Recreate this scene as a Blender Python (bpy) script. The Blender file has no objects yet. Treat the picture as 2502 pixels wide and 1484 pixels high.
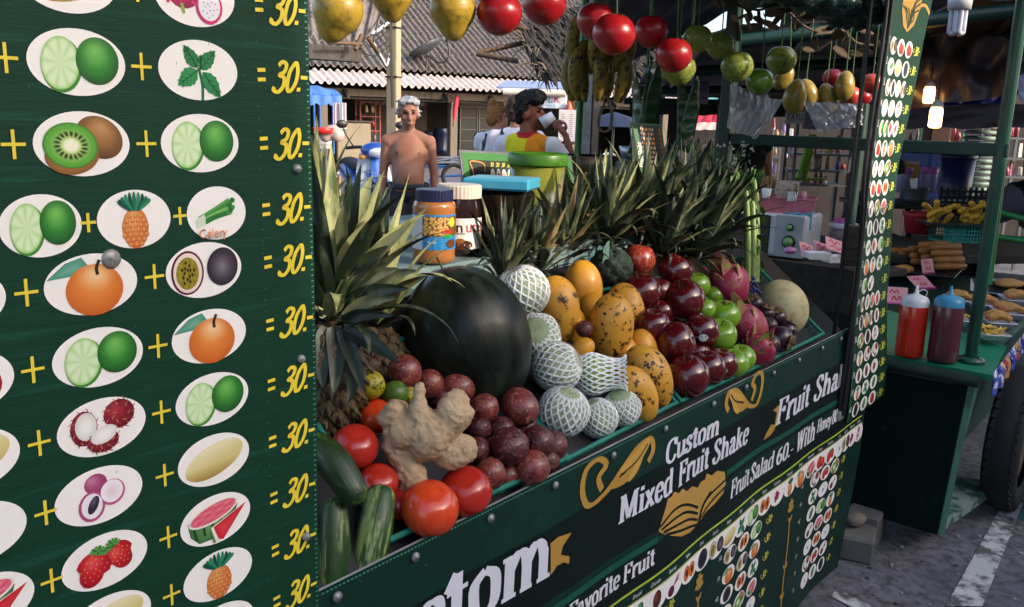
import bpy, bmesh, math, random
from mathutils.geometry import tessellate_polygon
from mathutils import Matrix, Vector, Euler, noise
R = math.radians
random.seed(7)
sc = bpy.context.scene
COL = sc.collection

# ------------------------------------------------------------------ camera
# World: x runs along the stall front to the right, y into the stall, z up.
CAMLOC = Vector((0.0, -0.85, 1.6)); FPX = 2108.0
AZ, PITCH, ROLL = R(39.0), R(12.2), R(1.7)
_f = Vector((math.cos(AZ)*math.cos(PITCH), math.sin(AZ)*math.cos(PITCH), -math.sin(PITCH)))
_r0 = Vector((math.sin(AZ), -math.cos(AZ), 0)); _u0 = _r0.cross(_f)
_r = _r0*math.cos(ROLL) + _u0*math.sin(ROLL); _u = _r.cross(_f)
cam = bpy.data.objects.new('camera', bpy.data.cameras.new('camera')); COL.objects.link(cam)
mw = Matrix((( _r.x, _u.x, -_f.x, CAMLOC.x), (_r.y, _u.y, -_f.y, CAMLOC.y), (_r.z, _u.z, -_f.z, CAMLOC.z), (0, 0, 0, 1)))
cam.matrix_world = mw
cam.data.sensor_width = 36; cam.data.lens = 36*FPX/2502; cam.data.clip_end = 800; cam.data.clip_start = .02
sc.camera = cam
def ray(x, y): return _f + _r*((x-1251)/FPX) - _u*((y-742)/FPX)
def at(x, y, d): return CAMLOC + ray(x, y)*d            # a point seen at (x,y), d metres ahead
def py(x, y, Y=0.0):
    v = ray(x, y); return CAMLOC + v*((Y-CAMLOC.y)/v.y)
def pz(x, y, Z=0.0):
    v = ray(x, y); return CAMLOC + v*((Z-CAMLOC.z)/v.z)
def px2m(w, d): return w*d/FPX

# ------------------------------------------------------------------ light
SUN_AZ, SUN_EL = R(-77.0), R(25.0)     # direction towards the sun, in the world's xy plane
SKY, SUNP, EXPO = 0.15, 1.55, 1.66
w = bpy.data.worlds.new('World'); sc.world = w; w.use_nodes = True
nt = w.node_tree
sky = nt.nodes.new('ShaderNodeTexSky'); sky.sky_type = 'NISHITA'; sky.sun_disc = False
sky.sun_elevation = SUN_EL; sky.sun_rotation = R(90)-SUN_AZ
sky.air_density = 1.0; sky.dust_density = 3.0; sky.ozone_density = 1.0
nt.links.new(sky.outputs[0], nt.nodes['Background'].inputs[0]); nt.nodes['Background'].inputs[1].default_value = SKY
sl = bpy.data.lights.new('sun', 'SUN'); sl.energy = SUNP; sl.angle = R(0.6); sl.color = (1.0, .87, .72)
sun = bpy.data.objects.new('sun', sl); COL.objects.link(sun)
sd = Vector((math.cos(SUN_EL)*math.cos(SUN_AZ), math.cos(SUN_EL)*math.sin(SUN_AZ), math.sin(SUN_EL)))
sun.rotation_euler = sd.to_track_quat('Z', 'Y').to_euler(); sun.location = sd*30
sc.view_settings.view_transform = 'Standard'; sc.view_settings.look = 'None'
sc.view_settings.exposure = EXPO; sc.view_settings.gamma = 1.0; sc.view_settings.use_curve_mapping = False
sc.render.engine = 'CYCLES'
sc.cycles.use_denoising = True; sc.cycles.max_bounces = 7; sc.cycles.transparent_max_bounces = 12
sc.cycles.caustics_reflective = False; sc.cycles.caustics_refractive = False; sc.cycles.sample_clamp_indirect = 6

# ------------------------------------------------------------------ colour and materials
def lin(c):
    if isinstance(c, str):
        c = c.lstrip('#'); c = [int(c[i:i+2], 16)/255 for i in (0, 2, 4)]
    return tuple((x/12.92 if x <= .04045 else ((x+.055)/1.055)**2.4) for x in c[:3])
MATS = {}
def mat(name, c, c2=None, rough=.5, scale=12, bump=0.0, bscale=None, metal=0, spec=.5, coat=0, trans=0, alpha=1,
        emit=0, detail=4, contrast=.25, c3=None, scale3=40, thr3=.62, soft3=.05, stretch=None, sheen=0, ior=1.45, sss=0):
    if name in MATS: return MATS[name]
    m = bpy.data.materials.new(name); m.use_nodes = True; MATS[name] = m
    n = m.node_tree; b = n.nodes['Principled BSDF']; L = n.links.new
    def N(t, **k):
        x = n.nodes.new(t)
        for a, v in k.items(): setattr(x, a, v)
        return x
    tc = N('ShaderNodeTexCoord'); oi = N('ShaderNodeObjectInfo')
    vec = tc.outputs['Object']
    if stretch:
        mp = N('ShaderNodeMapping'); mp.inputs['Scale'].default_value = stretch; L(vec, mp.inputs[0]); vec = mp.outputs[0]
    ws = N('ShaderNodeMath', operation='MULTIPLY'); L(oi.outputs['Random'], ws.inputs[0]); ws.inputs[1].default_value = 37
    def noise_(sc_, det=detail):
        x = N('ShaderNodeTexNoise', noise_dimensions='4D'); L(vec, x.inputs['Vector']); L(ws.outputs[0], x.inputs['W'])
        x.inputs['Scale'].default_value = sc_; x.inputs['Detail'].default_value = det; x.inputs['Roughness'].default_value = .62
        return x.outputs[0]
    out = None
    if c2 is not None:
        r = N('ShaderNodeValToRGB'); r.color_ramp.elements[0].position = .5-contrast; r.color_ramp.elements[1].position = .5+contrast
        r.color_ramp.elements[0].color = (*lin(c), 1); r.color_ramp.elements[1].color = (*lin(c2), 1)
        L(noise_(scale), r.inputs[0]); out = r.outputs[0]
    if c3 is not None:
        r = N('ShaderNodeValToRGB'); r.color_ramp.elements[0].position = thr3-soft3; r.color_ramp.elements[1].position = thr3+soft3
        r.color_ramp.elements[0].color = (0, 0, 0, 1); r.color_ramp.elements[1].color = (1, 1, 1, 1)
        L(noise_(scale3, 3), r.inputs[0])
        mx = N('ShaderNodeMix', data_type='RGBA'); L(r.outputs[0], mx.inputs[0])
        if out is not None: L(out, mx.inputs[6])
        else: mx.inputs[6].default_value = (*lin(c), 1)
        mx.inputs[7].default_value = (*lin(c3), 1); out = mx.outputs[2]
    if out is not None: L(out, b.inputs['Base Color'])
    else: b.inputs['Base Color'].default_value = (*lin(c), 1)
    b.inputs['Roughness'].default_value = rough; b.inputs['Metallic'].default_value = metal
    b.inputs['Specular IOR Level'].default_value = spec; b.inputs['Coat Weight'].default_value = coat
    b.inputs['Coat Roughness'].default_value = .08
    b.inputs['Transmission Weight'].default_value = trans; b.inputs['Alpha'].default_value = alpha; b.inputs['IOR'].default_value = ior
    if sheen: b.inputs['Sheen Weight'].default_value = sheen
    if sss: b.inputs['Subsurface Weight'].default_value = sss; b.inputs['Subsurface Radius'].default_value = (.02, .008, .005)
    if emit: b.inputs['Emission Color'].default_value = (*lin(c), 1); b.inputs['Emission Strength'].default_value = emit
    if bump:
        bp = N('ShaderNodeBump'); bp.inputs['Strength'].default_value = min(1, bump); bp.inputs['Distance'].default_value = .004
        L(noise_(bscale or scale*4), bp.inputs['Height']); L(bp.outputs[0], b.inputs['Normal'])
    return m
def mat_col(name, rough=.5, spec=.4, bump=0, bscale=200, coat=0, sss=0):
    """colour read from the mesh's own colour attribute (printed pictures, skin)"""
    if name in MATS: return MATS[name]
    m = bpy.data.materials.new(name); m.use_nodes = True; MATS[name] = m
    n = m.node_tree; b = n.nodes['Principled BSDF']
    a = n.nodes.new('ShaderNodeVertexColor'); a.layer_name = 'Col'
    n.links.new(a.outputs[0], b.inputs['Base Color'])
    b.inputs['Roughness'].default_value = rough; b.inputs['Specular IOR Level'].default_value = spec; b.inputs['Coat Weight'].default_value = coat
    if sss: b.inputs['Subsurface Weight'].default_value = sss; b.inputs['Subsurface Radius'].default_value = (.012, .005, .003)
    if bump:
        tc = n.nodes.new('ShaderNodeTexCoord'); x = n.nodes.new('ShaderNodeTexNoise'); x.inputs['Scale'].default_value = bscale
        n.links.new(tc.outputs['Object'], x.inputs['Vector'])
        bp = n.nodes.new('ShaderNodeBump'); bp.inputs['Strength'].default_value = bump; bp.inputs['Distance'].default_value = .003
        n.links.new(x.outputs[0], bp.inputs['Height']); n.links.new(bp.outputs[0], b.inputs['Normal'])
    return m
def mat_film(name, tint='#ffffff', gloss=.12, rough=.12, haze=.08):
    """thin clear plastic: mostly see-through, with sheen"""
    if name in MATS: return MATS[name]
    m = bpy.data.materials.new(name); m.use_nodes = True; MATS[name] = m
    n = m.node_tree; n.nodes.clear(); L = n.links.new
    o = n.nodes.new('ShaderNodeOutputMaterial'); t = n.nodes.new('ShaderNodeBsdfTransparent'); t.inputs[0].default_value = (*lin(tint), 1)
    g = n.nodes.new('ShaderNodeBsdfGlossy'); g.inputs['Roughness'].default_value = rough
    d = n.nodes.new('ShaderNodeBsdfDiffuse'); d.inputs[0].default_value = (.8, .8, .82, 1)
    tr = n.nodes.new('ShaderNodeBsdfTranslucent'); tr.inputs[0].default_value = (.8, .8, .82, 1)
    a0 = n.nodes.new('ShaderNodeMixShader'); a0.inputs[0].default_value = .5; L(d.outputs[0], a0.inputs[1]); L(tr.outputs[0], a0.inputs[2])
    a = n.nodes.new('ShaderNodeMixShader'); a.inputs[0].default_value = haze; L(t.outputs[0], a.inputs[1]); L(a0.outputs[0], a.inputs[2])
    b = n.nodes.new('ShaderNodeMixShader'); b.inputs[0].default_value = gloss; L(a.outputs[0], b.inputs[1]); L(g.outputs[0], b.inputs[2])
    tc = n.nodes.new('ShaderNodeTexCoord'); x = n.nodes.new('ShaderNodeTexNoise'); x.inputs['Scale'].default_value = 22; x.inputs['Distortion'].default_value = 1.0
    L(tc.outputs['Object'], x.inputs['Vector'])
    bp = n.nodes.new('ShaderNodeBump'); bp.inputs['Strength'].default_value = .6; bp.inputs['Distance'].default_value = .006
    L(x.outputs[0], bp.inputs['Height']); L(bp.outputs[0], g.inputs['Normal'])
    L(b.outputs[0], o.inputs[0]); return m

# ------------------------------------------------------------------ mesh builder
def catmull(pts, k=6, closed=False):
    n = len(pts); out = []
    P = [Vector(p) for p in pts]
    rng = range(n) if closed else range(n-1)
    for i in rng:
        if closed: a, b, c, d = P[(i-1) % n], P[i], P[(i+1) % n], P[(i+2) % n]
        else: a, b, c, d = P[max(i-1, 0)], P[i], P[i+1], P[min(i+2, n-1)]
        for j in range(k):
            t = j/k; t2 = t*t; t3 = t2*t
            out.append(.5*((2*b)+(c-a)*t+(2*a-5*b+4*c-d)*t2+(3*b-a-3*c+d)*t3))
    if not closed: out.append(P[-1].copy())
    return out
def interp(vals, k):
    out = []
    for i in range(len(vals)-1):
        for j in range(k): out.append(vals[i]+(vals[i+1]-vals[i])*j/k)
    out.append(vals[-1]); return out
class M:
    def __init__(s): s.v = []; s.f = []; s.s = []; s.m = []; s.mi = 0; s.X = Matrix.Identity(4)
    def add(s, vs, fs, smooth=True):
        o = len(s.v); s.v += [tuple(s.X @ Vector(p)) for p in vs]
        for f in fs: s.f.append(tuple(o+i for i in f)); s.s.append(smooth); s.m.append(s.mi)
        return s
    def box(s, c, d, rot=None, b=0.0, top=(1, 1)):
        """box with centre c and size d; b chamfers it; top scales the upper face"""
        x, y, z = d[0]/2, d[1]/2, d[2]/2
        T = Matrix.Translation(Vector(c))
        if rot is not None: T = T @ (rot.to_4x4() if not isinstance(rot, (int, float)) else Matrix.Rotation(rot, 4, 'Z'))
        tx, ty = top
        if not b:
            vs = [(-x, -y, -z), (x, -y, -z), (x, y, -z), (-x, y, -z), (-x*tx, -y*ty, z), (x*tx, -y*ty, z), (x*tx, y*ty, z), (-x*tx, y*ty, z)]
            fs = [(0, 3, 2, 1), (4, 5, 6, 7), (0, 1, 5, 4), (1, 2, 6, 5), (2, 3, 7, 6), (3, 0, 4, 7)]
            return s.add([T @ Vector(p) for p in vs], fs, False)
        b = min(b, x*.9, y*.9, z*.9); vs = []; ix = {}
        for sx in (-1, 1):
            for sy in (-1, 1):
                for sz in (-1, 1):
                    kx, ky = (tx, ty) if sz > 0 else (1, 1)
                    for a, p in enumerate(((sx*x*kx, sy*(y*ky-b), sz*(z-b)), (sx*(x*kx-b), sy*y*ky, sz*(z-b)), (sx*(x*kx-b), sy*(y*ky-b), sz*z))):
                        ix[sx, sy, sz, a] = len(vs); vs.append(T @ Vector(p))
        g = lambda *k: ix[k]; fs = []
        for q in (-1, 1):
            fs.append([g(q, -1, -1, 0), g(q, 1, -1, 0), g(q, 1, 1, 0), g(q, -1, 1, 0)][::q])
            fs.append([g(-1, q, -1, 1), g(-1, q, 1, 1), g(1, q, 1, 1), g(1, q, -1, 1)][::q])
            fs.append([g(-1, -1, q, 2), g(1, -1, q, 2), g(1, 1, q, 2), g(-1, 1, q, 2)][::q])
        for p in (-1, 1):
            for q in (-1, 1):
                k = p*q
                fs.append([g(p, q, -1, 0), g(p, q, -1, 1), g(p, q, 1, 1), g(p, q, 1, 0)][::k])
                fs.append([g(p, -1, q, 0), g(p, 1, q, 0), g(p, 1, q, 2), g(p, -1, q, 2)][::k])
                fs.append([g(-1, p, q, 1), g(-1, p, q, 2), g(1, p, q, 2), g(1, p, q, 1)][::k])
                for t in (-1, 1):
                    fs.append([g(p, q, t, 0), g(p, q, t, 1), g(p, q, t, 2)][::k*t])
        return s.add(vs, [tuple(f) for f in fs], False)
    def tube(s, pts, rad, n=8, caps=True, flat=1.0, up=None):
        P = [Vector(p) for p in pts]; k = len(P)
        if isinstance(rad, (int, float)): rad = [rad]*k
        t0 = (P[1]-P[0]).normalized()
        a = Vector(up) if up else (Vector((0, 0, 1)) if abs(t0.z) < .9 else Vector((1, 0, 0)))
        nrm = (a-t0*a.dot(t0)).normalized(); vs = []; rings = []
        for i in range(k):
            t = (P[min(i+1, k-1)]-P[max(i-1, 0)]).normalized()
            nrm = (nrm-t*nrm.dot(t)).normalized(); bi = t.cross(nrm)
            for j in range(n):
                an = 2*math.pi*j/n
                vs.append(P[i]+(nrm*math.cos(an)*flat+bi*math.sin(an))*rad[i])
        fs = [(i*n+j, i*n+(j+1) % n, (i+1)*n+(j+1) % n, (i+1)*n+j) for i in range(k-1) for j in range(n)]
        s.add(vs, fs, True)
        if caps:
            for i, rv in ((0, True), (k-1, False)):
                if rad[i] > 1e-5:
                    ring = vs[i*n:(i+1)*n]; s.add(ring, [tuple(range(n))[::-1] if rv else tuple(range(n))], False)
        return s
    def cyl(s, p0, p1, r0, r1=None, n=12, caps=True): return s.tube([p0, p1], [r0, r0 if r1 is None else r1], n, caps)
    def lathe(s, prof, n=24, T=None, flat=False):
        T = T or Matrix.Identity(4); vs = []; k = len(prof)
        for r, z in prof:
            for j in range(n):
                an = 2*math.pi*j/n; vs.append(T @ Vector((r*math.cos(an), r*math.sin(an), z)))
        fs = [(i*n+j, i*n+(j+1) % n, (i+1)*n+(j+1) % n, (i+1)*n+j) for i in range(k-1) for j in range(n)]
        return s.add(vs, fs, not flat)
    def ball(s, c, r, n=20, m=12, rot=None, fn=None):
        r = (r, r, r) if isinstance(r, (int, float)) else r
        T = Matrix.Translation(Vector(c)) @ (rot.to_4x4() if rot else Matrix.Identity(4))
        vs = []; fs = []
        for i in range(m+1):
            th = math.pi*i/m
            for j in range(n):
                ph = 2*math.pi*j/n
                p = Vector((math.sin(th)*math.cos(ph), math.sin(th)*math.sin(ph), -math.cos(th)))
                q = fn(p, th, ph) if fn else p
                vs.append(T @ Vector((q[0]*r[0], q[1]*r[1], q[2]*r[2])))
        for i in range(m):
            for j in range(n):
                a, b, c_, d = i*n+j, i*n+(j+1) % n, (i+1)*n+(j+1) % n, (i+1)*n+j
                if i == 0: fs.append((a, c_, d))
                elif i == m-1: fs.append((a, b, d))
                else: fs.append((a, b, c_, d))
        return s.add(vs, fs, True)
    def grid(s, fn, nu, nv, smooth=True, thick=0):
        vs = [Vector(fn(i/nu, j/nv)) for j in range(nv+1) for i in range(nu+1)]
        w_ = nu+1; fs = [(j*w_+i, j*w_+i+1, (j+1)*w_+i+1, (j+1)*w_+i) for j in range(nv) for i in range(nu)]
        s.add(vs, fs, smooth)
        if thick:
            e = 1e-3; vb = []
            for j in range(nv+1):
                for i in range(nu+1):
                    a = vs[j*w_+min(i+1, nu)]-vs[j*w_+max(i-1, 0)]; b = vs[min(j+1, nv)*w_+i]-vs[max(j-1, 0)*w_+i]
                    q = a.cross(b); q = q.normalized() if q.length > 1e-12 else Vector((0, 0, 1))
                    vb.append(vs[j*w_+i]-q*thick)
            s.add(vb, [f[::-1] for f in fs], smooth)
            ring = [i for i in range(nu+1)]+[j*w_+nu for j in range(1, nv+1)]+[nv*w_+i for i in range(nu-1, -1, -1)]+[j*w_ for j in range(nv-1, 0, -1)]
            k = len(ring); s.add([vs[i] for i in ring]+[vb[i] for i in ring], [(a, (a+1) % k, k+(a+1) % k, k+a)[::-1] for a in range(k)], False)
        return s
    def prism(s, poly, h, T=None):
        T = T or Matrix.Identity(4); n = len(poly)
        vs = [T @ Vector((p[0], p[1], 0)) for p in poly]+[T @ Vector((p[0], p[1], h)) for p in poly]
        fs = [tuple(range(n))[::-1], tuple(range(n, 2*n))]+[(i, (i+1) % n, n+(i+1) % n, n+i) for i in range(n)]
        return s.add(vs, fs, False)
    def mesh(s, name, mats, off=(0, 0, 0)):
        me = bpy.data.meshes.new(name); o = Vector(off)
        me.from_pydata([tuple(Vector(p)-o) for p in s.v], [], s.f)
        me.polygons.foreach_set('use_smooth', s.s); me.polygons.foreach_set('material_index', s.m)
        for m in (mats if isinstance(mats, (list, tuple)) else [mats]): me.materials.append(m)
        me.update(); return me
    def build(s, name, mats, parent=None, local=False):
        off = Vector((0, 0, 0))
        if not local:
            if parent is None:
                lo = [min(p[i] for p in s.v) for i in range(3)]; hi = [max(p[i] for p in s.v) for i in range(3)]
                off = Vector(((lo[0]+hi[0])/2, (lo[1]+hi[1])/2, lo[2]))
            else: off = wloc(parent)
        ob = bpy.data.objects.new(name, s.mesh(name, mats, off)); COL.objects.link(ob)
        ob.parent = parent
        if parent is None: ob.location = off
        return ob
def wloc(o):
    v = Vector((0, 0, 0))
    while o is not None: v += o.location; o = o.parent
    return v
def put(name, me, parent=None, loc=(0, 0, 0), rot=(0, 0, 0), scale=(1, 1, 1)):
    o = bpy.data.objects.new(name, me); COL.objects.link(o); o.parent = parent
    o.location = loc; o.rotation_euler = rot if not isinstance(rot, Matrix) else rot.to_euler(); o.scale = scale if not isinstance(scale, (int, float)) else (scale,)*3
    return o
def tag(o, label, cat, group=None, kind=None):
    if label: o['label'] = label
    if cat: o['category'] = cat
    if group: o['group'] = group
    if kind: o['kind'] = kind
    return o
def thing(name, label, cat, loc=(0, 0, 0), rot=(0, 0, 0), group=None, scale=1):
    o = bpy.data.objects.new(name, None); COL.objects.link(o); o.empty_display_size = .05
    o.location = loc; o.rotation_euler = rot if not isinstance(rot, Matrix) else rot.to_euler(); o.scale = (scale,)*3
    return tag(o, label, cat, group)
def struct(o): o['kind'] = 'structure'; return o
def dup(root, loc, rot=None, label=None, scale=None, group=None):
    r = root.copy(); COL.objects.link(r); r.location = loc
    if rot is not None: r.rotation_euler = rot if not isinstance(rot, Matrix) else rot.to_euler()
    if scale is not None: r.scale = (scale,)*3 if isinstance(scale, (int, float)) else scale
    if label: r['label'] = label
    if group: r['group'] = group
    for ch in list(root.children):
        c = ch.copy(); COL.objects.link(c); c.parent = r
        for g in list(ch.children):
            d = g.copy(); COL.objects.link(d); d.parent = c
    return r
def baked(me, mods):
    """mesh with modifiers applied; mods = [(type, {settings})]"""
    o = bpy.data.objects.new('tmp', me); COL.objects.link(o)
    for t, k in mods:
        md = o.modifiers.new(t, t)
        for a, v in k.items(): setattr(md, a, v)
    dg = bpy.context.evaluated_depsgraph_get(); dg.update()
    r = bpy.data.meshes.new_from_object(o.evaluated_get(dg)); 
    bpy.data.objects.remove(o); return r
def fuse(b, name, mats, voxel, smooth=4, off=(0, 0, 0), disp=None, colfn=None):
    """join overlapping blobs of a builder into one continuous smooth skin"""
    me = b.mesh(name, mats, off)
    r = baked(me, [('REMESH', dict(mode='VOXEL', voxel_size=voxel)), ('SMOOTH', dict(factor=.5, iterations=smooth))])
    r.name = name; r.materials.clear()
    for m in (mats if isinstance(mats, (list, tuple)) else [mats]): r.materials.append(m)
    if disp:
        V = [(v.co.copy(), v.normal.copy()) for v in r.vertices]; buf = []
        for c, n in V: buf += disp(c, n)[:]
        r.vertices.foreach_set('co', buf); r.update()
    r.polygons.foreach_set('use_smooth', [True]*len(r.polygons))
    if colfn:
        ca = r.color_attributes.new('Col', 'FLOAT_COLOR', 'POINT')
        buf = []
        for v in r.vertices: buf += [*lin(colfn(v.co+Vector(off), v.normal)), 1]
        ca.data.foreach_set('color', buf)
    return r
def align(d, up=(0, 0, 1)):
    """rotation matrix turning local z towards d"""
    return Vector(d).to_track_quat('Z', 'Y').to_matrix()
def mixc(a, b, t):
    def h(c):
        if isinstance(c, str): c = c.lstrip('#'); return [int(c[i:i+2], 16)/255 for i in (0, 2, 4)]
        return c
    a, b = h(a), h(b); t = max(0, min(1, t)); return tuple(x+(y-x)*t for x, y in zip(a, b))
GZ = 0.08      # height of the street

# ------------------------------------------------------------------ flat print: coloured polygons lying on a sheet
class Pr:
    """2-D print builder, x to the right and z up; later layers lie a hair in front"""
    def __init__(s): s.v = []; s.f = []; s.c = []; s.A = (1, 0, 0, 1, 0, 0); s.l0 = 0; s.dl = .0003
    def set(s, x=0, z=0, sx=1, sz=None, rot=0, shear=0):
        sz = sx if sz is None else sz; c, n = math.cos(rot), math.sin(rot)
        s.A = (c*sx, n*sx, -n*sz+c*shear*sz, c*sz+n*shear*sz, x, z); return s
    def T(s, p): a = s.A; return (a[0]*p[0]+a[2]*p[1]+a[4], a[1]*p[0]+a[3]*p[1]+a[5])
    def tri(s, pts, fs, cols, layer):
        o = len(s.v); y = -(s.l0+layer)*s.dl
        for p in pts: q = s.T(p); s.v.append((q[0], y, q[1]))
        for f in fs: s.f.append(tuple(o+i for i in f))
        s.c += [lin(c) for c in cols]
    def poly(s, pts, col, layer=1): s.tri(pts, [tuple(range(len(pts)))], [col]*len(pts), layer)
    def ngon(s, pts, col, layer=1):
        V = [Vector((p[0], p[1], 0)) for p in pts]; st = [[V[i] for i in f] for f in tessellate_polygon([V])]; vs = []
        while st:
            t = st.pop(); e = [(t[i]-t[(i+1) % 3]).length for i in range(3)]; m = max(e)
            if m > .018: i = e.index(m); q = (t[i]+t[(i+1) % 3])/2; st += [[t[i], q, t[(i+2) % 3]], [q, t[(i+1) % 3], t[(i+2) % 3]]]
            else: vs += [(p.x, p.y) for p in t]
        s.tri(vs, [(i, i+1, i+2) for i in range(0, len(vs), 3)], [col]*len(vs), layer)
    def fan(s, pts, col, c0=None, col0=None, layer=1):
        n = len(pts); c0 = c0 or (sum(p[0] for p in pts)/n, sum(p[1] for p in pts)/n)
        s.tri(list(pts)+[c0], [(i, (i+1) % n, n) for i in range(n)], [col]*n+[col0 or col], layer)
    def blob(s, cx, cz, rx, rz, fn, rot=0, layer=1, nr=4, ns=24, shape=None):
        """ellipse coloured by fn(u,v), u,v in -1..1 before turning"""
        pts = [(0, 0)]; c, n = math.cos(rot), math.sin(rot); uv = [(0, 0)]
        for i in range(1, nr+1):
            for j in range(ns):
                a = 2*math.pi*j/ns; k = i/nr*(shape(a) if shape else 1); uv.append((k*math.cos(a), k*math.sin(a)))
        P = [(cx+u*rx*c-v*rz*n, cz+u*rx*n+v*rz*c) for u, v in uv]
        fs = [(0, 1+j, 1+(j+1) % ns) for j in range(ns)]
        for i in range(nr-1):
            for j in range(ns):
                a, b = 1+i*ns+j, 1+i*ns+(j+1) % ns; fs.append((a, b, b+ns, a+ns))
        s.tri(P, fs, [fn(*q) if callable(fn) else fn for q in uv], layer)
    def pen(s, pts, thick, thin, col, layer=1, smooth=True, k=6, taper=False):
        P = catmull([(p[0], p[1], 0) for p in pts], k) if smooth else [Vector((p[0], p[1], 0)) for p in pts]
        n = len(P); L_ = []; 
        for i in range(n):
            d = P[min(i+1, n-1)]-P[max(i-1, 0)]; ln = d.length or 1; d = d/ln
            w_ = thin+(thick-thin)*abs(d.y)**.9
            if taper: w_ *= math.sin(math.pi*min(1, (i+.35)/(n-.3)))**.6
            q = Vector((-d.y, d.x, 0))*w_/2; L_.append((P[i]+q, P[i]-q))
        pts2 = [(a.x, a.y) for a, b in L_]+[(b.x, b.y) for a, b in L_]
        s.tri(pts2, [(i, i+1, n+i+1, n+i) for i in range(n-1)], [col]*(2*n), layer)
    def build(s, name, parent, mp=None, loc=None, m=None):
        o = bpy.data.objects.new(name, s.mesh(name, mp, m)); COL.objects.link(o); o.parent = parent
        if loc: o.location = loc
        return o
    def mesh(s, name, mp=None, m=None):
        me = bpy.data.meshes.new(name); V = s.v
        if mp: V = [mp(p) for p in V]
        me.from_pydata(V, [], s.f)
        # face the viewer on -y
        if me.polygons:
            bm = bmesh.new(); bm.from_mesh(me)
            for f in bm.faces:
                f.normal_update()
                if f.normal.y > 0: f.normal_flip()
            bm.to_mesh(me); bm.free()
        ca = me.color_attributes.new('Col', 'FLOAT_COLOR', 'POINT')
        buf = []
        for c in s.c: buf += [c[0], c[1], c[2], 1.0]
        ca.data.foreach_set('color', buf)
        me.materials.append(m or MP); me.update(); return me
MP = mat_col('printed_vinyl', rough=.42, spec=.35, bump=.08, bscale=900)

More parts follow.
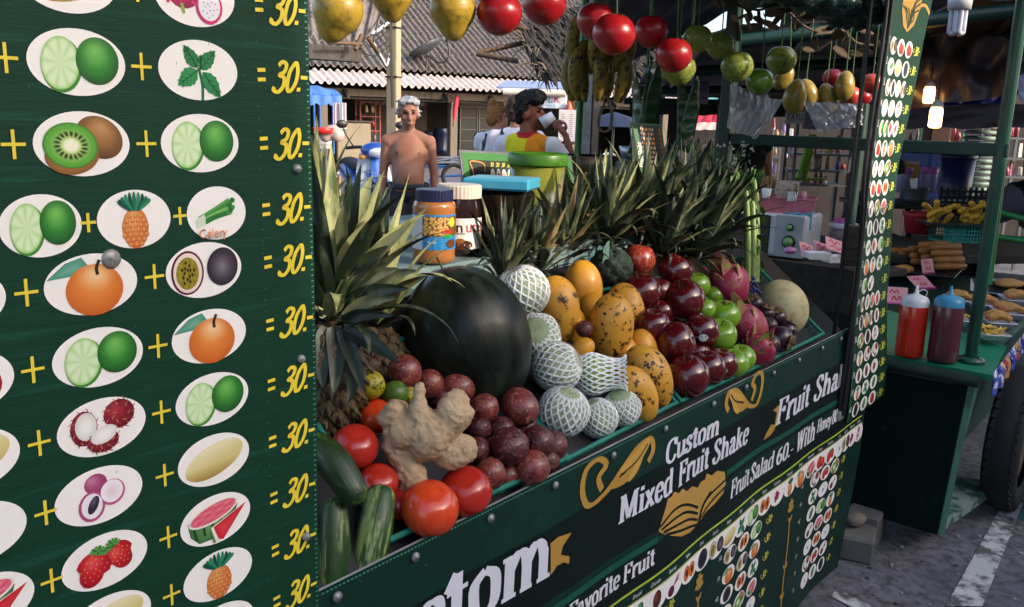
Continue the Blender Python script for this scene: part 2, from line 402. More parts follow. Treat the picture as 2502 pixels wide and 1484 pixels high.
# --- a broad-nib serif alphabet (cap height 1, x height .68); strokes: (smooth, points)
G = {
'C': (.74, [(1, [(.64, .76), (.56, .96), (.36, 1), (.14, .84), (.08, .5), (.14, .16), (.38, 0), (.58, .08), (.68, .26)]), (0, [(.67, 1), (.67, .7)])]),
'u': (.68, [(1, [(.15, .68), (.15, .3), (.19, .06), (.34, .02), (.5, .18)]), (0, [(.53, .68), (.53, 0)]), (0, [(0, .66), (.2, .66)]), (0, [(.38, .66), (.58, .66)]), (0, [(.53, .02), (.68, .02)])]),
's': (.5, [(1, [(.4, .5), (.36, .66), (.22, .69), (.1, .56), (.2, .4), (.36, .28), (.41, .13), (.26, -.01), (.1, .04), (.06, .2)])]),
't': (.42, [(1, [(.2, .9), (.2, .5), (.2, .14), (.28, .01), (.4, .1)]), (0, [(.02, .65), (.4, .65)]), (0, [(.04, .66), (.2, .9)])]),
'o': (.62, [(1, [(.3, .69), (.12, .55), (.1, .34), (.14, .1), (.3, -.01), (.48, .1), (.52, .34), (.48, .57), (.3, .69)])]),
'm': (1.02, [(0, [(.16, .68), (.16, 0)]), (0, [(.02, .66), (.2, .66)]), (1, [(.18, .46), (.32, .67), (.46, .6), (.5, .4)]), (0, [(.5, .5), (.5, 0)]), (1, [(.52, .46), (.66, .67), (.8, .6), (.85, .4)]), (0, [(.85, .5), (.85, 0)]), (0, [(.02, .02), (.3, .02)]), (0, [(.38, .02), (.62, .02)]), (0, [(.72, .02), (1, .02)])]),
'n': (.7, [(0, [(.16, .68), (.16, 0)]), (0, [(.02, .66), (.2, .66)]), (1, [(.18, .46), (.32, .67), (.47, .6), (.52, .4)]), (0, [(.52, .5), (.52, 0)]), (0, [(.02, .02), (.3, .02)]), (0, [(.4, .02), (.66, .02)])]),
'h': (.7, [(0, [(.16, 1), (.16, 0)]), (0, [(.02, .98), (.2, .98)]), (1, [(.18, .46), (.32, .67), (.47, .6), (.52, .4)]), (0, [(.52, .5), (.52, 0)]), (0, [(.02, .02), (.3, .02)]), (0, [(.4, .02), (.66, .02)])]),
'r': (.5, [(0, [(.16, .68), (.16, 0)]), (0, [(.02, .66), (.2, .66)]), (1, [(.18, .42), (.28, .62), (.4, .68), (.46, .56)]), (0, [(.02, .02), (.32, .02)])]),
'i': (.34, [(0, [(.17, .68), (.17, 0)]), (0, [(.02, .66), (.2, .66)]), (0, [(.02, .02), (.32, .02)]), (0, [(.17, .98), (.17, .82)])]),
'l': (.34, [(0, [(.17, 1), (.17, 0)]), (0, [(.02, .98), (.2, .98)]), (0, [(.02, .02), (.32, .02)])]),
'x': (.62, [(0, [(.1, .68), (.5, 0)]), (0, [(.47, .66), (.12, .02)]), (0, [(0, .66), (.24, .66)]), (0, [(.38, .66), (.58, .66)]), (0, [(0, .02), (.2, .02)]), (0, [(.36, .02), (.62, .02)])]),
'v': (.6, [(0, [(.1, .68), (.32, 0)]), (0, [(.5, .66), (.32, .02)]), (0, [(0, .66), (.24, .66)]), (0, [(.38, .66), (.6, .66)])]),
'y': (.6, [(0, [(.1, .68), (.32, .05)]), (1, [(.52, .66), (.32, .05), (.2, -.25), (.06, -.24)]), (0, [(0, .66), (.24, .66)]), (0, [(.4, .66), (.62, .66)])]),
'e': (.56, [(1, [(.1, .38), (.46, .4), (.44, .6), (.28, .69), (.12, .55), (.09, .32), (.14, .1), (.3, -.01), (.48, .14)])]),
'd': (.68, [(0, [(.52, 1), (.52, 0)]), (0, [(.38, .98), (.54, .98)]), (1, [(.52, .58), (.34, .69), (.14, .56), (.1, .32), (.16, .06), (.32, -.01), (.5, .12)]), (0, [(.52, .02), (.66, .02)])]),
'a': (.6, [(1, [(.12, .5), (.18, .66), (.34, .68), (.42, .52)]), (0, [(.42, .55), (.42, .1)]), (1, [(.42, .42), (.2, .34), (.1, .18), (.2, .01), (.42, .14)]), (1, [(.42, .14), (.48, .0), (.6, .06)])]),
'k': (.68, [(0, [(.16, 1), (.16, 0)]), (0, [(.02, .98), (.2, .98)]), (0, [(.18, .3), (.48, .66)]), (0, [(.28, .42), (.54, 0)]), (0, [(.38, .66), (.62, .66)]), (0, [(.02, .02), (.3, .02)]), (0, [(.42, .02), (.68, .02)])]),
'M': (1.06, [(0, [(.16, 1), (.16, 0)]), (0, [(.2, 1), (.52, .05)]), (0, [(.52, .05), (.84, .98)]), (0, [(.86, 1), (.86, 0)]), (0, [(.0, .98), (.22, .98)]), (0, [(.82, .98), (1.02, .98)]), (0, [(.0, .02), (.3, .02)]), (0, [(.72, .02), (1.02, .02)])]),
'F': (.68, [(0, [(.17, 1), (.17, 0)]), (0, [(.02, .97), (.62, .97)]), (0, [(.62, 1), (.62, .74)]), (0, [(.17, .53), (.46, .53)]), (0, [(.46, .64), (.46, .42)]), (0, [(.02, .02), (.36, .02)])]),
'S': (.62, [(1, [(.5, .74), (.46, .94), (.28, 1.01), (.12, .84), (.22, .62), (.42, .44), (.52, .22), (.34, -.01), (.12, .06), (.08, .28)])]),
'W': (1.1, [(0, [(.12, 1), (.32, 0)]), (0, [(.32, .04), (.52, .98)]), (0, [(.52, 1), (.74, 0)]), (0, [(.74, .04), (.94, .98)]), (0, [(0, .98), (.28, .98)]), (0, [(.82, .98), (1.06, .98)])]),
'H': (.86, [(0, [(.16, 1), (.16, 0)]), (0, [(.68, 1), (.68, 0)]), (0, [(.16, .5), (.68, .5)]), (0, [(.02, .98), (.3, .98)]), (0, [(.54, .98), (.82, .98)]), (0, [(.02, .02), (.3, .02)]), (0, [(.54, .02), (.82, .02)])]),
'6': (.62, [(1, [(.48, .94), (.26, .86), (.12, .56), (.12, .22), (.28, -.01), (.48, .12), (.5, .38), (.34, .55), (.14, .42)])]),
'8': (.6, [(1, [(.3, .54), (.12, .72), (.18, .95), (.3, 1), (.44, .92), (.46, .7), (.3, .54), (.1, .32), (.14, .06), (.3, -.01), (.48, .08), (.5, .32), (.3, .54)])]),
'0': (.62, [(1, [(.3, 1), (.14, .84), (.1, .5), (.14, .14), (.3, 0), (.48, .14), (.52, .5), (.48, .86), (.3, 1)])]),
'&': (.84, [(1, [(.72, .5), (.58, .2), (.36, 0), (.14, .08), (.12, .3), (.34, .52), (.46, .74), (.38, .98), (.24, .9), (.26, .68), (.5, .2), (.76, .02)])]),
'.': (.26, [(0, [(.12, .14), (.12, 0)])]), '-': (.4, [(0, [(.04, .34), (.36, .345)])]), ' ': (.3, []),
}
def serif(p, text, x, z, h, col, wx=.8, rot=0, shear=0, bold=.175, layer=2, track=0, x1=None):
    """write text along x from (x,z), cap height h; returns the end"""
    c, n = math.cos(rot), math.sin(rot); adv = 0
    if x1: wx = (x1-x)/(h*sum(G[ch][0] for ch in text))
    for ch in text:
        w_, st = G[ch]
        p.set(x+adv*c, z+adv*n, h*wx, h, rot, shear)
        for i, (sm, pts) in enumerate(st):
            p.pen(pts, bold, bold*.36, col, layer+.1*i, bool(sm))
        adv += (w_+track)*h*wx
    p.set(); return x+adv*c
BR = {'3': (.62, [[(.12, .86), (.3, 1.0), (.52, .9), (.46, .66), (.24, .54), (.5, .44), (.5, .14), (.28, -.05), (.04, .02), (.06, .12)]]),
      '0': (.62, [[(.34, .98), (.14, .7), (.08, .3), (.16, .02), (.34, .04), (.52, .34), (.54, .72), (.42, .98), (.3, .96)]]),
      '.': (.22, [[(.1, .14), (.1, 0)]]), '-': (.42, [[(.04, .5), (.4, .5)]]),
      '=': (.55, [[(.02, .66), (.42, .68)], [(.02, .34), (.42, .36)]]), ' ': (.2, [])}
def brush(p, text, x, z, h, col='#f2dc3c', wx=.9, shear=.22, layer=2, k=6, bold=.19):
    adv = 0
    for ch in text:
        w_, st = BR[ch]
        for pts in st:
            p.set(x+adv, z, h*wx, h, 0, shear if ch not in '=-' else 0)
            if ch in '=-': p.pen(pts, .13, .13, col, layer, False)
            else: p.pen(pts, bold, bold*.62, col, layer, True, k)
        adv += w_*h*wx
    p.set(); return x+adv
def textmesh(p, text, x, z, h, col, shear=.15, wx=.9, layer=2, align_='LEFT', rot=0):
    """small sans lettering from the built-in font, laid into a print"""
    cu = bpy.data.curves.new('t', 'FONT'); cu.body = text; cu.size = 1.0; cu.resolution_u = 2; cu.align_x = align_; cu.fill_mode = 'FRONT'
    o = bpy.data.objects.new('t', cu); COL.objects.link(o)
    dg = bpy.context.evaluated_depsgraph_get(); dg.update()
    me = bpy.data.meshes.new_from_object(o.evaluated_get(dg))
    p.set(x, z, h*1.38*wx, h*1.38, rot, shear)
    if len(me.vertices):
        p.tri([(v.co.x, v.co.y) for v in me.vertices], [tuple(f.vertices) for f in me.polygons], [col]*len(me.vertices), layer)
    p.set(); bpy.data.objects.remove(o); bpy.data.curves.remove(cu); bpy.data.meshes.remove(me)

# --- pictures of fruit for the ovals (unit: oval half width 1, half height .66)
def shade(c, hi, lo, lx=-.35, lz=.4, pw=1.0):
    return lambda u, v: mixc(mixc(c, hi, max(0, 1-1.35*math.hypot(u-lx, v-lz))), lo, max(0, (math.hypot(u-lx*.4, v-lz*.4)-.45)*1.0)**pw)
def pic_lime(p, q=1):
    n = 28 if q > 1 else 14
    p.blob(-.33, -.07, .41, .54, '#3f8a35', rot=-.12, layer=2, nr=1, ns=n)
    p.blob(-.36, -.03, .385, .52, lambda u, v: mixc('#cfe3b0', mixc('#d9eabf', '#bcdb98', abs(math.sin(4.5*math.atan2(v, u)))**6), min(1, math.hypot(u, v)*1.6)) if math.hypot(u, v) < .9 else '#9cc96e', rot=-.12, layer=3, nr=6 if q > 1 else 2, ns=n*2 if q > 1 else n)
    p.blob(.4, .05, .45, .47, shade('#3d8f38', '#7fc05a', '#0f3d18', -.1, .4), layer=4, nr=5 if q > 1 else 2, ns=n)
def pic_kiwi(p, q=1):
    n = 28 if q > 1 else 14
    p.blob(.35, .13, .52, .42, shade('#9a6a3c', '#c4935c', '#4a2c14', -.1, .5), rot=-.5, layer=2, nr=4, ns=n)
    p.blob(-.24, -.22, .56, .4, shade('#a9743c', '#c9985e', '#6b431d', 0, 0), rot=.1, layer=3, nr=3, ns=n)
    def kc(u, v):
        d = math.hypot(u, v); a = math.atan2(v, u)
        if d < .3: return '#f0efd2'
        if .38 < d < .62 and abs(math.sin(a*9)) > .8: return '#33351a'
        return mixc('#c6d987', '#5da63a', (d-.3)/.5) if d < .9 else '#3c7a26'
    p.blob(-.26, -.03, .56, .46, kc, rot=-.1, layer=4, nr=9 if q > 1 else 4, ns=54 if q > 1 else 18)
def pic_pine(p, q=1):
    p.blob(.0, -.2, .36, .47, shade('#e0904a', '#f3c988', '#b5552c', -.2, .4), layer=2, nr=4, ns=18)
    rows = 7 if q > 1 else 4
    for i in range(rows):
        for j in range(-2, 3):
            x = (j+(i % 2)*.5)*.15; z = -.57+i*.74/rows
            if (x/.33)**2+((z+.2)/.45)**2 < 1:
                p.blob(x, z, .068, .055, lambda u, v: mixc('#f3c06e', '#c9602f', math.hypot(u, v-.3)), layer=3, nr=2, ns=8 if q > 1 else 5)
    for k in range(-4, 5):
        a = k*.32; p.pen([(k*.03, .2), (k*.07+math.sin(a)*.12, .4), (math.sin(a)*.38, .36+math.cos(a)*.26)], .1, .08, ('#1f6f52', '#2f8a5e', '#14503f')[k % 3], 4+.1*abs(k), True, 4, True)
def pic_mint(p, q=1):
    def leaf(x, z, l, w_, a, c):
        ca, sa = math.cos(a), math.sin(a); n = 10; up = []; dn = []
        for i in range(n+1):
            t = i/n; ww = w_*math.sin(math.pi*t**.8)*(1+.08*(-1)**i); lx = l*t
            up.append((x+lx*ca-ww*sa, z+lx*sa+ww*ca)); dn.append((x+lx*ca+ww*sa, z+lx*sa-ww*ca))
        p.fan(up+dn[::-1][1:-1], c, None, mixc(c, '#4fa564', .5), layer=3)
        p.pen([(x, z), (x+l*.9*ca, z+l*.9*sa)], .02, .02, '#0c3d22', 4, False)
        if q > 1:
            for t in (.3, .5, .7):
                for sg in (1, -1):
                    b = a+sg*.7; p.pen([(x+l*t*ca, z+l*t*sa), (x+l*t*ca+w_*.8*math.cos(b), z+l*t*sa+w_*.8*math.sin(b))], .014, .014, '#11492a', 4, False)
    p.pen([(.05, -.66), (.06, -.3), (-.02, .05)], .07, .07, '#1e6b3a', 2)
    leaf(-.05, .05, .58, .16, 2.15, '#1d6e3c'); leaf(0, .02, .62, .17, .8, '#237a42')
    leaf(-.05, .0, .62, .2, 3.75, '#2a8a4b'); leaf(.08, -.03, .72, .19, -.9, '#26804a'); leaf(.02, .05, .3, .1, 1.5, '#3ea35c')
def pic_orange(p, q=1):
    p.fan([(-.95, .18), (-.55, .5), (-.2, .6), (-.02, .34), (-.4, .22)], '#4a8f78', None, '#76ad95', layer=2)
    p.blob(.05, -.12, .62, .56, shade('#e2853a', '#f4d4a4', '#c2561c', .05, .6), layer=3, nr=6 if q > 1 else 3, ns=28 if q > 1 else 14)
    p.pen([(.12, .2), (.1, .34), (.17, .52)], .07, .06, '#3a2a18', 5)
def pic_passion(p, q=1):
    n = 26 if q > 1 else 12
    p.blob(-.45, -.02, .42, .52, '#5d1530', layer=2, nr=1, ns=n); p.blob(-.45, -.02, .37, .47, '#ead8c8', layer=3, nr=1, ns=n)
    p.blob(-.46, -.03, .29, .38, lambda u, v: mixc('#b79a2c', '#6f6a1d', .5+.5*math.sin(u*9+v*7)*math.cos(v*8-u*3)), layer=4, nr=5 if q > 1 else 2, ns=n)
    for i in range(14 if q > 1 else 4): p.blob(-.46+.2*math.sin(i*2.4)*(.3+.05*i), -.03+.28*math.cos(i*2.4)*(.3+.05*i), .03, .045, '#2c2410', layer=5, nr=1, ns=6)
    p.blob(.47, .04, .42, .46, lambda u, v: mixc(mixc('#4a3f49', '#8d8492', max(0, .9-1.5*math.hypot(u+.05, v))), '#1e1620', max(0, math.hypot(u, v)-.6)*1.6), layer=4, nr=5, ns=n)
def pic_ramb(p, q=1):
    def red(x, z, rx, rz, l):
        p.blob(x, z, rx, rz, shade('#8f2230', '#b5444a', '#4e0d18'), layer=l, nr=3, ns=16)
        for i in range(46 if q > 1 else 10):
            a = i*2.4; r_ = math.sqrt((i+.5)/46)*1.0; x0, z0 = x+rx*r_*math.cos(a), z+rz*r_*math.sin(a)
            p.pen([(x0, z0), (x0+.09*math.cos(a+.8), z0+.09*math.sin(a+.8))], .018, .018, ('#b0333c', '#d08a6a', '#6a1420')[i % 3], l+.3, False)
    red(.38, .22, .36, .34, 2); red(-.42, .06, .3, .4, 2.6); p.blob(-.38, .1, .24, .32, lambda u, v: mixc('#f3efe8', '#cfc9c2', math.hypot(u, v)-.3), layer=4, nr=3, ns=16)
    red(-.02, -.32, .36, .26, 4.2); p.blob(.0, -.17, .31, .2, lambda u, v: mixc('#f4f1ea', '#d5cdc2', math.hypot(u, v)-.3), rot=.3, layer=5, nr=3, ns=16)
def pic_lychee(p, q=1):
    p.blob(-.08, .3, .26, .24, shade('#b0507a', '#cf86a2', '#7c2c54'), layer=2, nr=3, ns=16)
    p.blob(-.2, -.2, .3, .36, '#b34a78', layer=3, nr=1, ns=18); p.blob(-.2, -.19, .24, .3, '#efe6ea', layer=4, nr=1, ns=18); p.blob(-.17, -.17, .11, .22, shade('#3c2f44', '#75697e', '#221a28'), rot=-.45, layer=5, nr=3, ns=14)
    p.blob(.28, .0, .3, .31, '#c05a86', layer=2.5, nr=1, ns=18); p.blob(.27, .03, .26, .27, lambda u, v: mixc('#e9cfd6', '#f5eef0', math.hypot(u, v)), layer=3.2, nr=3, ns=18)
def pic_straw(p, q=1):
    for x, z, s_, rt, l in ((.33, .02, .9, .5, 2), (-.3, -.1, 1.05, -.35, 4)):
        p.blob(x, z, .38*s_, .4*s_, shade('#c81f2c', '#ea5a52', '#8c0f1c', -.2, .4), rot=rt, layer=l, nr=4, ns=20, shape=lambda a: 1-.16*math.cos(a*2)*(math.sin(a) < 0)-.12*(math.sin(a) < -.3))
        if q > 1:
            for i in range(22):
                a = i*2.4; r_ = math.sqrt((i+.5)/24)*.32*s_; p.blob(x+r_*math.cos(a), z+r_*math.sin(a), .014, .02, '#e8b060', layer=l+.4, nr=1, ns=5)
        ca, sa = -math.sin(rt), math.cos(rt)
        for k in range(-3, 4):
            b = math.atan2(sa, ca)+k*.5; x0, z0 = x+ca*.34*s_, z+sa*.34*s_
            p.pen([(x0, z0), (x0+.2*math.cos(b), z0+.2*math.sin(b))], .09, .09, ('#3e7a34', '#5c9a48')[k % 2], l+1, False, taper=True)
def pic_mango(p, q=1):
    p.blob(0, 0, .84, .42, lambda u, v: mixc(mixc('#d9c682', '#ece0b4', max(0, v+.2)), '#94702c', max(0, -v*.9-u*.35-.2)), rot=.28, layer=2, nr=5 if q > 1 else 2, ns=26 if q > 1 else 12)
def pic_melon(p, q=1):
    a = [(-.75+.75*0, 0)]
    p.fan([(-.8, .12), (-.74, -.25), (-.5, -.5), (-.05, -.5), (.5, -.18), (.62, .25)], '#3d6b3c', None, '#6c9a5a', layer=2)
    for k in range(4): p.pen([(-.66+.27*k, .0+.05*k), (-.56+.22*k, -.4+.06*k)], .07, .07, '#1f4426', 2.5)
    p.blob(-.08, .2, .72, .27, '#e9e6da', rot=.2, layer=3, nr=1, ns=24); p.blob(-.08, .21, .66, .22, lambda u, v: mixc('#d8405a', '#ef8a96', .5+.5*math.sin(7*u)*math.cos(9*v)), rot=.2, layer=4, nr=4, ns=24)
    p.fan([(-.12, -.62), (-.2, -.15), (.0, -.6)], '#5f8d4a', layer=4.5); p.fan([(-.18, -.18), (-.05, -.6), (.1, -.62), (.9, .22)], '#efe9dc', layer=4.6); p.fan([(-.1, -.18), (.02, -.54), (.16, -.6), (.86, .2)], '#c9202e', None, '#e0454a', layer=5)
def pic_dragon(p, q=1):
    p.blob(-.3, .1, .42, .4, shade('#c92a6a', '#ec6a9a', '#7d1240'), layer=2, nr=3, ns=18)
    for k in range(7):
        a = k*.9; p.pen([(-.3+.3*math.cos(a), .1+.3*math.sin(a)), (-.3+.52*math.cos(a+.2), .1+.5*math.sin(a+.2))], .1, .1, ('#d8447c', '#8fae4a')[k % 2], 3, False, taper=True)
    p.blob(.32, -.2, .34, .38, '#cf2a6c', layer=4, nr=1, ns=18); p.blob(.32, -.19, .28, .32, '#efe9ec', layer=5, nr=1, ns=18)
    for i in range(16 if q > 1 else 4): p.blob(.32+.22*math.sqrt(i/16)*math.cos(i*2.4), -.19+.26*math.sqrt(i/16)*math.sin(i*2.4), .016, .016, '#26181e', layer=6, nr=1, ns=5)
def pic_apple(p, q=1):
    p.blob(0, -.06, .5, .5, shade('#b3202c', '#e06058', '#6a0a16', -.25, .35), layer=2, nr=4, ns=18); p.pen([(.02, .32), (.08, .56)], .06, .06, '#4c3418', 3)
def pic_tomato(p, q=1):
    p.blob(-.12, -.05, .46, .46, shade('#c8231f', '#ef6a52', '#8a0e10'), layer=2, nr=4, ns=18); p.blob(.4, -.12, .36, .38, shade('#d02a22', '#f0735c', '#8a0e10'), layer=3, nr=4, ns=18)
    for k in range(5): p.pen([(-.12, .34), (-.12+.2*math.cos(k*1.2), .36+.14*math.sin(k*1.2))], .05, .05, '#3c7a30', 4, False)
def pic_beet(p, q=1):
    p.blob(-.3, -.2, .34, .3, shade('#5c1838', '#8c3a5c', '#320a1c'), layer=2, nr=3, ns=16)
    for k in range(3): p.pen([(-.1, -.02), (.25, .15+.1*k), (.55, .2+.16*k)], .06, .06, '#7a2046', 3)
def pic_cookie(p, q=1):
    p.blob(0, 0, .6, .58, lambda u, v: '#23222c' if math.hypot(u, v) < .93 else '#55545f', layer=2, nr=6, ns=20)
    for k in range(10): p.blob(.4*math.cos(k*.63), .38*math.sin(k*.63), .06, .06, '#4a4955', layer=3, nr=1, ns=6)
def pic_milk(p, q=1):
    p.fan([(-.3, .5), (.3, .5), (.24, -.5), (-.24, -.5)], '#dfe3ee', None, '#ffffff', layer=2); p.fan([(-.14, .1), (.14, .1), (.1, -.2), (-.1, -.2)], '#7f86b0', layer=3)
def pic_leafy(p, q=1):
    p.blob(0, 0, .34, .52, shade('#2f7a44', '#7cb682', '#154a26'), rot=-.5, layer=2, nr=3, ns=14)
def pic_berry(p, q=1):
    for i in range(9): p.blob(-.15+.28*math.cos(i*2.4)*math.sqrt(i/9), .0+.32*math.sin(i*2.4)*math.sqrt(i/9), .15, .15, shade('#a31f3e', '#d2607a', '#5c0c20'), layer=2+.1*i, nr=2, ns=8)
def pic_papaya(p, q=1):
    for x in (-.32, .34): p.blob(x, 0, .36, .44, '#7a5a20', layer=2, nr=1, ns=16); p.blob(x, 0, .31, .4, '#e2742e', layer=3, nr=1, ns=16); p.blob(x, 0, .14, .22, '#2a1c18', layer=4, nr=1, ns=12)
def pic_celery(p, q=1):
    for k in range(4):
        p.pen([(-.62, -.12-.05*k), (-.1, .08-.06*k), (.42, .3-.1*k)], .14, .12, ('#5d9e4e', '#3f8a3c', '#79b564', '#2f7634')[k], 2+.3*k)
        p.pen([(-.7, -.18-.04*k), (-.42, -.06-.05*k)], .12, .12, '#d9e3cc', 3.4, False)
    for k in range(6): p.blob(.46+.06*math.cos(k*2), .3-.06*k, .1, .07, ('#2f7a35', '#4c9a46')[k % 2], layer=4, nr=1, ns=7)
def pic_coffee(p, q=1): p.blob(0, 0, .4, .5, shade('#5a2a1c', '#8a5238', '#2c1008'), layer=2, nr=3, ns=14)
PICS = dict(lime=pic_lime, kiwi=pic_kiwi, pine=pic_pine, mint=pic_mint, orange=pic_orange, passion=pic_passion, ramb=pic_ramb, lychee=pic_lychee, straw=pic_straw, mango=pic_mango,
            melon=pic_melon, dragon=pic_dragon, apple=pic_apple, tomato=pic_tomato, beet=pic_beet, cookie=pic_cookie, milk=pic_milk, leafy=pic_leafy, berry=pic_berry, papaya=pic_papaya, celery=pic_celery, coffee=pic_coffee)
WHITE = '#f6efe8'
def oval(p, kind, x, z, hw, hh, q=1, rot=0, fill=1.0):
    p.set(x, z, hw, hh, rot); p.blob(0, 0, 1, 1, WHITE, layer=1, nr=3 if q > 1 else 1, ns=40 if q > 1 else 20)
    p.set(x, z, hw*fill, hh/.66*fill, rot); PICS[kind](p, q); p.set()

# ------------------------------------------------------------------ the big price panel on the left
m_green = mat('green_vinyl', '#0a3122', '#0f3d2a', rough=.6, spec=.25, scale=26, bump=.2, bscale=90, contrast=.3, stretch=(.5, 1, 9), c3='#134634', scale3=9, thr3=.62, soft3=.06)
m_greenb = mat('green_banner_vinyl', '#07271f', '#0a3027', rough=.5, spec=.35, scale=5, bump=.25, bscale=40, contrast=.3, c3='#0f3a30', scale3=7, thr3=.64, soft3=.1)
m_green2 = mat('green_vinyl_dark', '#06201c', '#08261f', rough=.5, scale=40, bump=.12, bscale=700)
m_screw = mat('zinc_screw', '#a2a29e', '#7a7874', rough=.4, metal=.35, scale=300)
panel = thing('price_sign', 'tall green vinyl sign with big fruit ovals and 30.- prices, filling the left side', 'sign', (.42, 0, .82))
def pan_y(x, z): return .0022*math.sin(z*6+x*4)+.0004*math.sin(z*17+x*12)
b = M(); b.grid(lambda u, v: (.14+.516*u, pan_y(.14+.516*u, .82+1.1*v), .82+1.1*v), 40, 50, True, -.003)
b.build('vinyl_sheet', m_green, panel)
b = M(); b.box((.40, .017, 1.37), (.47, .022, 1.06), b=.002); b.build('backing_board', mat('weathered_board', '#4a4640', '#34312c', rough=.8), panel)
def rel(p): return (p[0]-.42, p[1]+pan_y(p[0], p[2])-.0035, p[2]-.82)
rows = [1.712, 1.638, 1.563, 1.488, 1.427, 1.352, 1.278, 1.205, 1.131, 1.060, .989]
HW, HH = .0455, .0305
ov = [(0, .385, 'mango'), (0, .513, 'dragon'), (1, .388, 'lime'), (1, .513, 'mint'), (2, .387, 'kiwi'), (2, .511, 'lime'),
      (4, .386, 'orange'), (4, .508, 'passion'), (5, .388, 'lime'), (5, .511, 'orange'), (6, .387, 'ramb'), (6, .512, 'lime'),
      (7, .379, 'lychee'), (7, .511, 'mango'), (8, .380, 'straw'), (8, .510, 'melon'), (9, .380, 'mango'), (9, .510, 'pine'), (10, .38, 'coffee'), (10, .51, 'orange'),
      (5, .263, 'tomato'), (6, .262, 'mango'), (7, .262, 'milk'), (8, .263, 'melon'), (9, .262, 'mango'), (10, .262, 'mango'), (4, .262, 'milk')]
for r_, x, k in ov:
    p = Pr(); oval(p, k, x, rows[r_], HW, HH, 2); p.build('printed_oval', panel, rel)
for x, k, hw in ((.343, 'lime', .037), (.433, 'pine', .0385), (.526, 'celery', .036)):
    p = Pr(); oval(p, k, x, rows[3], hw, .0295 if k != 'celery' else .029, 2)
    if k == 'celery':
        p.l0 = 8; textmesh(p, 'Celery', .502, rows[3]-.0262, .0105, '#5a2a18', 0, .86, 1); textmesh(p, 'Celery', .5012, rows[3]-.0255, .0107, '#f09a6c', 0, .86, 4)
    p.build('printed_oval', panel, rel)
for r_, z in enumerate(rows):
    p = Pr(); xs = (.386, .482) if r_ == 3 else (.325, .450)
    for x in xs:
        s_ = .0075 if r_ == 3 else .0105
        p = Pr(); p.pen([(x-s_, z), (x+s_, z)], .003, .003, '#e6cf42', 2, False); p.pen([(x, z-s_*1.25), (x, z+s_*1.25)], .003, .003, '#e6cf42', 2.3, False); p.build('printed_plus', panel, rel)
    p = Pr(); brush(p, '= 30.-', .5835, z-.0165, .032, '#ecd23e', wx=.82, k=8)
    p.build('printed_price', panel, rel)
p = Pr()                                                      # weld dots along the hem and a scuffed seam
for i in range(150):
    z = .83+i*.0069
    p.poly([(.6505, z), (.6538, z+.0004), (.6538, z+.0016), (.6505, z+.0012)], '#5fa58a', 2)
    if i % 2 == 0 and random.random() < .6: p.poly([(.583+.0006*math.sin(i), z), (.5842, z), (.5842, z+.0012), (.583, z+.0012)], '#2f7a5c', 2)
for i in range(60):
    x, z, l = random.uniform(.3, .64), random.uniform(.9, 1.74), random.uniform(.0005, .004)
    p.poly([(x, z), (x+l*.4, z+l), (x+l*.4+.0005, z+l), (x+.0006, z)], '#2f6a52', 2)
p.build('weld_marks', panel, rel)['kind'] = 'stuff'
for x, z, s_ in ((.406, 1.45, 2.0), (.634, 1.533, 1.1), (.633, 1.301, 1.1), (.635, 1.062, 1.1), (.634, 1.79, 1.1)):
    b = M(); T = Matrix.Translation((x, -.006, z)) @ Matrix.Rotation(R(90), 4, 'X')
    b.lathe([(0, .0042*1), (.0025*s_, .0038), (.0046*s_, .002), (.005*s_, 0), (.0052*s_, -.003)], 14, T); b.box((x, -.0103, z), (.004*s_, .0006, .0008*s_), Matrix.Rotation(.6, 3, 'Y'))
    b.build('screw', m_screw, panel)

# ------------------------------------------------------------------ the counter banner
ban = thing('counter_banner', 'long dark green vinyl banner hung along the counter front, lettered Custom Mixed Fruit Shake', 'banner', (1.82, 0, .1))
BZ0, BZ1 = .09, .972
def ban_y(x, z):
    d = (BZ1-z)/(BZ1-BZ0); e = max(0, (x-2.35)/.67)
    return (.0025*math.sin(x*17+z*4)*min(1, d*6)+.004*math.sin(x*5.1+1+z*3)*min(1, d*3)+.008*d*math.sin(x*9.5+z*2.5)*(.35+.65*e)
            - .03*d*d*e + .05*e*e*max(0, d-.55))
def ban_pt(x, z):
    e = max(0, (x-2.5)/.52); d = (BZ1-z)/(BZ1-BZ0)
    return (x-.13*e*e*d*d*1.0, ban_y(x, z), z)
b = M(); b.grid(lambda u, v: ban_pt(.58+2.44*u, BZ0+(BZ1-BZ0)*v), 170, 44, True, -.0012)
b.build('vinyl_sheet', m_greenb, ban)
def brel(p): q = ban_pt(p[0], p[2]); return (q[0]-1.82, q[1]+p[1]-.0022, q[2]-.1)
GOLD, LAV, OFF = '#b58a3c', '#d9d8e2', '#dedde2'
def band(p, x0, x1, za, zb, col, layer=1, n=60):
    for i in range(n):
        a, b_ = x0+(x1-x0)*i/n, x0+(x1-x0)*(i+1)/n
        m = max(1, int(abs(zb(a)-za(a))/.015)); f = lambda x, k: za(x)+(zb(x)-za(x))*k/m
        for k in range(m): p.poly([(a, f(a, k)), (b_, f(b_, k)), (b_, f(b_, k+1)), (a, f(a, k+1))], col, layer)
p = Pr()
dk = '#041410'
band(p, .6, 2.99, lambda x: .872-.0*x, lambda x: .722, dk, .3, 110)
band(p, .6, 2.99, lambda x: .689, lambda x: .612, dk, .3, 110)
band(p, .6, 1.575, lambda x: .707, lambda x: .691, '#14513f', .8, 40); band(p, 1.92, 2.99, lambda x: .752, lambda x: .735, '#14513f', .8, 40)
band(p, .6, 2.99, lambda x: .605+.018*max(0, (x-1.4)/1.4), lambda x: .611+.018*max(0, (x-1.4)/1.4), '#a9c23c', 1, 110)
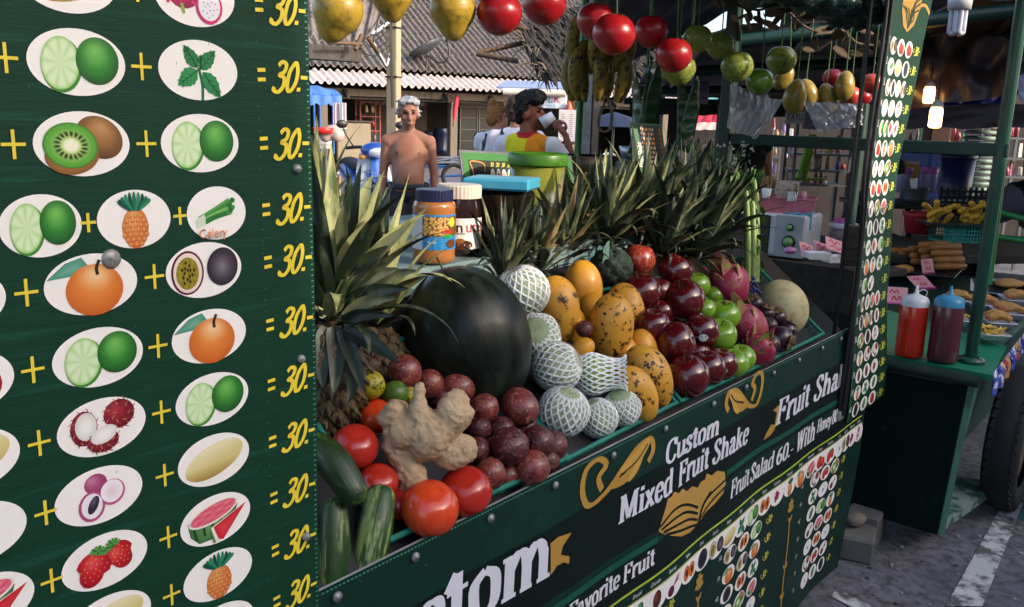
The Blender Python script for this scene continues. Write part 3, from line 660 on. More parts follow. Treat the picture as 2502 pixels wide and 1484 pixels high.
band(p, 1.0, 3.0, lambda x: .555+.022*max(0, (x-1.6)/1.2), lambda x: .576+.022*max(0, (x-1.6)/1.2), WHITE, .9, 90)
band(p, 1.0, 3.0, lambda x: .577+.022*max(0, (x-1.6)/1.2), lambda x: .5795+.022*max(0, (x-1.6)/1.2), '#a9c23c', 1, 90)
p.build('printed_band', ban, brel)
for tx, x, z, h, x1, sh, bo, c in (('Custom', .645, .778, .118, 1.18, 0, .2, LAV), ('Custom', 1.592, .866, .052, 1.855, .06, .21, LAV), ('Mixed', 1.414, .792, .058, 1.632, .04, .21, LAV), ('Fruit', 1.66, .792, .058, 1.815, .04, .21, LAV), ('Shake', 1.835, .792, .058, 2.04, .04, .21, LAV),
        ('Fruit', 2.215, .79, .073, 2.46, .12, .2, LAV), ('Shake', 2.50, .79, .073, 2.81, .12, .2, LAV), ('Favorite', 1.247, .643, .042, 1.432, 0, .2, OFF), ('Fruit', 1.445, .643, .042, 1.565, 0, .2, OFF), ('Fruit', 1.955, .662, .05, 2.075, .05, .2, OFF), ('Salad', 2.085, .662, .05, 2.235, .05, .2, OFF), ('60.-', 2.25, .662, .05, 2.37, .05, .2, OFF),
        ('With', 2.39, .658, .062, 2.545, .05, .2, OFF), ('Honey', 2.558, .675, .042, 2.665, .05, .22, OFF), ('80.-', 2.672, .675, .042, 2.745, .05, .22, OFF), ('&', 2.752, .675, .042, 2.78, .05, .22, OFF)):
    p = Pr(); serif(p, tx, x, z, h, c, rot=0, shear=sh, bold=bo, x1=x1); p.build('printed_word', ban, brel)
p = Pr(); p.ngon([(1.181, .776), (1.176, .842), (1.2, .846), (1.243, .838), (1.215, .822), (1.21, .806), (1.24, .79), (1.238, .776), (1.222, .786), (1.2, .788)], GOLD, 2); p.build('printed_flourish', ban, brel)
p = Pr()
for s_, cx, cz, sx in ((1, 1.27, .89, 1), (-1, 2.1, .905, .82)):           # gold scrolls
    g = lambda pts: [(cx+s_*x*sx, cz+z) for x, z in pts]
    p.pen(g([(.075, .0), (.06, .03), (.085, .05), (.055, .07), (.015, .06), (.005, .02), (.03, -.018), (.09, -.01), (.15, .025), (.2, .052), (.25, .058), (.265, .03), (.245, .008)]), .017, .009, GOLD, 2, True, 6)
    p.pen(g([(.14, .02), (.2, .03), (.25, .058)]), .03, .03, '#c79a48', 2.6, True, 6, True); p.pen(g([(.1, -.004), (.165, .0), (.2, .03)]), .022, .022, GOLD, 2.8, True, 6, True)
    p.pen(g([(.17, -.012), (.2, .01), (.23, .045)]), .02, .02, '#c79a48', 3, True, 6, True); p.pen(g([(.15, .012), (.2, .024), (.24, .05)]), .004, .004, dk, 3.4, True, 6)
p.ngon([(2.222, .79), (2.19, .80), (2.165, .782), (2.15, .765), (2.19, .768), (2.21, .776), (2.215, .83), (2.19, .84), (2.23, .85)], GOLD, 2)
pp = lambda L: [(q.x, q.z) for q in (py(x, y) for x, y in L)]
p.ngon(pp([(1600, 1296), (1610, 1265), (1620, 1235), (1624, 1217), (1634, 1212), (1642, 1200), (1655, 1204), (1664, 1193), (1676, 1200), (1690, 1188), (1704, 1192), (1711, 1178), (1722, 1172), (1726, 1157), (1738, 1162), (1750, 1150), (1768, 1152), (1771, 1180), (1764, 1208), (1745, 1230), (1722, 1252), (1705, 1278), (1682, 1300), (1658, 1309), (1630, 1306), (1612, 1302)]), '#bf9448', 2)
for k, L in enumerate(([(1604, 1285), (1640, 1245), (1672, 1232), (1704, 1240)], [(1607, 1292), (1645, 1263), (1675, 1250), (1703, 1255)], [(1612, 1298), (1650, 1280), (1680, 1268), (1702, 1270)], [(1618, 1303), (1655, 1295), (1682, 1286), (1700, 1282)], [(1705, 1268), (1725, 1220), (1770, 1172)], [(1706, 1272), (1730, 1233), (1768, 1190)], [(1707, 1276), (1735, 1245), (1766, 1206)])): p.pen(pp(L), .0075, .0065, dk, 3+.1*k, True, 8)
p.pen(pp([(1697, 1300), (1706, 1268), (1716, 1235), (1736, 1200)]), .011, .009, dk, 4, True, 6)
p.build('printed_emblem', ban, brel)
p = Pr()
names = 'Broccoli Chocolate Beetroot Melon Oreo Passion Mango Mint Lime Papaya Raspberry Pineapple Orange Watermelon Tomato Strawberry Milk Longan Mangosteen Lychee'.split()
kinds = 'leafy coffee beet papaya cookie passion mango mint lime papaya berry pine orange melon tomato straw milk passion berry lychee'.split()
nx = [1.505, 1.578, 1.655, 1.735, 1.81, 1.885, 1.96, 2.035, 2.115, 2.195, 2.275, 2.36, 2.445, 2.53, 2.605, 2.685, 2.765, 2.83, 2.895, 2.96]
for i, (nm, k, x) in enumerate(zip(names, kinds, nx)):
    dz = .022*max(0, (x-1.6)/1.2)
    textmesh(p, nm, x, .587+dz*.9, .0115, '#e3e4e2', .15, .62, 2, 'CENTER')
    oval(p, k, x+.012, .546+dz, .043, .03, 1)
p.build('printed_fruit_row', ban, brel)['kind'] = 'stuff'
pool = list(PICS)
def menu_block(p, xs, xp, xn, z0, dz, nrow, start):
    for r_ in range(nrow):
        z = z0-dz*r_; nov = 3
        for i in range(nov):
            k = pool[random.randrange(len(pool))]; oval(p, k, xs+i*(xp-xs)/3.05, z, .038, .025, 1)
            if i: 
                x = xs+(i-.5)*(xp-xs)/3.05; p.pen([(x-.006, z), (x+.006, z)], .002, .002, '#d8c648', 2, False); p.pen([(x, z-.006), (x, z+.006)], .002, .002, '#d8c648', 2.2, False)
        brush(p, '=30.-', xp-.028, z-.008, .021, '#d9d046', k=3)
        textmesh(p, '%d.' % (start+r_), xn, z+.005, .0135, '#e8e6e6', .1, .8, 2)
p = Pr()
menu_block(p, 1.985, 2.255, 1.918, .497, .058, 7, 58)
menu_block(p, 2.59, 2.84, 2.474, .512, .058, 7, 65)
menu_block(p, 1.37, 1.66, 1.29, .50, .064, 6, 51)
for x0 in (1.812, 2.395):
    z = .50
    p.pen([(x0+.004, .13), (x0, .25), (x0+.006, .36), (x0, .45)], .007, .007, GOLD, 2, True, 6)
    for k in range(5):
        a = R(90+(k-2)*42); p.pen([(x0, z-.025), (x0+.022*math.cos(a), z-.02+.034*math.sin(a))], .016, .016, GOLD, 2.4+.1*k, False, taper=True)
    for zz in (.455, .3, .2): p.pen([(x0-.014, zz), (x0+.002, zz-.012), (x0+.016, zz+.002)], .012, .012, GOLD, 2.5, True, 4, True)
p.build('printed_menu', ban, brel)['kind'] = 'stuff'
p = Pr()
for i in range(320):
    x = .66+i*.0072; p.poly([(x, .9665), (x+.004, .9665), (x+.004, .969), (x, .969)], '#4d8f7c', 2)
for i in range(70):
    x, z, l = random.uniform(.7, 2.9), random.uniform(.5, .96), random.uniform(.001, .004); p.poly([(x, z), (x+l, z+l*.6), (x+l+.001, z)], '#5f8f84', 2)
p.build('weld_marks', ban, brel)['kind'] = 'stuff'
b0 = M(); b0.lathe([(.0, .004), (.003, .0036), (.0034, .0022), (.0072, .0018), (.0078, 0), (.0076, -.002)], 14, Matrix.Rotation(R(90), 4, 'X'))
me = b0.mesh('rivet', mat('dull_rivet', '#8f8f94', '#6c6a70', rough=.45, metal=.3, scale=300))
for x in (.685, .833, 1.006, 1.184, 1.377, 1.583, 1.811, 1.99, 2.162, 2.338, 2.52, 2.68): put('rivet', me, ban, (x-1.82, ban_y(x, .953)-.005, .953-.1))

# ------------------------------------------------------------------ the narrow price panel at the stall's right end
strip = thing('price_strip', 'narrow tall green vinyl price strip numbered 21 to 40 at the stall\'s right end', 'sign', (3.04, 0, .64))
SX0, SX1 = 2.838, 3.2
def lut(t, z):
    for (a, p), (b_, q) in zip(t, t[1:]):
        if z <= b_: return p+(q-p)*max(0, (z-a)/(b_-a))
    return t[-1][1]
SL_ = [(.64, 2.8), (.85, 2.773), (1.08, 2.752), (1.3, 2.74), (1.6, 2.745), (2.0, 2.767)]; SR_ = [(.64, 3.209), (.77, 3.168), (1.03, 3.08), (1.22, 3.042), (1.34, 3.034), (1.46, 3.038), (1.6, 3.064), (1.8, 3.122), (2.016, 3.175)]
def str_pt(x, z): l = lut(SL_, z); return (l+(x-SX0)/(SX1-SX0)*(lut(SR_, z)-l), -.014+.002*math.sin(z*14)+.005*math.sin((x-SX0)*9)+.003*math.sin(z*5), z)
b = M(); b.grid(lambda u, v: str_pt(SX0+(SX1-SX0)*u, .645+.055*(1-u)*0+1.5*v), 16, 60, True, -.002)
b.build('vinyl_sheet', m_green, strip)
def srel(p): q = str_pt(p[0], p[2]); return (q[0]-3.04, q[1]+p[1]-.003, q[2]-.64)
p = Pr(); random.seed(21)
for r_ in range(20):
    z = 1.845-r_*.0617; three = r_ in (2, 4, 13, 14) 
    n = 4 if three else 3
    if r_ in (12,): n = 2
    for i in range(n):
        k = pool[random.randrange(len(pool))]
        x = 2.915+i*(.057 if n == 4 else .08)
        oval(p, k, x, z, .027 if n == 4 else .035, .0265, 1)
        if i:
            xx = x-(.029 if n == 4 else .0415); p.pen([(xx-.006, z), (xx+.006, z)], .002, .002, '#e0d24a', 2, False); p.pen([(xx, z-.006), (xx, z+.006)], .002, .002, '#e0d24a', 2.2, False)
    brush(p, '=30.-', 3.118, z-.012, .026, '#d6d84e', wx=1.0, k=3)
    textmesh(p, '%d.' % (21+r_), 2.845, z+.005, .022, '#efeeec', .1, .75, 2)
p.build('printed_menu', strip, srel)['kind'] = 'stuff'
p = Pr()
p.ngon([(2.93, 2.0), (2.96, 2.035), (2.99, 2.02), (3.02, 2.06), (3.05, 2.045), (3.09, 2.07), (3.1, 2.02), (3.11, 1.98), (3.08, 1.92), (3.03, 1.895), (2.98, 1.91), (2.945, 1.95)], '#a8823c', 1)
for k in range(5): p.pen([(2.945+.028*k, 1.965), (2.98+.022*k, 1.955-.004*k), (3.03+.006*k, 1.905+.006*k)], .007, .007, '#0a2c20', 2+.1*k, True, 5)
for k in range(4): p.pen([(3.03, 1.91+.01*k), (3.06, 1.955+.015*k), (3.1, 1.97+.02*k)], .006, .006, '#0a2c20', 3+.1*k, True, 5)
p.pen([(3.1, 1.985), (3.15, 1.99), (3.2, 1.97)], .012, .01, GOLD, 1); p.build('printed_emblem', strip, srel)
p = Pr()
for i in range(170):
    z = .65+i*.0088
    for x in (2.842, 3.1945): p.poly([(x, z), (x+.003, z), (x+.003, z+.003), (x, z+.003)], '#4d8f7c', 2)
p.build('weld_marks', strip, srel)['kind'] = 'stuff'

# ------------------------------------------------------------------ the stall itself
m_dgreen = mat('dark_green_paint', '#0c2a24', '#14382e', rough=.45, scale=20, bump=.1, c3='#23221e', scale3=30, thr3=.66)
m_black = mat('black_metal', '#141416', '#1e1e20', rough=.4, scale=30)
m_wood = mat('grey_timber', '#534a43', '#6a5f56', rough=.8, scale=9, bump=.4, stretch=(1, 1, .12), c3='#3f362f', scale3=16, thr3=.62)
m_dwood = mat('dark_timber', '#2c2824', '#403a34', rough=.8, scale=8, bump=.4, c3='#1a1816', scale3=14, thr3=.6)
m_steel = mat('galvanised_pipe', '#74757a', '#55565a', rough=.35, metal=.85, scale=40)
SL = math.atan2(.325, .42)
stall = thing('fruit_stall', 'green fruit shake stall with sloped display, shelf and posts behind the long banner', 'stall', (1.8, .5, GZ))
b = M(); b.box((1.72, .62, .5), (2.2, 1.1, .8), b=.01); b.build('cabinet', m_dgreen, stall)
b = M(); b.box((1.74, .012, .945), (2.2, .018, .036), b=.004); b.build('front_rail', mat('white_lip', '#b9b7b6', '#8f8d8c', rough=.5), stall)
b = M(); T = Matrix.Translation((1.72, .235, 1.085)) @ Matrix.Rotation(SL, 4, 'X'); b.X = T; b.box((0, 0, 0), (2.2, .53, .02)); b.build('display_slope', m_black, stall)  # black, so crevice shade between the fruit is put into the colour
m_teal = mat('worn_teal_plank', '#45686a', '#7f8c8a', rough=.6, scale=10, bump=.3, contrast=.12, c3='#33383a', scale3=34, thr3=.63, stretch=(.35, 1, 1))
for i in range(6):
    b = M(); b.box((1.62, .48+.125*i, 1.272-.002*(i % 2)), (1.98, .121, .024), b=.003); b.build('shelf_plank', m_teal, stall)
b = M(); b.box((1.62, .418, 1.247), (1.98, .016, .05), b=.002); b.build('shelf_edge', m_teal, stall)
for x, y, z1, r_, m_ in ((2.735, .035, 2.35, .006, m_black), (.62, .06, 2.35, .022, m_dgreen), (.62, 1.18, 2.35, .022, m_dgreen)):
    b = M(); b.box((x, y, (z1+GZ)/2), (r_*2, r_*2, z1-GZ), b=.003); b.build('post', m_, stall)
for y in (.06, 1.18):
    b = M(); b.box((1.72, y, 2.37), (2.3, .04, .04), b=.003); b.build('roof_beam', m_dgreen, stall)
q = at(1440, 330, 3.3)
b = M(); b.box((q.x, q.y, 1.4), (.055, .055, 2.0), b=.005); b.build('post', m_steel, stall)
q = at(1417, 330, 3.1); b = M(); b.tube([(q.x-.02, q.y, .5), (q.x, q.y, 2.3)], .013, 8); b.build('post', mat('bright_green_pipe', '#1f7a34', '#17602a', rough=.35, scale=25), stall)
# roof: a dark sheet over the back of the stall with a striped tarpaulin rolled at the right front
m_tarp = mat('dark_tarp', '#201c22', '#2d272c', rough=.5, scale=6, bump=.4, bscale=14)
b = M(); b.grid(lambda u, v: (2.05+1.6*v+(1.15-.5*v)*u, .34+1.5*v, 2.2-.27*v+.012*math.sin(u*30)+.02*noise.noise(Vector((u*9, v*9, 3)))), 60, 24, True, .006); b.build('roof_sheet', m_tarp, stall)
m_fold = mat('green_tarp', '#1a302a', '#33504a', rough=.3, scale=30, contrast=.12, bump=.6, bscale=60, c3='#8a9a98', scale3=45, thr3=.64, soft3=.05)
def roll(u, v):
    x = 2.25+.72*u; a = v*2*math.pi; rr = .052*(1+.16*math.sin(x*75+a*2)+.5*noise.noise(Vector((x*26, a*1.5, 2)))+.3*noise.noise(Vector((x*60, a*3, 7))))
    return (x, .22+rr*math.cos(a)*1.3-.1*u, 1.985+rr*math.sin(a)-.03*u+.02*math.sin(u*3.1))
b = M(); b.grid(lambda u, v: (.3+2.75*u, -.6+.94*v, 2.46-.2*v+.012*math.sin(u*40)), 60, 12, True, .006); b.build('unseen_shade_awning', m_tarp, stall)  # added above the view to cut top light on fruit and panel
b = M(); b.grid(lambda u, v: (.3+2.75*u, .35+1.9*v, 2.4+.012*math.sin(u*40)), 40, 12, True, .006); b.build('unseen_top_cover', m_tarp, stall)  # unseen cover added to block sky light and deepen the fruit shadows
b = M(); b.grid(roll, 130, 26); b.build('rolled_tarpaulin', m_fold, stall)
b = M()
def flap(u, v):
    x = 1.85+1.1*u; return (x, .14+.3*v+.02*math.sin(x*31+v*4), 2.09-.07*v+.02*noise.noise(Vector((x*14, v*3, 5)))-.04*u)
b.grid(flap, 80, 8, True, .003); b.build('tarpaulin_edge', m_fold, stall)
for k in range(2):                                                      # cables beside the strip
    x0 = 2.705+.026*k
    b = M(); b.tube(catmull([(x0, -.012-.006*k, 2.3), (x0+.02*math.sin(k), -.02, 1.9), (x0-.02, -.016-.006*k, 1.5), (x0+.012*math.cos(k*2), -.02, 1.2), (x0, -.014-.005*k, .72)], 6), .006, 6); b.build('cable', m_black, stall)
b = M(); b.box((2.735, -.012, .69), (.045, .012, .03), b=.002); b.build('hasp', m_screw, stall)
b = M(); b.box((2.742, -.018, .84), (.028, .012, .30), b=.002); b.build('dark_strap', m_black, stall)

# baskets
m_bask = mat('teal_plastic', '#166a5c', '#1c7666', rough=.4, scale=20)
def basket_mesh(W, Lg, H, g=.016, t=.0024):
    b = M(); b.box((0, 0, t/2), (W, Lg, t))
    n = int(W/g)
    for i in range(n+1):
        x = -W/2+W*i/n
        for y in (-Lg/2, Lg/2): b.box((x, y, H/2), (.004, t, H))
    n2 = int(Lg/g)
    for i in range(n2+1):
        y = -Lg/2+Lg*i/n2
        for x in (-W/2, W/2): b.box((x, y, H/2), (t, .004, H))
    for k in (.3, .62):
        for y in (-Lg/2, Lg/2): b.box((0, y, H*k), (W, t*1.1, .004))
        for x in (-W/2, W/2): b.box((x, 0, H*k), (t*1.1, Lg, .004))
    lat = b.mesh('lattice', m_bask)
    b = M()
    for y in (-1, 1): b.box((0, y*(Lg/2+.002), H), (W+.016, .009, .01), b=.002)
    for x in (-1, 1): b.box((x*(W/2+.002), 0, H+.0004), (.009, Lg+.014, .01), b=.002)
    return lat, b.mesh('rim', m_bask)
bl, br = basket_mesh(.44, .34, .04)
for i, (x, lab) in enumerate(((1.01, 'teal plastic lattice basket under the tomatoes and passion fruit'), (1.475, 'teal plastic lattice basket under the netted guavas and mangoes'), (1.945, 'teal plastic lattice basket under the red and green apples'), (2.40, 'teal plastic lattice basket under the dragon fruit and pale melon'))):
    t = thing('basket', lab, 'basket', (x+(.035 if i == 0 else 0), .192, 1.046), (SL, 0, R((-1, 1.5, -1, .5)[i])), 'teal baskets on the display slope')
    put('lattice', bl, t); put('rim', br, t)

# ------------------------------------------------------------------ fruit
def slope_pt(x, y, lift=0.0, k=.77):
    v = ray(x, y); t = (1.012+k*(CAMLOC.y-.06)-CAMLOC.z)/(v.z-k*v.y); return CAMLOC+v*(t-lift)
def dep(P): return (P-CAMLOC).dot(_f)
def rmat(ax, an): return Matrix.Rotation(an, 3, ax)
def vdir(P, right, up, toward=0):
    """a direction given as it looks in the picture"""
    return (_r*right+_u*up-(P-CAMLOC).normalized()*toward).normalized()
m_tom = mat('tomato_skin', '#c8321a', '#d2501e', rough=.22, scale=1.6, coat=.35, contrast=.2)
m_tom2 = mat('red_tomato_skin', '#a01c16', '#b83020', rough=.24, scale=1.6, coat=.35)
m_stem = mat('dry_stem', '#5a4a2c', '#3c2e1a', rough=.8)
def round_fruit(name, material, dent=.16, lobes=5, lob=.03, squash=.9, n=32, m=18, base=.04):
    def fn(p, th, ph):
        k = 1+lob*math.cos(lobes*ph)*math.sin(th)**2*(.4+.6*abs(math.cos(th)))
        z = p.z*squash
        if p.z > 0: z -= dent*math.exp(-(math.sin(th)/.32)**2)
        else: z += base*math.exp(-(math.sin(th)/.3)**2)
        return Vector((p.x*k, p.y*k, z))
    b = M(); b.ball((0, 0, 0), 1, n, m, None, fn); return b.mesh(name, material)
me_tom = round_fruit('tomato', m_tom, .08, 6, .012, .88); me_tom2 = round_fruit('tomato', m_tom2, .08, 5, .015, .86)
def place(name, me, lab, cat, x, y, r, rot=(0, 0, 0), lift=0, group=None, sc_=(1, 1, 1), pos=None):
    P = pos or slope_pt(x, y, lift); s_ = px2m(r, dep(P))
    o = put(name, me, None, P, rot, (s_*sc_[0], s_*sc_[1], s_*sc_[2])); return tag(o, lab, cat, group)
def along(P, right, up, toward=0, spin=0):
    return (align(vdir(P, right, up, toward)) @ Matrix.Rotation(spin, 3, 'Z'))
TG = 'tomatoes at the left front'
for lab, me, x, y, r, lift in (('orange-red tomato at the very front by the banner edge', me_tom, 1051, 1242, 72, .015), ('brighter red tomato touching the front orange tomato, on its right', me_tom2, 1137, 1201, 66, .0),
        ('dark red tomato between the cucumber and the ginger', me_tom2, 868, 1091, 58, .0), ('half hidden orange tomato behind the ginger, below the lime', me_tom, 921, 1018, 46, -.02),
        ('deep red tomato mostly hidden under the ginger, behind the cucumbers', me_tom2, 925, 1180, 50, -.02), ('shadowed red tomato between the upright cucumber and the front tomato', me_tom2, 975, 1235, 40, -.045)):
    P = slope_pt(x, y, lift); place('tomato', me, lab, 'tomato', x, y, r, along(P, .3*math.sin(x), .6, .8), lift, TG)
# limes
m_lime = mat('blotchy_lime', '#9a9020', '#b9a92a', rough=.4, scale=2.5, c3='#3f4a18', scale3=4.5, thr3=.56, bump=.15, bscale=16)
m_limeg = mat('green_lime', '#3c5a1c', '#52702a', rough=.35, scale=2.5, bump=.15, bscale=16)
me_l = round_fruit('lime', m_lime, .0, 4, .01, 1.0, 24, 14, 0); me_lg = round_fruit('lime', m_limeg, .0, 4, .01, 1.0, 24, 14, 0)
for lab, me, x, y, r in (('yellow lime with dark blotches below the pineapple leaves', me_l, 904, 941, 37), ('dark green lime beside the yellow blotched lime', me_lg, 966, 962, 32), ('small yellow lime peeping out behind the ginger', me_l, 1000, 965, 20)):
    place('lime', me, lab, 'lime', x, y, r, (.3, .2, x), .03, 'limes')
# passion fruit
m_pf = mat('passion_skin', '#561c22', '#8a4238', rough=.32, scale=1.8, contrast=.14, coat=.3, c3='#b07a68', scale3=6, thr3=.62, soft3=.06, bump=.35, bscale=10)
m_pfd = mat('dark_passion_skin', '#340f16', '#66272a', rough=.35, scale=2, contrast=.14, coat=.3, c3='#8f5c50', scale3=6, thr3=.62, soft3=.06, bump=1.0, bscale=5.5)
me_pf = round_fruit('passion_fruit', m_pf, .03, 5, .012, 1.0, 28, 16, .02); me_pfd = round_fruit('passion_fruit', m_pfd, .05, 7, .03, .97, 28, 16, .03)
b = M(); b.lathe([(.0, .05), (.09, .04), (.11, 0)], 8); me_cal = b.mesh('calyx', m_stem)
PG = 'passion fruit heap'
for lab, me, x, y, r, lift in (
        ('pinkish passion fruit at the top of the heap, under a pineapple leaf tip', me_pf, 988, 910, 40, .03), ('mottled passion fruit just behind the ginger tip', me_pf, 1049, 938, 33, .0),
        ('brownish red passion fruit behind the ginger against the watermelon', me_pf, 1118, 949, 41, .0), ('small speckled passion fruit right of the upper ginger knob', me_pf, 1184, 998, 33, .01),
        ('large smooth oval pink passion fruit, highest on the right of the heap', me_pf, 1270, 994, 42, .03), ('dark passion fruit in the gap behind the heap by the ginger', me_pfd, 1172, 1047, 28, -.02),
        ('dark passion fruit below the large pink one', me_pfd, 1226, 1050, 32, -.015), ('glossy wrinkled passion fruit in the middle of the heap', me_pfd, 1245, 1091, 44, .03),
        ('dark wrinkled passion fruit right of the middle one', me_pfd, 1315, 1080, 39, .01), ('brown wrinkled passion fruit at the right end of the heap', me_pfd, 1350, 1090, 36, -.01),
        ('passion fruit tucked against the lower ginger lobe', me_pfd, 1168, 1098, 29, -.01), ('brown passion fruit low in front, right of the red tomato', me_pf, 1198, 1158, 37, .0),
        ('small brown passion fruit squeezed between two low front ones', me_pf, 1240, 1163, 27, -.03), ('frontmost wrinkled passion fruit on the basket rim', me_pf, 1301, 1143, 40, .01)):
    P = slope_pt(x, y, lift); s_ = px2m(r*1.1, dep(P))
    t = thing('passion_fruit', lab, 'passion fruit', P, along(P, math.sin(x*3), math.cos(x*1.7), .4+.5*math.sin(x)), PG)
    sz = 1.16 if x == 1270 else 1
    put('skin', me, t, scale=(s_*(1+.06*math.sin(x*7)), s_*(1+.06*math.cos(x*5)), s_*sz)); put('calyx', me_cal, t, (0, 0, s_*sz*.97), scale=s_)
place('passion_fruit', me_pfd, 'wrinkled brown passion fruit wedged between the yellow mangoes', 'passion fruit', 1428, 804, 22, (.4, 0, 0), .03)
# ginger
m_gin = mat('ginger_skin', '#ab8f6e', '#c4a986', rough=.65, scale=30, c3='#7a6044', scale3=48, thr3=.66, soft3=.08, bump=.7, bscale=130, detail=6, contrast=.22)
gb = M(); gd = 1.40
def gp(x, y, o=0): return at(x, y, gd-o)
for pts, rs, k in (([(968, 1010), (975, 1065), (985, 1110), (998, 1160)], [40, 47, 48, 40], 0), ([(1000, 1150), (1010, 1180), (985, 1195)], [42, 38, 20], .01), ([(985, 1060), (1030, 1040), (1060, 1060), (1035, 1095)], [45, 52, 55, 45], .02),
        ([(1025, 1030), (1025, 985), (1026, 945)], [32, 23, 17], .03), ([(1070, 1060), (1110, 1010), (1118, 975)], [48, 52, 30], .015), ([(1110, 1010), (1142, 1010)], [44, 22], .02), ([(1060, 1085), (1105, 1105), (1135, 1095)], [38, 52, 40], .0), ([(965, 1005), (945, 1020)], [34, 26], .02), ([(955, 1060), (952, 1090)], [26, 20], .02)):
    for i in range(len(pts)-1):
        for j in range(5):
            t = j/4; x = pts[i][0]+(pts[i+1][0]-pts[i][0])*t; y = pts[i][1]+(pts[i+1][1]-pts[i][1])*t
            gb.ball(gp(x, y, k), px2m(rs[i]+(rs[i+1]-rs[i])*t, gd)*(.84+.05*math.sin(j*2.2+i)), 14, 9)
g0 = at(1030, 1080, gd)
def gdisp(co, n):
    a = co.dot(_r)*.8+co.dot(_u)*.9
    return co+n*(.0005*math.sin(a*520+9*noise.noise(co*30))+.0042*noise.noise(co*38)+.0022*noise.noise(co*110)+.001*noise.noise(co*260))
gme = fuse(gb, 'ginger_root', m_gin, .0032, 3, g0, gdisp)
tag(put('ginger_root', gme, None, g0), 'knobbly beige ginger root lying on the tomatoes and passion fruit', 'ginger')
# cucumbers
m_cuc = mat('cucumber_skin', '#1c3414', '#35552a', rough=.4, scale=45, coat=.1, bump=.35, bscale=260, stretch=(1, 1, .14), c3='#8fa562', scale3=85, thr3=.56, soft3=.07)
m_cucd = mat('dark_cucumber_skin', '#15270f', '#263f1e', rough=.4, scale=45, coat=.12, bump=.35, bscale=260, stretch=(1, 1, .14), c3='#5f763c', scale3=85, thr3=.6, soft3=.07)
def cucumber(pts, r, material, lab):
    P = [p if isinstance(p, Vector) else slope_pt(p[0], p[1], p[2]) for p in pts]; C = catmull(P, 8); n = len(C)
    ax = (P[-1]-P[0]).normalized(); rr = []
    for i in range(n):
        t = i/(n-1); rr.append(r*max(.02, (1-abs(2*t-1)**4.5))**.5*(1-.05*math.sin(t*9)))
    b = M(); L_ = (P[-1]-P[0]).length; mid = (P[0]+P[-1])/2; Rm = align(ax).transposed()
    b.tube([Rm @ (p-mid) for p in C], rr, 20, False)
    o = b.build('cucumber', material, None, True); o.location = mid; o.rotation_euler = Rm.transposed().to_euler(); return tag(o, lab, 'cucumber', 'cucumbers in the left corner')
cucumber([(748, 1072, .05), (815, 1130, .06), (880, 1232, .05)], .0245, m_cucd, 'dark green cucumber lying aslant on top of the other two')
cucumber([py(814, 1215, .085), py(816, 1340, .06), py(802, 1490, .04)], .0225, m_cuc, 'light striped cucumber standing at the far left beside the price panel')
cucumber([py(932, 1185, .085), py(918, 1290, .06), py(884, 1440, .04)], .0255, m_cuc, 'fat pale-bellied cucumber in front, left of the front tomato')
# watermelon
m_wm = mat('watermelon_rind', '#060b07', '#0d160e', rough=.4, spec=.35, scale=3.2, coat=.06, c3='#27332a', scale3=3.5, thr3=.6, soft3=.14, bump=.15, bscale=9, stretch=(1, 1, .22))
P = slope_pt(1142, 835, .02); d_ = dep(P)
b = M(); b.ball((0, 0, 0), 1, 48, 28, None, lambda p, th, ph: Vector((p.x*(1+.012*math.cos(10*ph)), p.y*(1+.012*math.cos(10*ph)), p.z+.05*(1-p.z*p.z))))
t = thing('watermelon', 'huge dark green watermelon standing on end behind the ginger', 'watermelon', P, along(P, -.34, 1, .05))
put('rind', b.mesh('rind', m_wm), t, scale=(px2m(156, d_), px2m(156, d_), px2m(188, d_)))
b = M(); b.tube(catmull([(0, 0, .0), (.004, 0, .02), (.02, .004, .028), (.035, -.004, .02), (.045, 0, .026)], 5), [.004]+[.0022]*19+[.001], 6); b.build('stalk', m_stem, t, True).location = (0, 0, px2m(188, d_)*.985)
# guavas in foam nets
m_guava = mat('guava_skin', '#7d9a4c', '#94ae62', rough=.35, scale=2.5, bump=.2, bscale=7)
m_net = mat('white_foam_net', '#f0f3f0', '#fafcfa', rough=.7, scale=60)
m_wrap = mat_film('cling_film', gloss=.2, rough=.12, haze=.13)
def gfn(p, th, ph):
    k = 1+.03*math.cos(5*ph)*math.sin(th); z = p.z*(.98)
    if p.z > 0: z -= .14*math.exp(-(math.sin(th)/.28)**2)
    return Vector((p.x*k, p.y*k, z))
b = M(); b.ball((0, 0, 0), 1, 32, 20, None, gfn); me_g = b.mesh('fruit', m_guava)
def net_mesh(n=19, th0=.42, th1=2.75, flare=0, rr=.044):
    b = M()
    for sgn in (1, -1):
        for i in range(n):
            pts = []
            for j in range(13):
                t = j/12; th = th0+(th1-th0)*t; ph = 2*math.pi*i/n+sgn*t*1.55
                p = Vector((math.sin(th)*math.cos(ph), math.sin(th)*math.sin(ph), math.cos(th)))
                q = gfn(p, th, ph)*1.035
                if flare and t < .45:
                    u = (.45-t)/.45; q.z = q.z+flare*u; s_ = .62+.3*u*u; l = math.hypot(q.x, q.y) or 1; q.x = q.x*(1-u)+q.x/l*s_*u; q.y = q.y*(1-u)+q.y/l*s_*u
                pts.append(q)
            b.tube(pts, rr, 5, False)
    return b.mesh('foam_net', m_net)
me_net, me_net2, me_net3 = net_mesh(), net_mesh(21, .3, 2.8, .75, .048), net_mesh(19, .62, 2.8)
b = M(); b.ball((0, 0, 0), 1.09, 24, 16, None, lambda p, th, ph: p*(1+.02*math.sin(7*ph+3*th)*math.sin(th))); me_film = b.mesh('cling_film', m_wrap)
b = M(); b.lathe([(0, .0), (.05, .02), (.09, .015), (.1, -.03)], 9); me_gc = b.mesh('blossom_end', m_stem)
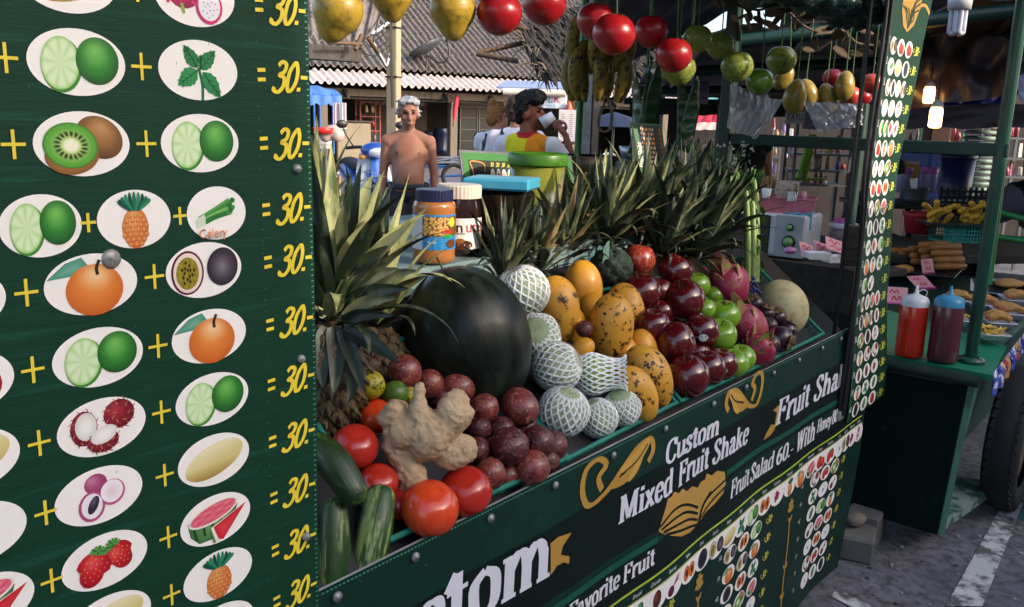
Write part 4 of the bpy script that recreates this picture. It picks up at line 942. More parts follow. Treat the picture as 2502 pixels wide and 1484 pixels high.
for lab, x, y, r, d_, nm, film, lift, sp in (
        ('topmost guava in a white foam net, leaning on the watermelon', 1278, 713, 60, (-.5, 1, .2), me_net, 1, .04, 0), ('netted guava showing its green blossom end, second from the top', 1313, 822, 53, (-.1, .35, 1), me_net3, 1, .04, 1),
        ('wide green guava in a foam net lying on its side, third down', 1360, 897, 57, (1, .35, .2), me_net, 1, .03, 2), ('large film-wrapped netted guava at the front, right of the passion fruit', 1377, 1006, 58, (.2, .6, .3), me_net, 1, .02, 3),
        ('guava whose foam net flares open to the right under the mango', 1448, 915, 48, (1, .03, .1), me_net2, 0, .02, 4), ('small guava packed tight in white net between two front guavas', 1460, 1022, 46, (-.2, .5, .1), me_net2, 1, -.02, 5),
        ('front guava with green crown showing, next to the lowest mango', 1520, 997, 43, (-.2, 1, .5), me_net3, 1, .0, 6)):
    P = slope_pt(x, y, lift); s_ = px2m(r, dep(P))*1.03
    if sp == 5: nm = me_net
    t = thing('netted_guava', lab, 'guava', P, along(P, *d_, spin=sp), 'guavas in foam nets')
    put('fruit', me_g, t, scale=s_); put('foam_net', nm, t, scale=s_); put('blossom_end', me_gc, t, (0, 0, s_*.83), scale=s_)
    if film: put('cling_film', me_film, t, scale=s_)
# mangoes
m_man = mat('mango_skin', '#c08628', '#d29a36', rough=.44, scale=1.5, coat=.06, c3='#3a2012', scale3=2.6, thr3=.6, soft3=.04, bump=.15, bscale=12)
m_man2 = mat('spotted_mango_skin', '#bd8428', '#d09a38', rough=.46, scale=1.5, coat=.06, c3='#2a1810', scale3=5, thr3=.585, soft3=.03, bump=.15, bscale=12)
m_man3 = mat('clean_mango_skin', '#c2821f', '#d4962c', rough=.42, scale=1.5, coat=.08, c3='#5a3818', scale3=11, thr3=.69, soft3=.03)
def mfn(p, th, ph): return Vector((p.x*(.78+.1*p.z)+.12*(1-p.z*p.z)*0+.10*p.z*p.z, p.y*(.84+.08*p.z), p.z*1.28-.06*p.x))
def mango_mesh(m_):
    b = M(); b.ball((0, 0, 0), 1, 32, 20, None, mfn); return b.mesh('mango', m_)
mm = [mango_mesh(m_man), mango_mesh(m_man2), mango_mesh(m_man3)]
for lab, k, x, y, r, d_, lift, sp in (
        ('upright mango with a brown bruise, right of the top guava', 0, 1363, 757, 66, (-.12, 1, .1), .0, 0), ('clean yellow mango standing behind the bruised one, left of the broccoli', 2, 1426, 707, 56, (-.12, 1, 0), -.03, 1),
        ('spotted mango upright in the middle of the pile', 1, 1494, 800, 66, (.05, 1, .1), .03, 2), ('dark-flecked mango half hidden behind the spotted one', 1, 1530, 762, 56, (-.25, 1, 0), -.03, 3),
        ('small end of a yellow mango low between guava and spotted mango', 2, 1417, 862, 34, (.6, .7, .2), .0, 4), ('heavily blackened mango sloping down to the basket rim', 1, 1590, 918, 66, (-.5, .85, .1), .02, 5), ('orange mango in front of the blackened one', 0, 1554, 962, 60, (-.5, .85, .25), .03, 6)):
    P = slope_pt(x, y, lift); place('mango', mm[k], lab, 'mango', x, y, r, along(P, *d_, spin=sp), lift, 'yellow mangoes on the slope')
# broccoli
m_bro = mat('broccoli_florets', '#16241a', '#24382a', rough=.8, scale=60, bump=.6, bscale=300)
P = slope_pt(1493, 655, .03); rB = px2m(53, dep(P)); t = thing('broccoli_head', 'dark green broccoli head between the mangoes and red apples', 'broccoli', P)
b = M(); b.tube([(0, 0, -rB*1.6), (0, 0, 0)], [rB*.3, rB*.5], 10); b.build('stalk', mat('broccoli_stalk', '#5a7a48', '#6c8a58', rough=.6), t, True)
b = M(); random.seed(5)
for i in range(46):
    z = 1-2*(i+.5)/46; a = i*2.4; c = math.sqrt(1-z*z); q = Vector((c*math.cos(a), c*math.sin(a), z*.9))*rB*.74; b.ball(q, rB*.31, 12, 8)
me = fuse(b, 'florets', m_bro, rB*.06, 1, disp=lambda co, n: co+n*rB*(.05*noise.noise(co*420)+.05*noise.noise(co*900)))
put('florets', me, t)
b = M(); b.grid(lambda u, v: Vector((-.7*rB-.5*rB*u, -.3*rB, .45*rB+.9*rB*v*(1-.3*u)+.1*rB*math.sin(u*4))), 5, 5); b.build('leaf', mat('broccoli_leaf', '#3c5a4c', '#56746a', rough=.6), t, True)
b = M(); b.grid(lambda u, v: Vector((-.3*rB+.7*rB*u, -.8*rB, -.95*rB-.5*rB*v*(1-.6*u)+.1*rB*math.sin(u*4))), 5, 5); b.build('leaf', MATS['broccoli_leaf'], t, True)
# apples
m_ra = mat('red_apple_skin', '#3e080d', '#600f15', rough=.2, scale=2.2, coat=.55, stretch=(1, 1, .3), c3='#8a3a30', scale3=11, thr3=.64, soft3=.08)
m_ra2 = mat('lighter_red_apple_skin', '#7a1a1c', '#8f2a24', rough=.24, scale=2.5, coat=.4, stretch=(1, 1, .3), c3='#a8603a', scale3=6, thr3=.56, soft3=.1)
m_ga = mat('green_apple_skin', '#5e8a1e', '#78a02c', rough=.22, scale=1.8, coat=.4, c3='#a0b84e', scale3=14, thr3=.66)
def afn(tall, lob):
    def fn(p, th, ph):
        low = max(0, -p.z); k = (1+lob*math.cos(5*ph)*low**1.5)*(1-.18*low**1.6)
        z = p.z*tall
        if p.z > 0: z -= .3*math.exp(-(math.sin(th)/.33)**2)
        else: z += (.16+.06*math.cos(5*ph))*math.exp(-(math.sin(th)/.36)**2)
        return Vector((p.x*k, p.y*k, z))
    return fn
def apple_mesh(m_, tall=1.0, lob=.05): b = M(); b.ball((0, 0, 0), 1, 35, 20, None, afn(tall, lob)); return b.mesh('skin', m_)
ame = {'r': apple_mesh(m_ra, 1.02, .07), 'l': apple_mesh(m_ra2, 1.0, .05), 'g': apple_mesh(m_ga, .92, .03)}
b = M(); b.tube([(0, 0, .6), (.03, 0, .85), (.1, .03, 1.08)], [.035, .03, .04], 6); me_st = b.mesh('stem', m_stem)
b = M(); b.grid(lambda u, v: (lambda a, c: (1.012*math.cos(a)*math.cos(c), 1.012*math.sin(a)*math.cos(c), 1.012*math.sin(c)-.0))(-1.57+(u-.5)*.5, -.05+(v-.5)*.42), 5, 4); 
def sticker(parent, s_, rot):
    p = Pr(); p.blob(0, 0, .3, .26, '#2c2c34', layer=1, nr=1, ns=16); p.blob(0, .02, .25, .2, '#c9ccd4', layer=2, nr=1, ns=16); p.poly([(-.2, -.06), (.2, -.06), (.2, -.13), (-.2, -.13)], '#8a2030', 3); p.poly([(-.15, .12), (.15, .12), (.15, .06), (-.15, .06)], '#3a3c44', 3)
    me = p.mesh('sticker', lambda q: (q[0], -math.sqrt(max(0, 1-q[0]**2-q[2]**2))*1.012+q[1]*6, q[2]))
    o = put('sticker', me, parent, scale=s_); o.rotation_euler = rot; return o
for lab, k, x, y, r, d_, lift, st in (
        ('streaky red apple at the very top beside the broccoli', 'l', 1560, 636, 35, (.1, 1, .2), .0, 0), ('dark red apple high on the pile under the pineapple leaves', 'r', 1647, 665, 39, (.5, .8, .1), .02, 0),
        ('big glossy dark red apple just below the broccoli', 'r', 1566, 718, 43, (-.2, 1, .2), .03, 0), ('dark red apple in shadow behind the big glossy one', 'r', 1606, 716, 33, (.1, 1, .2), -.03, 0),
        ('large shiny red apple in the middle of the pile', 'r', 1671, 735, 44, (-.3, .8, .5), .04, 0), ('dark red apple below the big glossy one, right of the mangoes', 'r', 1593, 798, 38, (.2, 1, .4), .02, 0),
        ('dark red apple almost hidden behind the spotted mango', 'r', 1562, 812, 30, (0, 1, .2), -.04, 0), ('red apple lying on its side in the centre', 'r', 1649, 838, 44, (.85, .3, .3), .04, 0),
        ('red apple with a barcode sticker next to the green apples', 'r', 1712, 811, 38, (.1, 1, .2), .03, 1), ('large dark red apple at the front left of the apples', 'r', 1680, 922, 46, (-.25, 1, .3), .02, 0),
        ('red apple second along the front row of apples', 'r', 1727, 902, 39, (.0, 1, .35), .0, 0), ('red apple with a sticker at the right end of the front row', 'r', 1760, 892, 36, (.15, 1, .3), .0, 2),
        ('yellow-green apple at the top of the green ones', 'g', 1699, 698, 31, (.1, 1, .3), .0, 0), ('green apple mostly hidden behind the middle red apple', 'g', 1717, 757, 29, (.1, 1, .2), .0, 0),
        ('bright green apple beside the dragon fruit', 'g', 1768, 772, 36, (.0, 1, .4), .03, 0), ('green apple between sticker apple and dragon fruit', 'g', 1758, 818, 36, (.1, .6, .5), .03, 0),
        ('green apple at the front, left of the last one', 'g', 1790, 889, 34, (.1, 1, .4), .0, 0), ('rightmost green apple at the front beside the dragon fruit', 'g', 1809, 876, 32, (.0, 1, .4), -.01, 0)):
    P = slope_pt(x, y, lift); s_ = px2m(r*1.2, dep(P)); t = thing('apple', lab, 'apple', P, along(P, *d_, spin=x*.7), 'apples on the slope')
    put('skin', ame[k], t, scale=s_); put('stem', me_st, t, scale=s_)
    if st:
        o = sticker(t, s_, (0, 0, 0)); d2 = (CAMLOC-P).normalized(); loc = t.rotation_euler.to_matrix().transposed() @ (d2+_r*.15-_u*.35).normalized()
        o.rotation_euler = (loc.to_track_quat('-Y', 'Z')).to_euler()
for x, y, k, lift, r in ((1622, 690, 'r', -.08, 34), (1612, 765, 'r', -.07, 36), (1692, 782, 'r', -.07, 34), (1625, 850, 'r', -.06, 36), (1700, 868, 'r', -.07, 36), (1545, 760, 'r', -.08, 32), (1742, 722, 'g', -.07, 28)):
    P = slope_pt(x, y, lift); s_ = px2m(r*1.1, dep(P)); t = thing('apple', 'dark red apple buried in the gaps of the apple heap' if k == 'r' else 'green apple half buried beside the dragon fruit', 'apple', P, along(P, .2, 1, .2, spin=x), 'apples buried in the heap'); put('skin', ame[k], t, scale=s_); put('stem', me_st, t, scale=s_)
for x, y, lift in ((1455, 770, -.05), (1525, 872, -.05), (1572, 862, -.05), (1400, 800, -.06)): P = slope_pt(x, y, lift); place('mango', mm[2], 'yellow mango buried in the gaps of the mango pile', 'mango', x, y, 46, along(P, -.3, 1, 0, spin=x), lift, 'mangoes buried in the pile')
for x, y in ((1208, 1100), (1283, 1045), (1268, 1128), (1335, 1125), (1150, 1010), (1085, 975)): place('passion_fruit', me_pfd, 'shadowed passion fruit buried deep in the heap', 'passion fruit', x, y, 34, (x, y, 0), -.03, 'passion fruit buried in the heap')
# dragon fruit
m_dr = mat('dragon_fruit_skin', '#7e1834', '#a02a4c', rough=.42, scale=30, coat=.1, bump=.15, bscale=90, c3='#7a6a3c', scale3=26, thr3=.64, soft3=.08)
m_drs = mat('dragon_fruit_scale', '#b03a5c', '#8a9448', rough=.5, scale=1.8, contrast=.1)
def dragon(lab, x, y, r, d_, lift, el=1.25):
    P = slope_pt(x, y, lift); s_ = px2m(r*1.14, dep(P)); t = thing('dragon_fruit', lab, 'dragon fruit', P, along(P, *d_), 'dragon fruit')
    b = M(); b.ball((0, 0, 0), (s_, s_, s_*el), 24, 16, None, lambda p, th, ph: p*(1+.05*math.sin(3*ph+2*th))); b.build('skin', m_dr, t, True)
    def fin(u, v): return ((u-.5)*.52*(1-v)**.7, .06+.22*math.sin(v*1.5), v*.62)
    bb = M(); bb.grid(fin, 4, 6, True, .03); sm = bb.mesh('scale', m_drs)
    for i in range(24):
        z = -.85+1.75*i/23; a = i*2.4; c = math.sqrt(max(.05, 1-z*z)); pos = Vector((c*math.cos(a), c*math.sin(a), z*el))*s_*.96
        out = Vector((math.cos(a)*.55, math.sin(a)*.55, .95)).normalized(); X = Vector((-math.sin(a), math.cos(a), 0)); Y = out.cross(X)
        Rm = Matrix((X, Y, out)).transposed(); put('scale', sm, t, pos, Rm, s_*(1.0 if z < .7 else 1.35))
dragon('pink dragon fruit on top, below the celery', 1781, 696, 44, (-.4, .8, .3), .02, 1.1); dragon('pink dragon fruit with green scales in the middle of its pile', 1828, 800, 40, (-.5, .85, .3), .03, 1.45); dragon('lowest dragon fruit, at the banner edge by the mangosteens', 1852, 856, 36, (.2, .8, .6), .02, 1.1)
# mangosteens
m_mg = mat('mangosteen_skin', '#1e0e18', '#341a26', rough=.35, scale=2.5, coat=.2, c3='#4a3a34', scale3=4, thr3=.64)
m_cap = mat('mangosteen_cap', '#4c4a28', '#6a4a34', rough=.6, scale=20)
b = M(); b.ball((0, 0, 0), (1, 1, .92), 20, 12); me_mg = b.mesh('rind', m_mg)
b = M()
for k in range(4):
    a = k*math.pi/2; b.ball((.38*math.cos(a), .38*math.sin(a), .84), (.4, .4, .12), 10, 6)
b.tube([(0, 0, .8), (.05, 0, 1.2)], .1, 6); me_cp = b.mesh('cap', m_cap)
for lab, x, y, r, d_, lift in (('mangosteen at the top, under the blue flowers', 1843, 742, 18, (-.3, .8, .4), .02), ('second mangosteen from the top, in front of the melon', 1872, 766, 17, (.3, .8, .4), .03), ('mangosteen with reddish cap against the pale melon', 1899, 775, 19, (0, .9, .5), .02),
        ('mangosteen showing its olive cap beside the dragon fruit', 1879, 796, 17, (-.6, .4, .6), .03), ('big round purple-black mangosteen at the front', 1906, 829, 27, (.5, -.2, .3), .03), ('mangosteen tucked behind the big one', 1922, 808, 20, (.3, .6, 0), .0), ('dull brownish mangosteen left of the big one', 1880, 842, 22, (-.4, .5, .5), .02)):
    P = slope_pt(x, y, lift); s_ = px2m(r*1.22, dep(P)); t = thing('mangosteen', lab, 'mangosteen', P, along(P, *d_, spin=x), 'mangosteens'); put('rind', me_mg, t, scale=s_); put('cap', me_cp, t, scale=s_)
m_mel = mat('pale_melon_rind', '#a59a72', '#b8ad86', rough=.55, scale=1.6, bump=.2, bscale=14, c3='#948960', scale3=4, thr3=.6, soft3=.1)
P = slope_pt(1912, 752, -.03); b = M(); b.ball((0, 0, 0), (1, 1, 1.14), 32, 20); place('melon', b.mesh('melon', m_mel), 'large pale beige melon at the right end of the display', 'melon', 1912, 752, 61, along(P, -.35, 1, 0), -.03)

# ------------------------------------------------------------------ pineapples
m_lf = [mat('pineapple_leaf', '#1e2c18', '#414c2e', rough=.5, scale=9, contrast=.16, c3='#8f8f6a', scale3=11, thr3=.55, soft3=.1, stretch=(1, 1, .35), bump=.15, bscale=60),  # pale scale patches, brightened to look sunlit
        mat('pineapple_leaf_dark', '#101b14', '#213020', rough=.45, scale=9, contrast=.2, c3='#5f684e', scale3=11, thr3=.62, soft3=.1, stretch=(1, 1, .35), bump=.15, bscale=60),
        mat('pineapple_leaf_dry', '#8a6a4c', '#6e7040', rough=.6, scale=8, contrast=.15, c3='#7a4030', scale3=10, thr3=.6, soft3=.08),
        mat('pineapple_leaf_sunlit', '#858a54', '#a6a676', rough=.5, scale=8, contrast=.2, c3='#4a5a2a', scale3=12, thr3=.57, soft3=.07, stretch=(1, 1, .35))]  # paler copy for upper leaves, sunlight put into the colour
def leaf_mesh(bend, wd, m_, tw=0, n=14):
    b = M(); ang = 0; x = z = 0; pts = []
    for i in range(n+1):
        pts.append((x, z, ang)); ang += bend/n*(1.6*i/n+.2); x += math.sin(ang)/n; z += math.cos(ang)/n
    vs = []
    for i, (x, z, a) in enumerate(pts):
        t = i/n; w_ = wd*(min(1, .62+1.6*t) if t < .24 else 1)*(1-max(0, (t-.15)/.85)**1.7)*(1 if i < n else .02); ca, sa = math.cos(a), math.sin(a); tt = tw*t
        for j in (-1, -.5, 0, .5, 1):
            yy = j*w_; dx = -.34*w_*(1-j*j*1.0)+abs(j)*.0
            xx = dx*math.cos(tt)-yy*math.sin(tt)*.4; vs.append((x-(-xx)*-ca*-1*1.0*-1+0, yy*math.cos(tt), z-xx*sa))
    b.add(vs, [(i*5+j, i*5+j+1, (i+1)*5+j+1, (i+1)*5+j) for i in range(n) for j in range(4)])
    return b.mesh('leaf', m_)
LV = {}
for mi in range(4):
    for bi, bd in enumerate((.15, .7, 1.4, 2.4)): LV[mi, bi] = [leaf_mesh(bd, .105, m_lf[mi], .4), leaf_mesh(bd*1.2, .088, m_lf[mi], -.5)]
m_pb = mat('pineapple_body', '#2e2418', '#463422', rough=.8, scale=14); m_eye = mat('pineapple_eye', '#3c3826', '#5c4a30', rough=.65, scale=8, bump=.4, bscale=30, c3='#8a6a48', scale3=14, thr3=.62)
b = M(); b.ball((0, 0, 0), (.5, .44, .26), 10, 8); b.tube([(0, 0, .2), (.02, -.12, .42), (.02, -.3, .5)], [.14, .09, .01], 5)
for k in (-1, 1): b.tube([(k*.3, -.1, .16), (k*.2, -.3, .33)], [.08, .01], 4)
me_eye = b.mesh('fruitlet', m_eye)
def pineapple(lab, P, axis, L_, n, seed, mats_=(0, 1), body=(.075, .2), eyes=False, spread=1.0, wid=1.0, tilt=0, minup=.12):
    rng = random.Random(seed); t = thing('pineapple', lab, 'pineapple', P, align(axis) @ Matrix.Rotation(tilt, 3, 'Z'), 'pineapples')
    br_, bl_ = body
    b = M(); b.ball((0, 0, -bl_/2), (br_, br_, bl_/2*1.05), 22, 16, None, lambda p, th, ph: Vector((p.x*(.8+.25*math.sin(th)), p.y*(.8+.25*math.sin(th)), p.z))); b.build('body', m_pb, t, True)
    if eyes:
        for i in range(13):
            z = -bl_*(.04+.92*i/12); rr = br_*math.sqrt(max(.1, 1-((z+bl_/2)/(bl_/2*1.08))**2))*1.02
            for j in range(10):
                a = 2*math.pi*(j+.5*(i % 2))/10; o = Vector((math.cos(a), math.sin(a), 0)); X = Vector((-math.sin(a), math.cos(a), 0)); Y = o.cross(X)
                put('fruitlet', me_eye, t, (rr*math.cos(a), rr*math.sin(a), z), Matrix((X, Y, o)).transposed(), br_*.64*max(.6, rr/br_))
    for i in range(n):
        f_ = i/(n-1); a = i*2.399+rng.uniform(-.3, .3); tip = minup+(1.25*spread)*(f_**1.1)+rng.uniform(-.1, .1)
        bi = 0 if f_ < .25 else 1 if f_ < .55 else 2 if f_ < .85 else (3 if spread > .8 else 2)
        mi = rng.choice(mats_) if f_ < .75 else mats_[-1]
        Lf = L_*(.62+.38*math.sin(math.pi*min(1, .25+f_*.8)))*rng.uniform(.85, 1.12)*(1 if f_ < .8 else .75)
        Rm = Matrix.Rotation(a, 3, 'Z') @ Matrix.Rotation(tip*.75, 3, 'Y')
        r0 = .012+.012*f_
        put('leaf', LV[mi, bi][i % 2], t, (r0*math.cos(a), r0*math.sin(a), .035*(1-f_)), Rm, (Lf, Lf*wid*rng.uniform(.85, 1.15), Lf))
    return t
P1 = at(806, 790, 1.42); pineapple('large pineapple at the far left with sunlit-toned drooping crown leaves, beside the price panel', P1, (.12, -.05, 1), .27, 34, 3, (3, 0, 3, 1), (.062, .19), True, 1.25, .85, .5)
def leaf_to(parent, pts, w_, d0, d1, m_, n=16):
    C = catmull([at(x, y, d0+(d1-d0)*i/(len(pts)-1)) for i, (x, y) in enumerate(pts)], n//(len(pts)-1)); b = M(); k = len(C)-1; vs = []
    for i, c in enumerate(C):
        t = i/k; T_ = (C[min(i+1, k)]-C[max(i-1, 0)]).normalized(); V_ = (c-CAMLOC).normalized(); S = T_.cross(V_).normalized(); ww = px2m(w_/2, d0)*(min(1, .7+2*t))*(1-max(0, (t-.3)/.7)**2)*(1 if i < k else .03)
        for j in (-1, -.5, 0, .5, 1): vs.append(c+S*j*ww+V_*.45*ww*(1-abs(j)))
    b.add(vs, [(i*5+j, i*5+j+1, (i+1)*5+j+1, (i+1)*5+j) for i in range(k) for j in range(4)]); b.build('leaf', m_, parent)
p1t = [o for o in COL.objects if o.get('label', '').startswith('large pineapple at the far left')][0]; wt = p1t.rotation_euler.copy(); p1t.rotation_euler = (0, 0, 0)
for o in list(p1t.children):
    o.matrix_local = wt.to_matrix().to_4x4() @ Matrix.LocRotScale(o.location, o.rotation_euler, o.scale)
for pts, w_, m_ in (([(800, 800), (785, 870), (790, 950)], 46, 1), ([(815, 800), (822, 880), (815, 962)], 44, 1), ([(835, 805), (865, 880), (887, 955)], 40, 1), ([(840, 800), (905, 835), (975, 885)], 46, 1), ([(838, 790), (880, 770), (960, 772)], 34, 1), ([(838, 785), (890, 740), (970, 728)], 36, 0), ([(832, 775), (900, 715), (1000, 705)], 42, 1), ([(826, 770), (880, 690), (975, 655)], 46, 0), ([(812, 770), (795, 650), (815, 560)], 64, 3), ([(822, 768), (870, 660), (950, 600)], 44, 0), ([(805, 770), (770, 700), (745, 640)], 60, 0), ([(845, 830), (862, 930), (850, 985)], 34, 1), ([(785, 830), (775, 920), (760, 1020)], 36, 1), ([(820, 760), (850, 620), (930, 520)], 48, 3), ([(828, 765), (900, 640), (1005, 545)], 46, 0), ([(815, 760), (830, 600), (840, 500)], 46, 0), ([(840, 790), (920, 690), (1020, 660)], 40, 0)):
    leaf_to(p1t, pts, w_*.95, 1.38, 1.34, m_lf[m_])
P2 = at(905, 800, 1.62); pineapple('pineapple behind the left one, its brown eyes showing above the lime', P2, (.15, .1, 1), .26, 34, 11, (3, 0, 3, 1), (.07, .2), True, .95, .9)
P2b = at(775, 560, 1.9); pineapple('pineapple crown behind the left pineapple, half cut off by the price panel', P2b, (-.1, .1, 1), .24, 20, 14, (0, 3), (.06, .15), False, .8, .8)
for lab, x, y, d_, ax, L_, n, ms, sp in (
        ('small pineapple crown just right of the chocolate spread jar', 1228, 680, 2.0, (.15, 0, 1), .17, 22, (0, 1), .9), ('pineapple crown with reddish dry tips in front of the green bucket', 1372, 640, 2.25, (.12, 0, 1), .21, 24, (0, 2, 1), 1.0),
        ('pineapple crown low behind the top guava', 1310, 672, 2.12, (.2, 0, 1), .16, 20, (0, 2, 1), 1.0),
        ('tall pineapple crown behind the broccoli', 1474, 605, 2.35, (.2, .0, 1), .25, 30, (0, 3, 1), .95), ('tallest pineapple crown in the middle, in front of the small menu card', 1560, 590, 2.5, (.28, -.05, 1), .29, 30, (3, 0, 1), .9),
        ('dark pineapple crown above the red apples', 1610, 625, 2.42, (.5, -.1, 1), .23, 26, (1, 0, 1), 1.1), ('dark pineapple crown left of the celery', 1690, 632, 2.52, (.45, -.05, 1), .25, 30, (1, 0, 1), 1.0),
        ('pineapple crown with pale leaves below the white flowers', 1664, 560, 2.75, (.4, 0, 1), .26, 26, (0, 3, 1), .85), ('pineapple crown directly behind the celery', 1745, 590, 2.75, (.35, 0, 1), .24, 28, (1, 0), .95), ('pineapple crown at the back between bucket and menu card', 1420, 560, 2.7, (.1, 0, 1), .22, 20, (0, 1), .8)):
    pineapple(lab, at(x, y, d_), ax, L_, int(n*1.7), int(x), ms, (.055, .14), False, sp*1.15, .82)
# celery
m_cel = mat('celery_stalk', '#5f7a38', '#8aa058', rough=.4, scale=160, stretch=(1, 1, .04), bump=.4, bscale=200); m_cell = mat('celery_leaf', '#2e5220', '#4c7430', rough=.5, scale=14)
ct = thing('celery_bunch', 'upright bunch of pale green celery with leafy tops left of the microwave', 'celery', at(1838, 680, 2.75))
random.seed(9)
for k in range(6):
    x0, x1 = 1826+k*4.2, 1822+k*5.0; d_ = 2.70+.025*(k % 3); top = random.uniform(440, 500)
    b = M(); b.tube(catmull([at(x0, 690, d_), at((x0+x1)/2+2, 570, d_+.01), at(x1, top, d_+.02)], 5), [.012]*6+[.0105]*4+[.008], 8, True, .7); b.build('stalk', m_cel if k != 1 else mat('celery_stalk_dark', '#3f5c2a', '#54743a', rough=.45), ct)
lf = M(); lf.grid(lambda u, v: ((u-.5)*(1-abs(v-.45))*1.1, .12*math.sin(u*6)*v, v), 5, 5); lfm = lf.mesh('leaf', m_cell)
for k in range(44):
    q = at(random.choice((random.uniform(1790, 1856), random.uniform(1848, 1866))), random.uniform(430, 690), 2.70+random.uniform(0, .1)) if k > 26 else at(random.uniform(1770, 1850), random.uniform(425, 500), 2.74)
    put('leaf', lfm, ct, q-wloc(ct), (random.uniform(-1, 1), random.uniform(-1, 1), random.uniform(0, 6)), random.uniform(.018, .034))
m_bf = mat('blue_flower', '#2c2f66', '#46488a', rough=.7)
b = M(); random.seed(3)
for k in range(26): b.ball(at(1845+random.gauss(0, 6), 712+random.gauss(0, 15), 2.62), .005, 6, 4)
tag(b.build('flower_sprig', m_bf), 'tiny blue-violet flower sprig at the foot of the celery', 'flower')

# ------------------------------------------------------------------ street
m_asph = mat('asphalt', '#57545a', '#78747a', rough=.9, scale=3.2, contrast=.18, bump=.9, bscale=70, c3='#454242', scale3=26, thr3=.54, soft3=.12, detail=9)
gm = M(); gm.grid(lambda u, v: (-120+260*u, -90+260*v, GZ), 6, 6); struct(gm.build('ground', m_asph))
m_line = mat('worn_white_paint', '#d2cecb', '#b4b0ad', rough=.8, scale=5, c3='#5c5855', scale3=16, thr3=.51, soft3=.07)
def marking(pts):
    b = M(); b.add([(p.x, p.y, GZ+.004) for p in pts], [tuple(range(len(pts)))], False); return struct(b.build('road_marking', m_line))
marking([pz(2310, 1484, GZ), pz(2400, 1484, GZ), pz(2520, 1180, GZ), pz(2480, 1180, GZ)])
marking([pz(2030, 1460, GZ), pz(2045, 1440, GZ), pz(2130, 1484, GZ), pz(2100, 1495, GZ)])
b = M(); b.box((3.3, .05, .075), (.3, .2, .11), .3, .006); 
# unseen blocks added behind the camera, stepped to shade the price panel and lower stall
mh = thing('unseen_shade_block', 'unseen stepped block added behind the viewer to shade the lower stall', 'building', (6, -7.5, GZ))
m_conc = mat('pale_concrete', '#a09a92', '#8a847c', rough=.85, scale=3, bump=.2)
def hall(x0, x1, h, mx):
    b = M(); b.box(((x0+x1)/2, -8.2, (h+GZ)/2), (x1-x0, 4.0, h-GZ)); b.build('wall', m_conc, mh)
    n = int((x1-x0)/2.2)
    for i in range(n):
        x = x0+1.1+i*(x1-x0-1.2)/max(1, n-1)*.96; b = M(); b.box((x, -6.19, 1.2+GZ), (1.3, .05, 2.2), b=.01); b.build('shutter', mat('roller_shutter', '#6c7478', '#5a6266', rough=.5), mh)
SHX = 6.2*math.cos(SUN_AZ)/-math.sin(SUN_AZ); TE = math.tan(SUN_EL)/abs(math.sin(SUN_AZ))
hall(-9.0, .66+SHX, 1.86+6.2*TE, 0); hall(.66+SHX+.002, 12.0, 1.25+(6.2+.25)*TE, 0)

# ------------------------------------------------------------------ the long shop building behind
FA = R(-19); FD = Vector((math.cos(FA), math.sin(FA), 0)); FN = Vector((-math.sin(FA), math.cos(FA), 0)); FQ = at(1150, 200, 25.0); FB = Vector((FQ.x, FQ.y, 0))
def fac(x, y, off=0.0):
    v = ray(x, y); t = ((FQ-CAMLOC).dot(FN)+off)/v.dot(FN); P = CAMLOC+v*t; return Vector(((P-FB).dot(FD), off, P.z))
def facw(p): return FB+FD*p[0]+FN*p[1]+Vector((0, 0, p[2]))
shop = thing('shop_building', 'long open-fronted shop building with corrugated fibre-cement roof in the background', 'building', FB, (0, 0, FA))
m_rf = mat('lichened_roof_sheet', '#5c5450', '#776e68', rough=.9, scale=7, bump=.3, bscale=30, c3='#3a3533', scale3=9, thr3=.57, soft3=.1)
m_rf2 = mat('pale_roof_sheet', '#c9b8b0', '#d8c9c2', rough=.85, scale=5, c3='#9a8f88', scale3=12, thr3=.6, soft3=.1)
PITCH_, NW = .212, 5
def sheet(m_, ln):
    b = M()
    def f(u, v):
        x = u*PITCH_*NW*1.02; s_ = math.sin(x/PITCH_*2*math.pi); return (x, v*ln, .045*math.copysign(abs(s_)**.75, s_))
    b.grid(f, NW*10, 3, True, .012); return b.mesh('roof_sheet', m_)
rs1, rs2 = sheet(m_rf, 1.2), sheet(m_rf2, .9)
RS = R(31)
for c in range(23):
    x = -15.3+c*PITCH_*NW
    put('roof_sheet', rs2, shop, (x, -.75, 2.33), (RS*.72, 0, 0))
    for r_ in range(6):
        d_ = r_*1.08; put('roof_sheet', rs1, shop, (x+.01*math.sin(c*3+r_), -.02+d_*math.cos(RS), 2.77+d_*math.sin(RS)+.02), (RS-.02, 0, .002*math.sin(c+r_*2)))
b = M(); b.tube([(-15.3, 5.6, 6.1), (9, 5.6, 6.1)], .12, 8); b.build('ridge_cap', m_rf, shop, True)
b = M(); b.box((-3.1, -.05, 2.12), (24.3, .1, .2), b=.01); b.build('eave_beam', m_wood, shop, True)
b = M(); b.box((-3.1, .0, 1.97), (24.3, .06, .05), b=.01); b.build('lower_rail', m_dwood, shop, True)
px_ = fac(1105, 300)[0]
for x in (px_, px_-3.9, px_-8.2, px_-12.4, px_+4.4, px_+8): b = M(); b.box((x, -.02, 1.12), (.24, .2, 2.1), b=.015); b.build('post', m_wood, shop, True)
for i in range(16): b = M(); b.box((-14.4+1.5*i, .3, 2.33), (.09, 1.6, .1), Matrix.Rotation(RS*.8, 3, 'X')); b.build('rafter', m_dwood, shop, True)
m_in = mat('shaded_shop_wall', '#150f0d', '#1c1412', rough=.8, scale=2)  # very dark walls: the shade inside the shop is put into the colour
b = M(); b.box((-3.1, 5.2, 2.4), (24.3, .15, 4.8)); b.build('back_wall', m_in, shop, True)
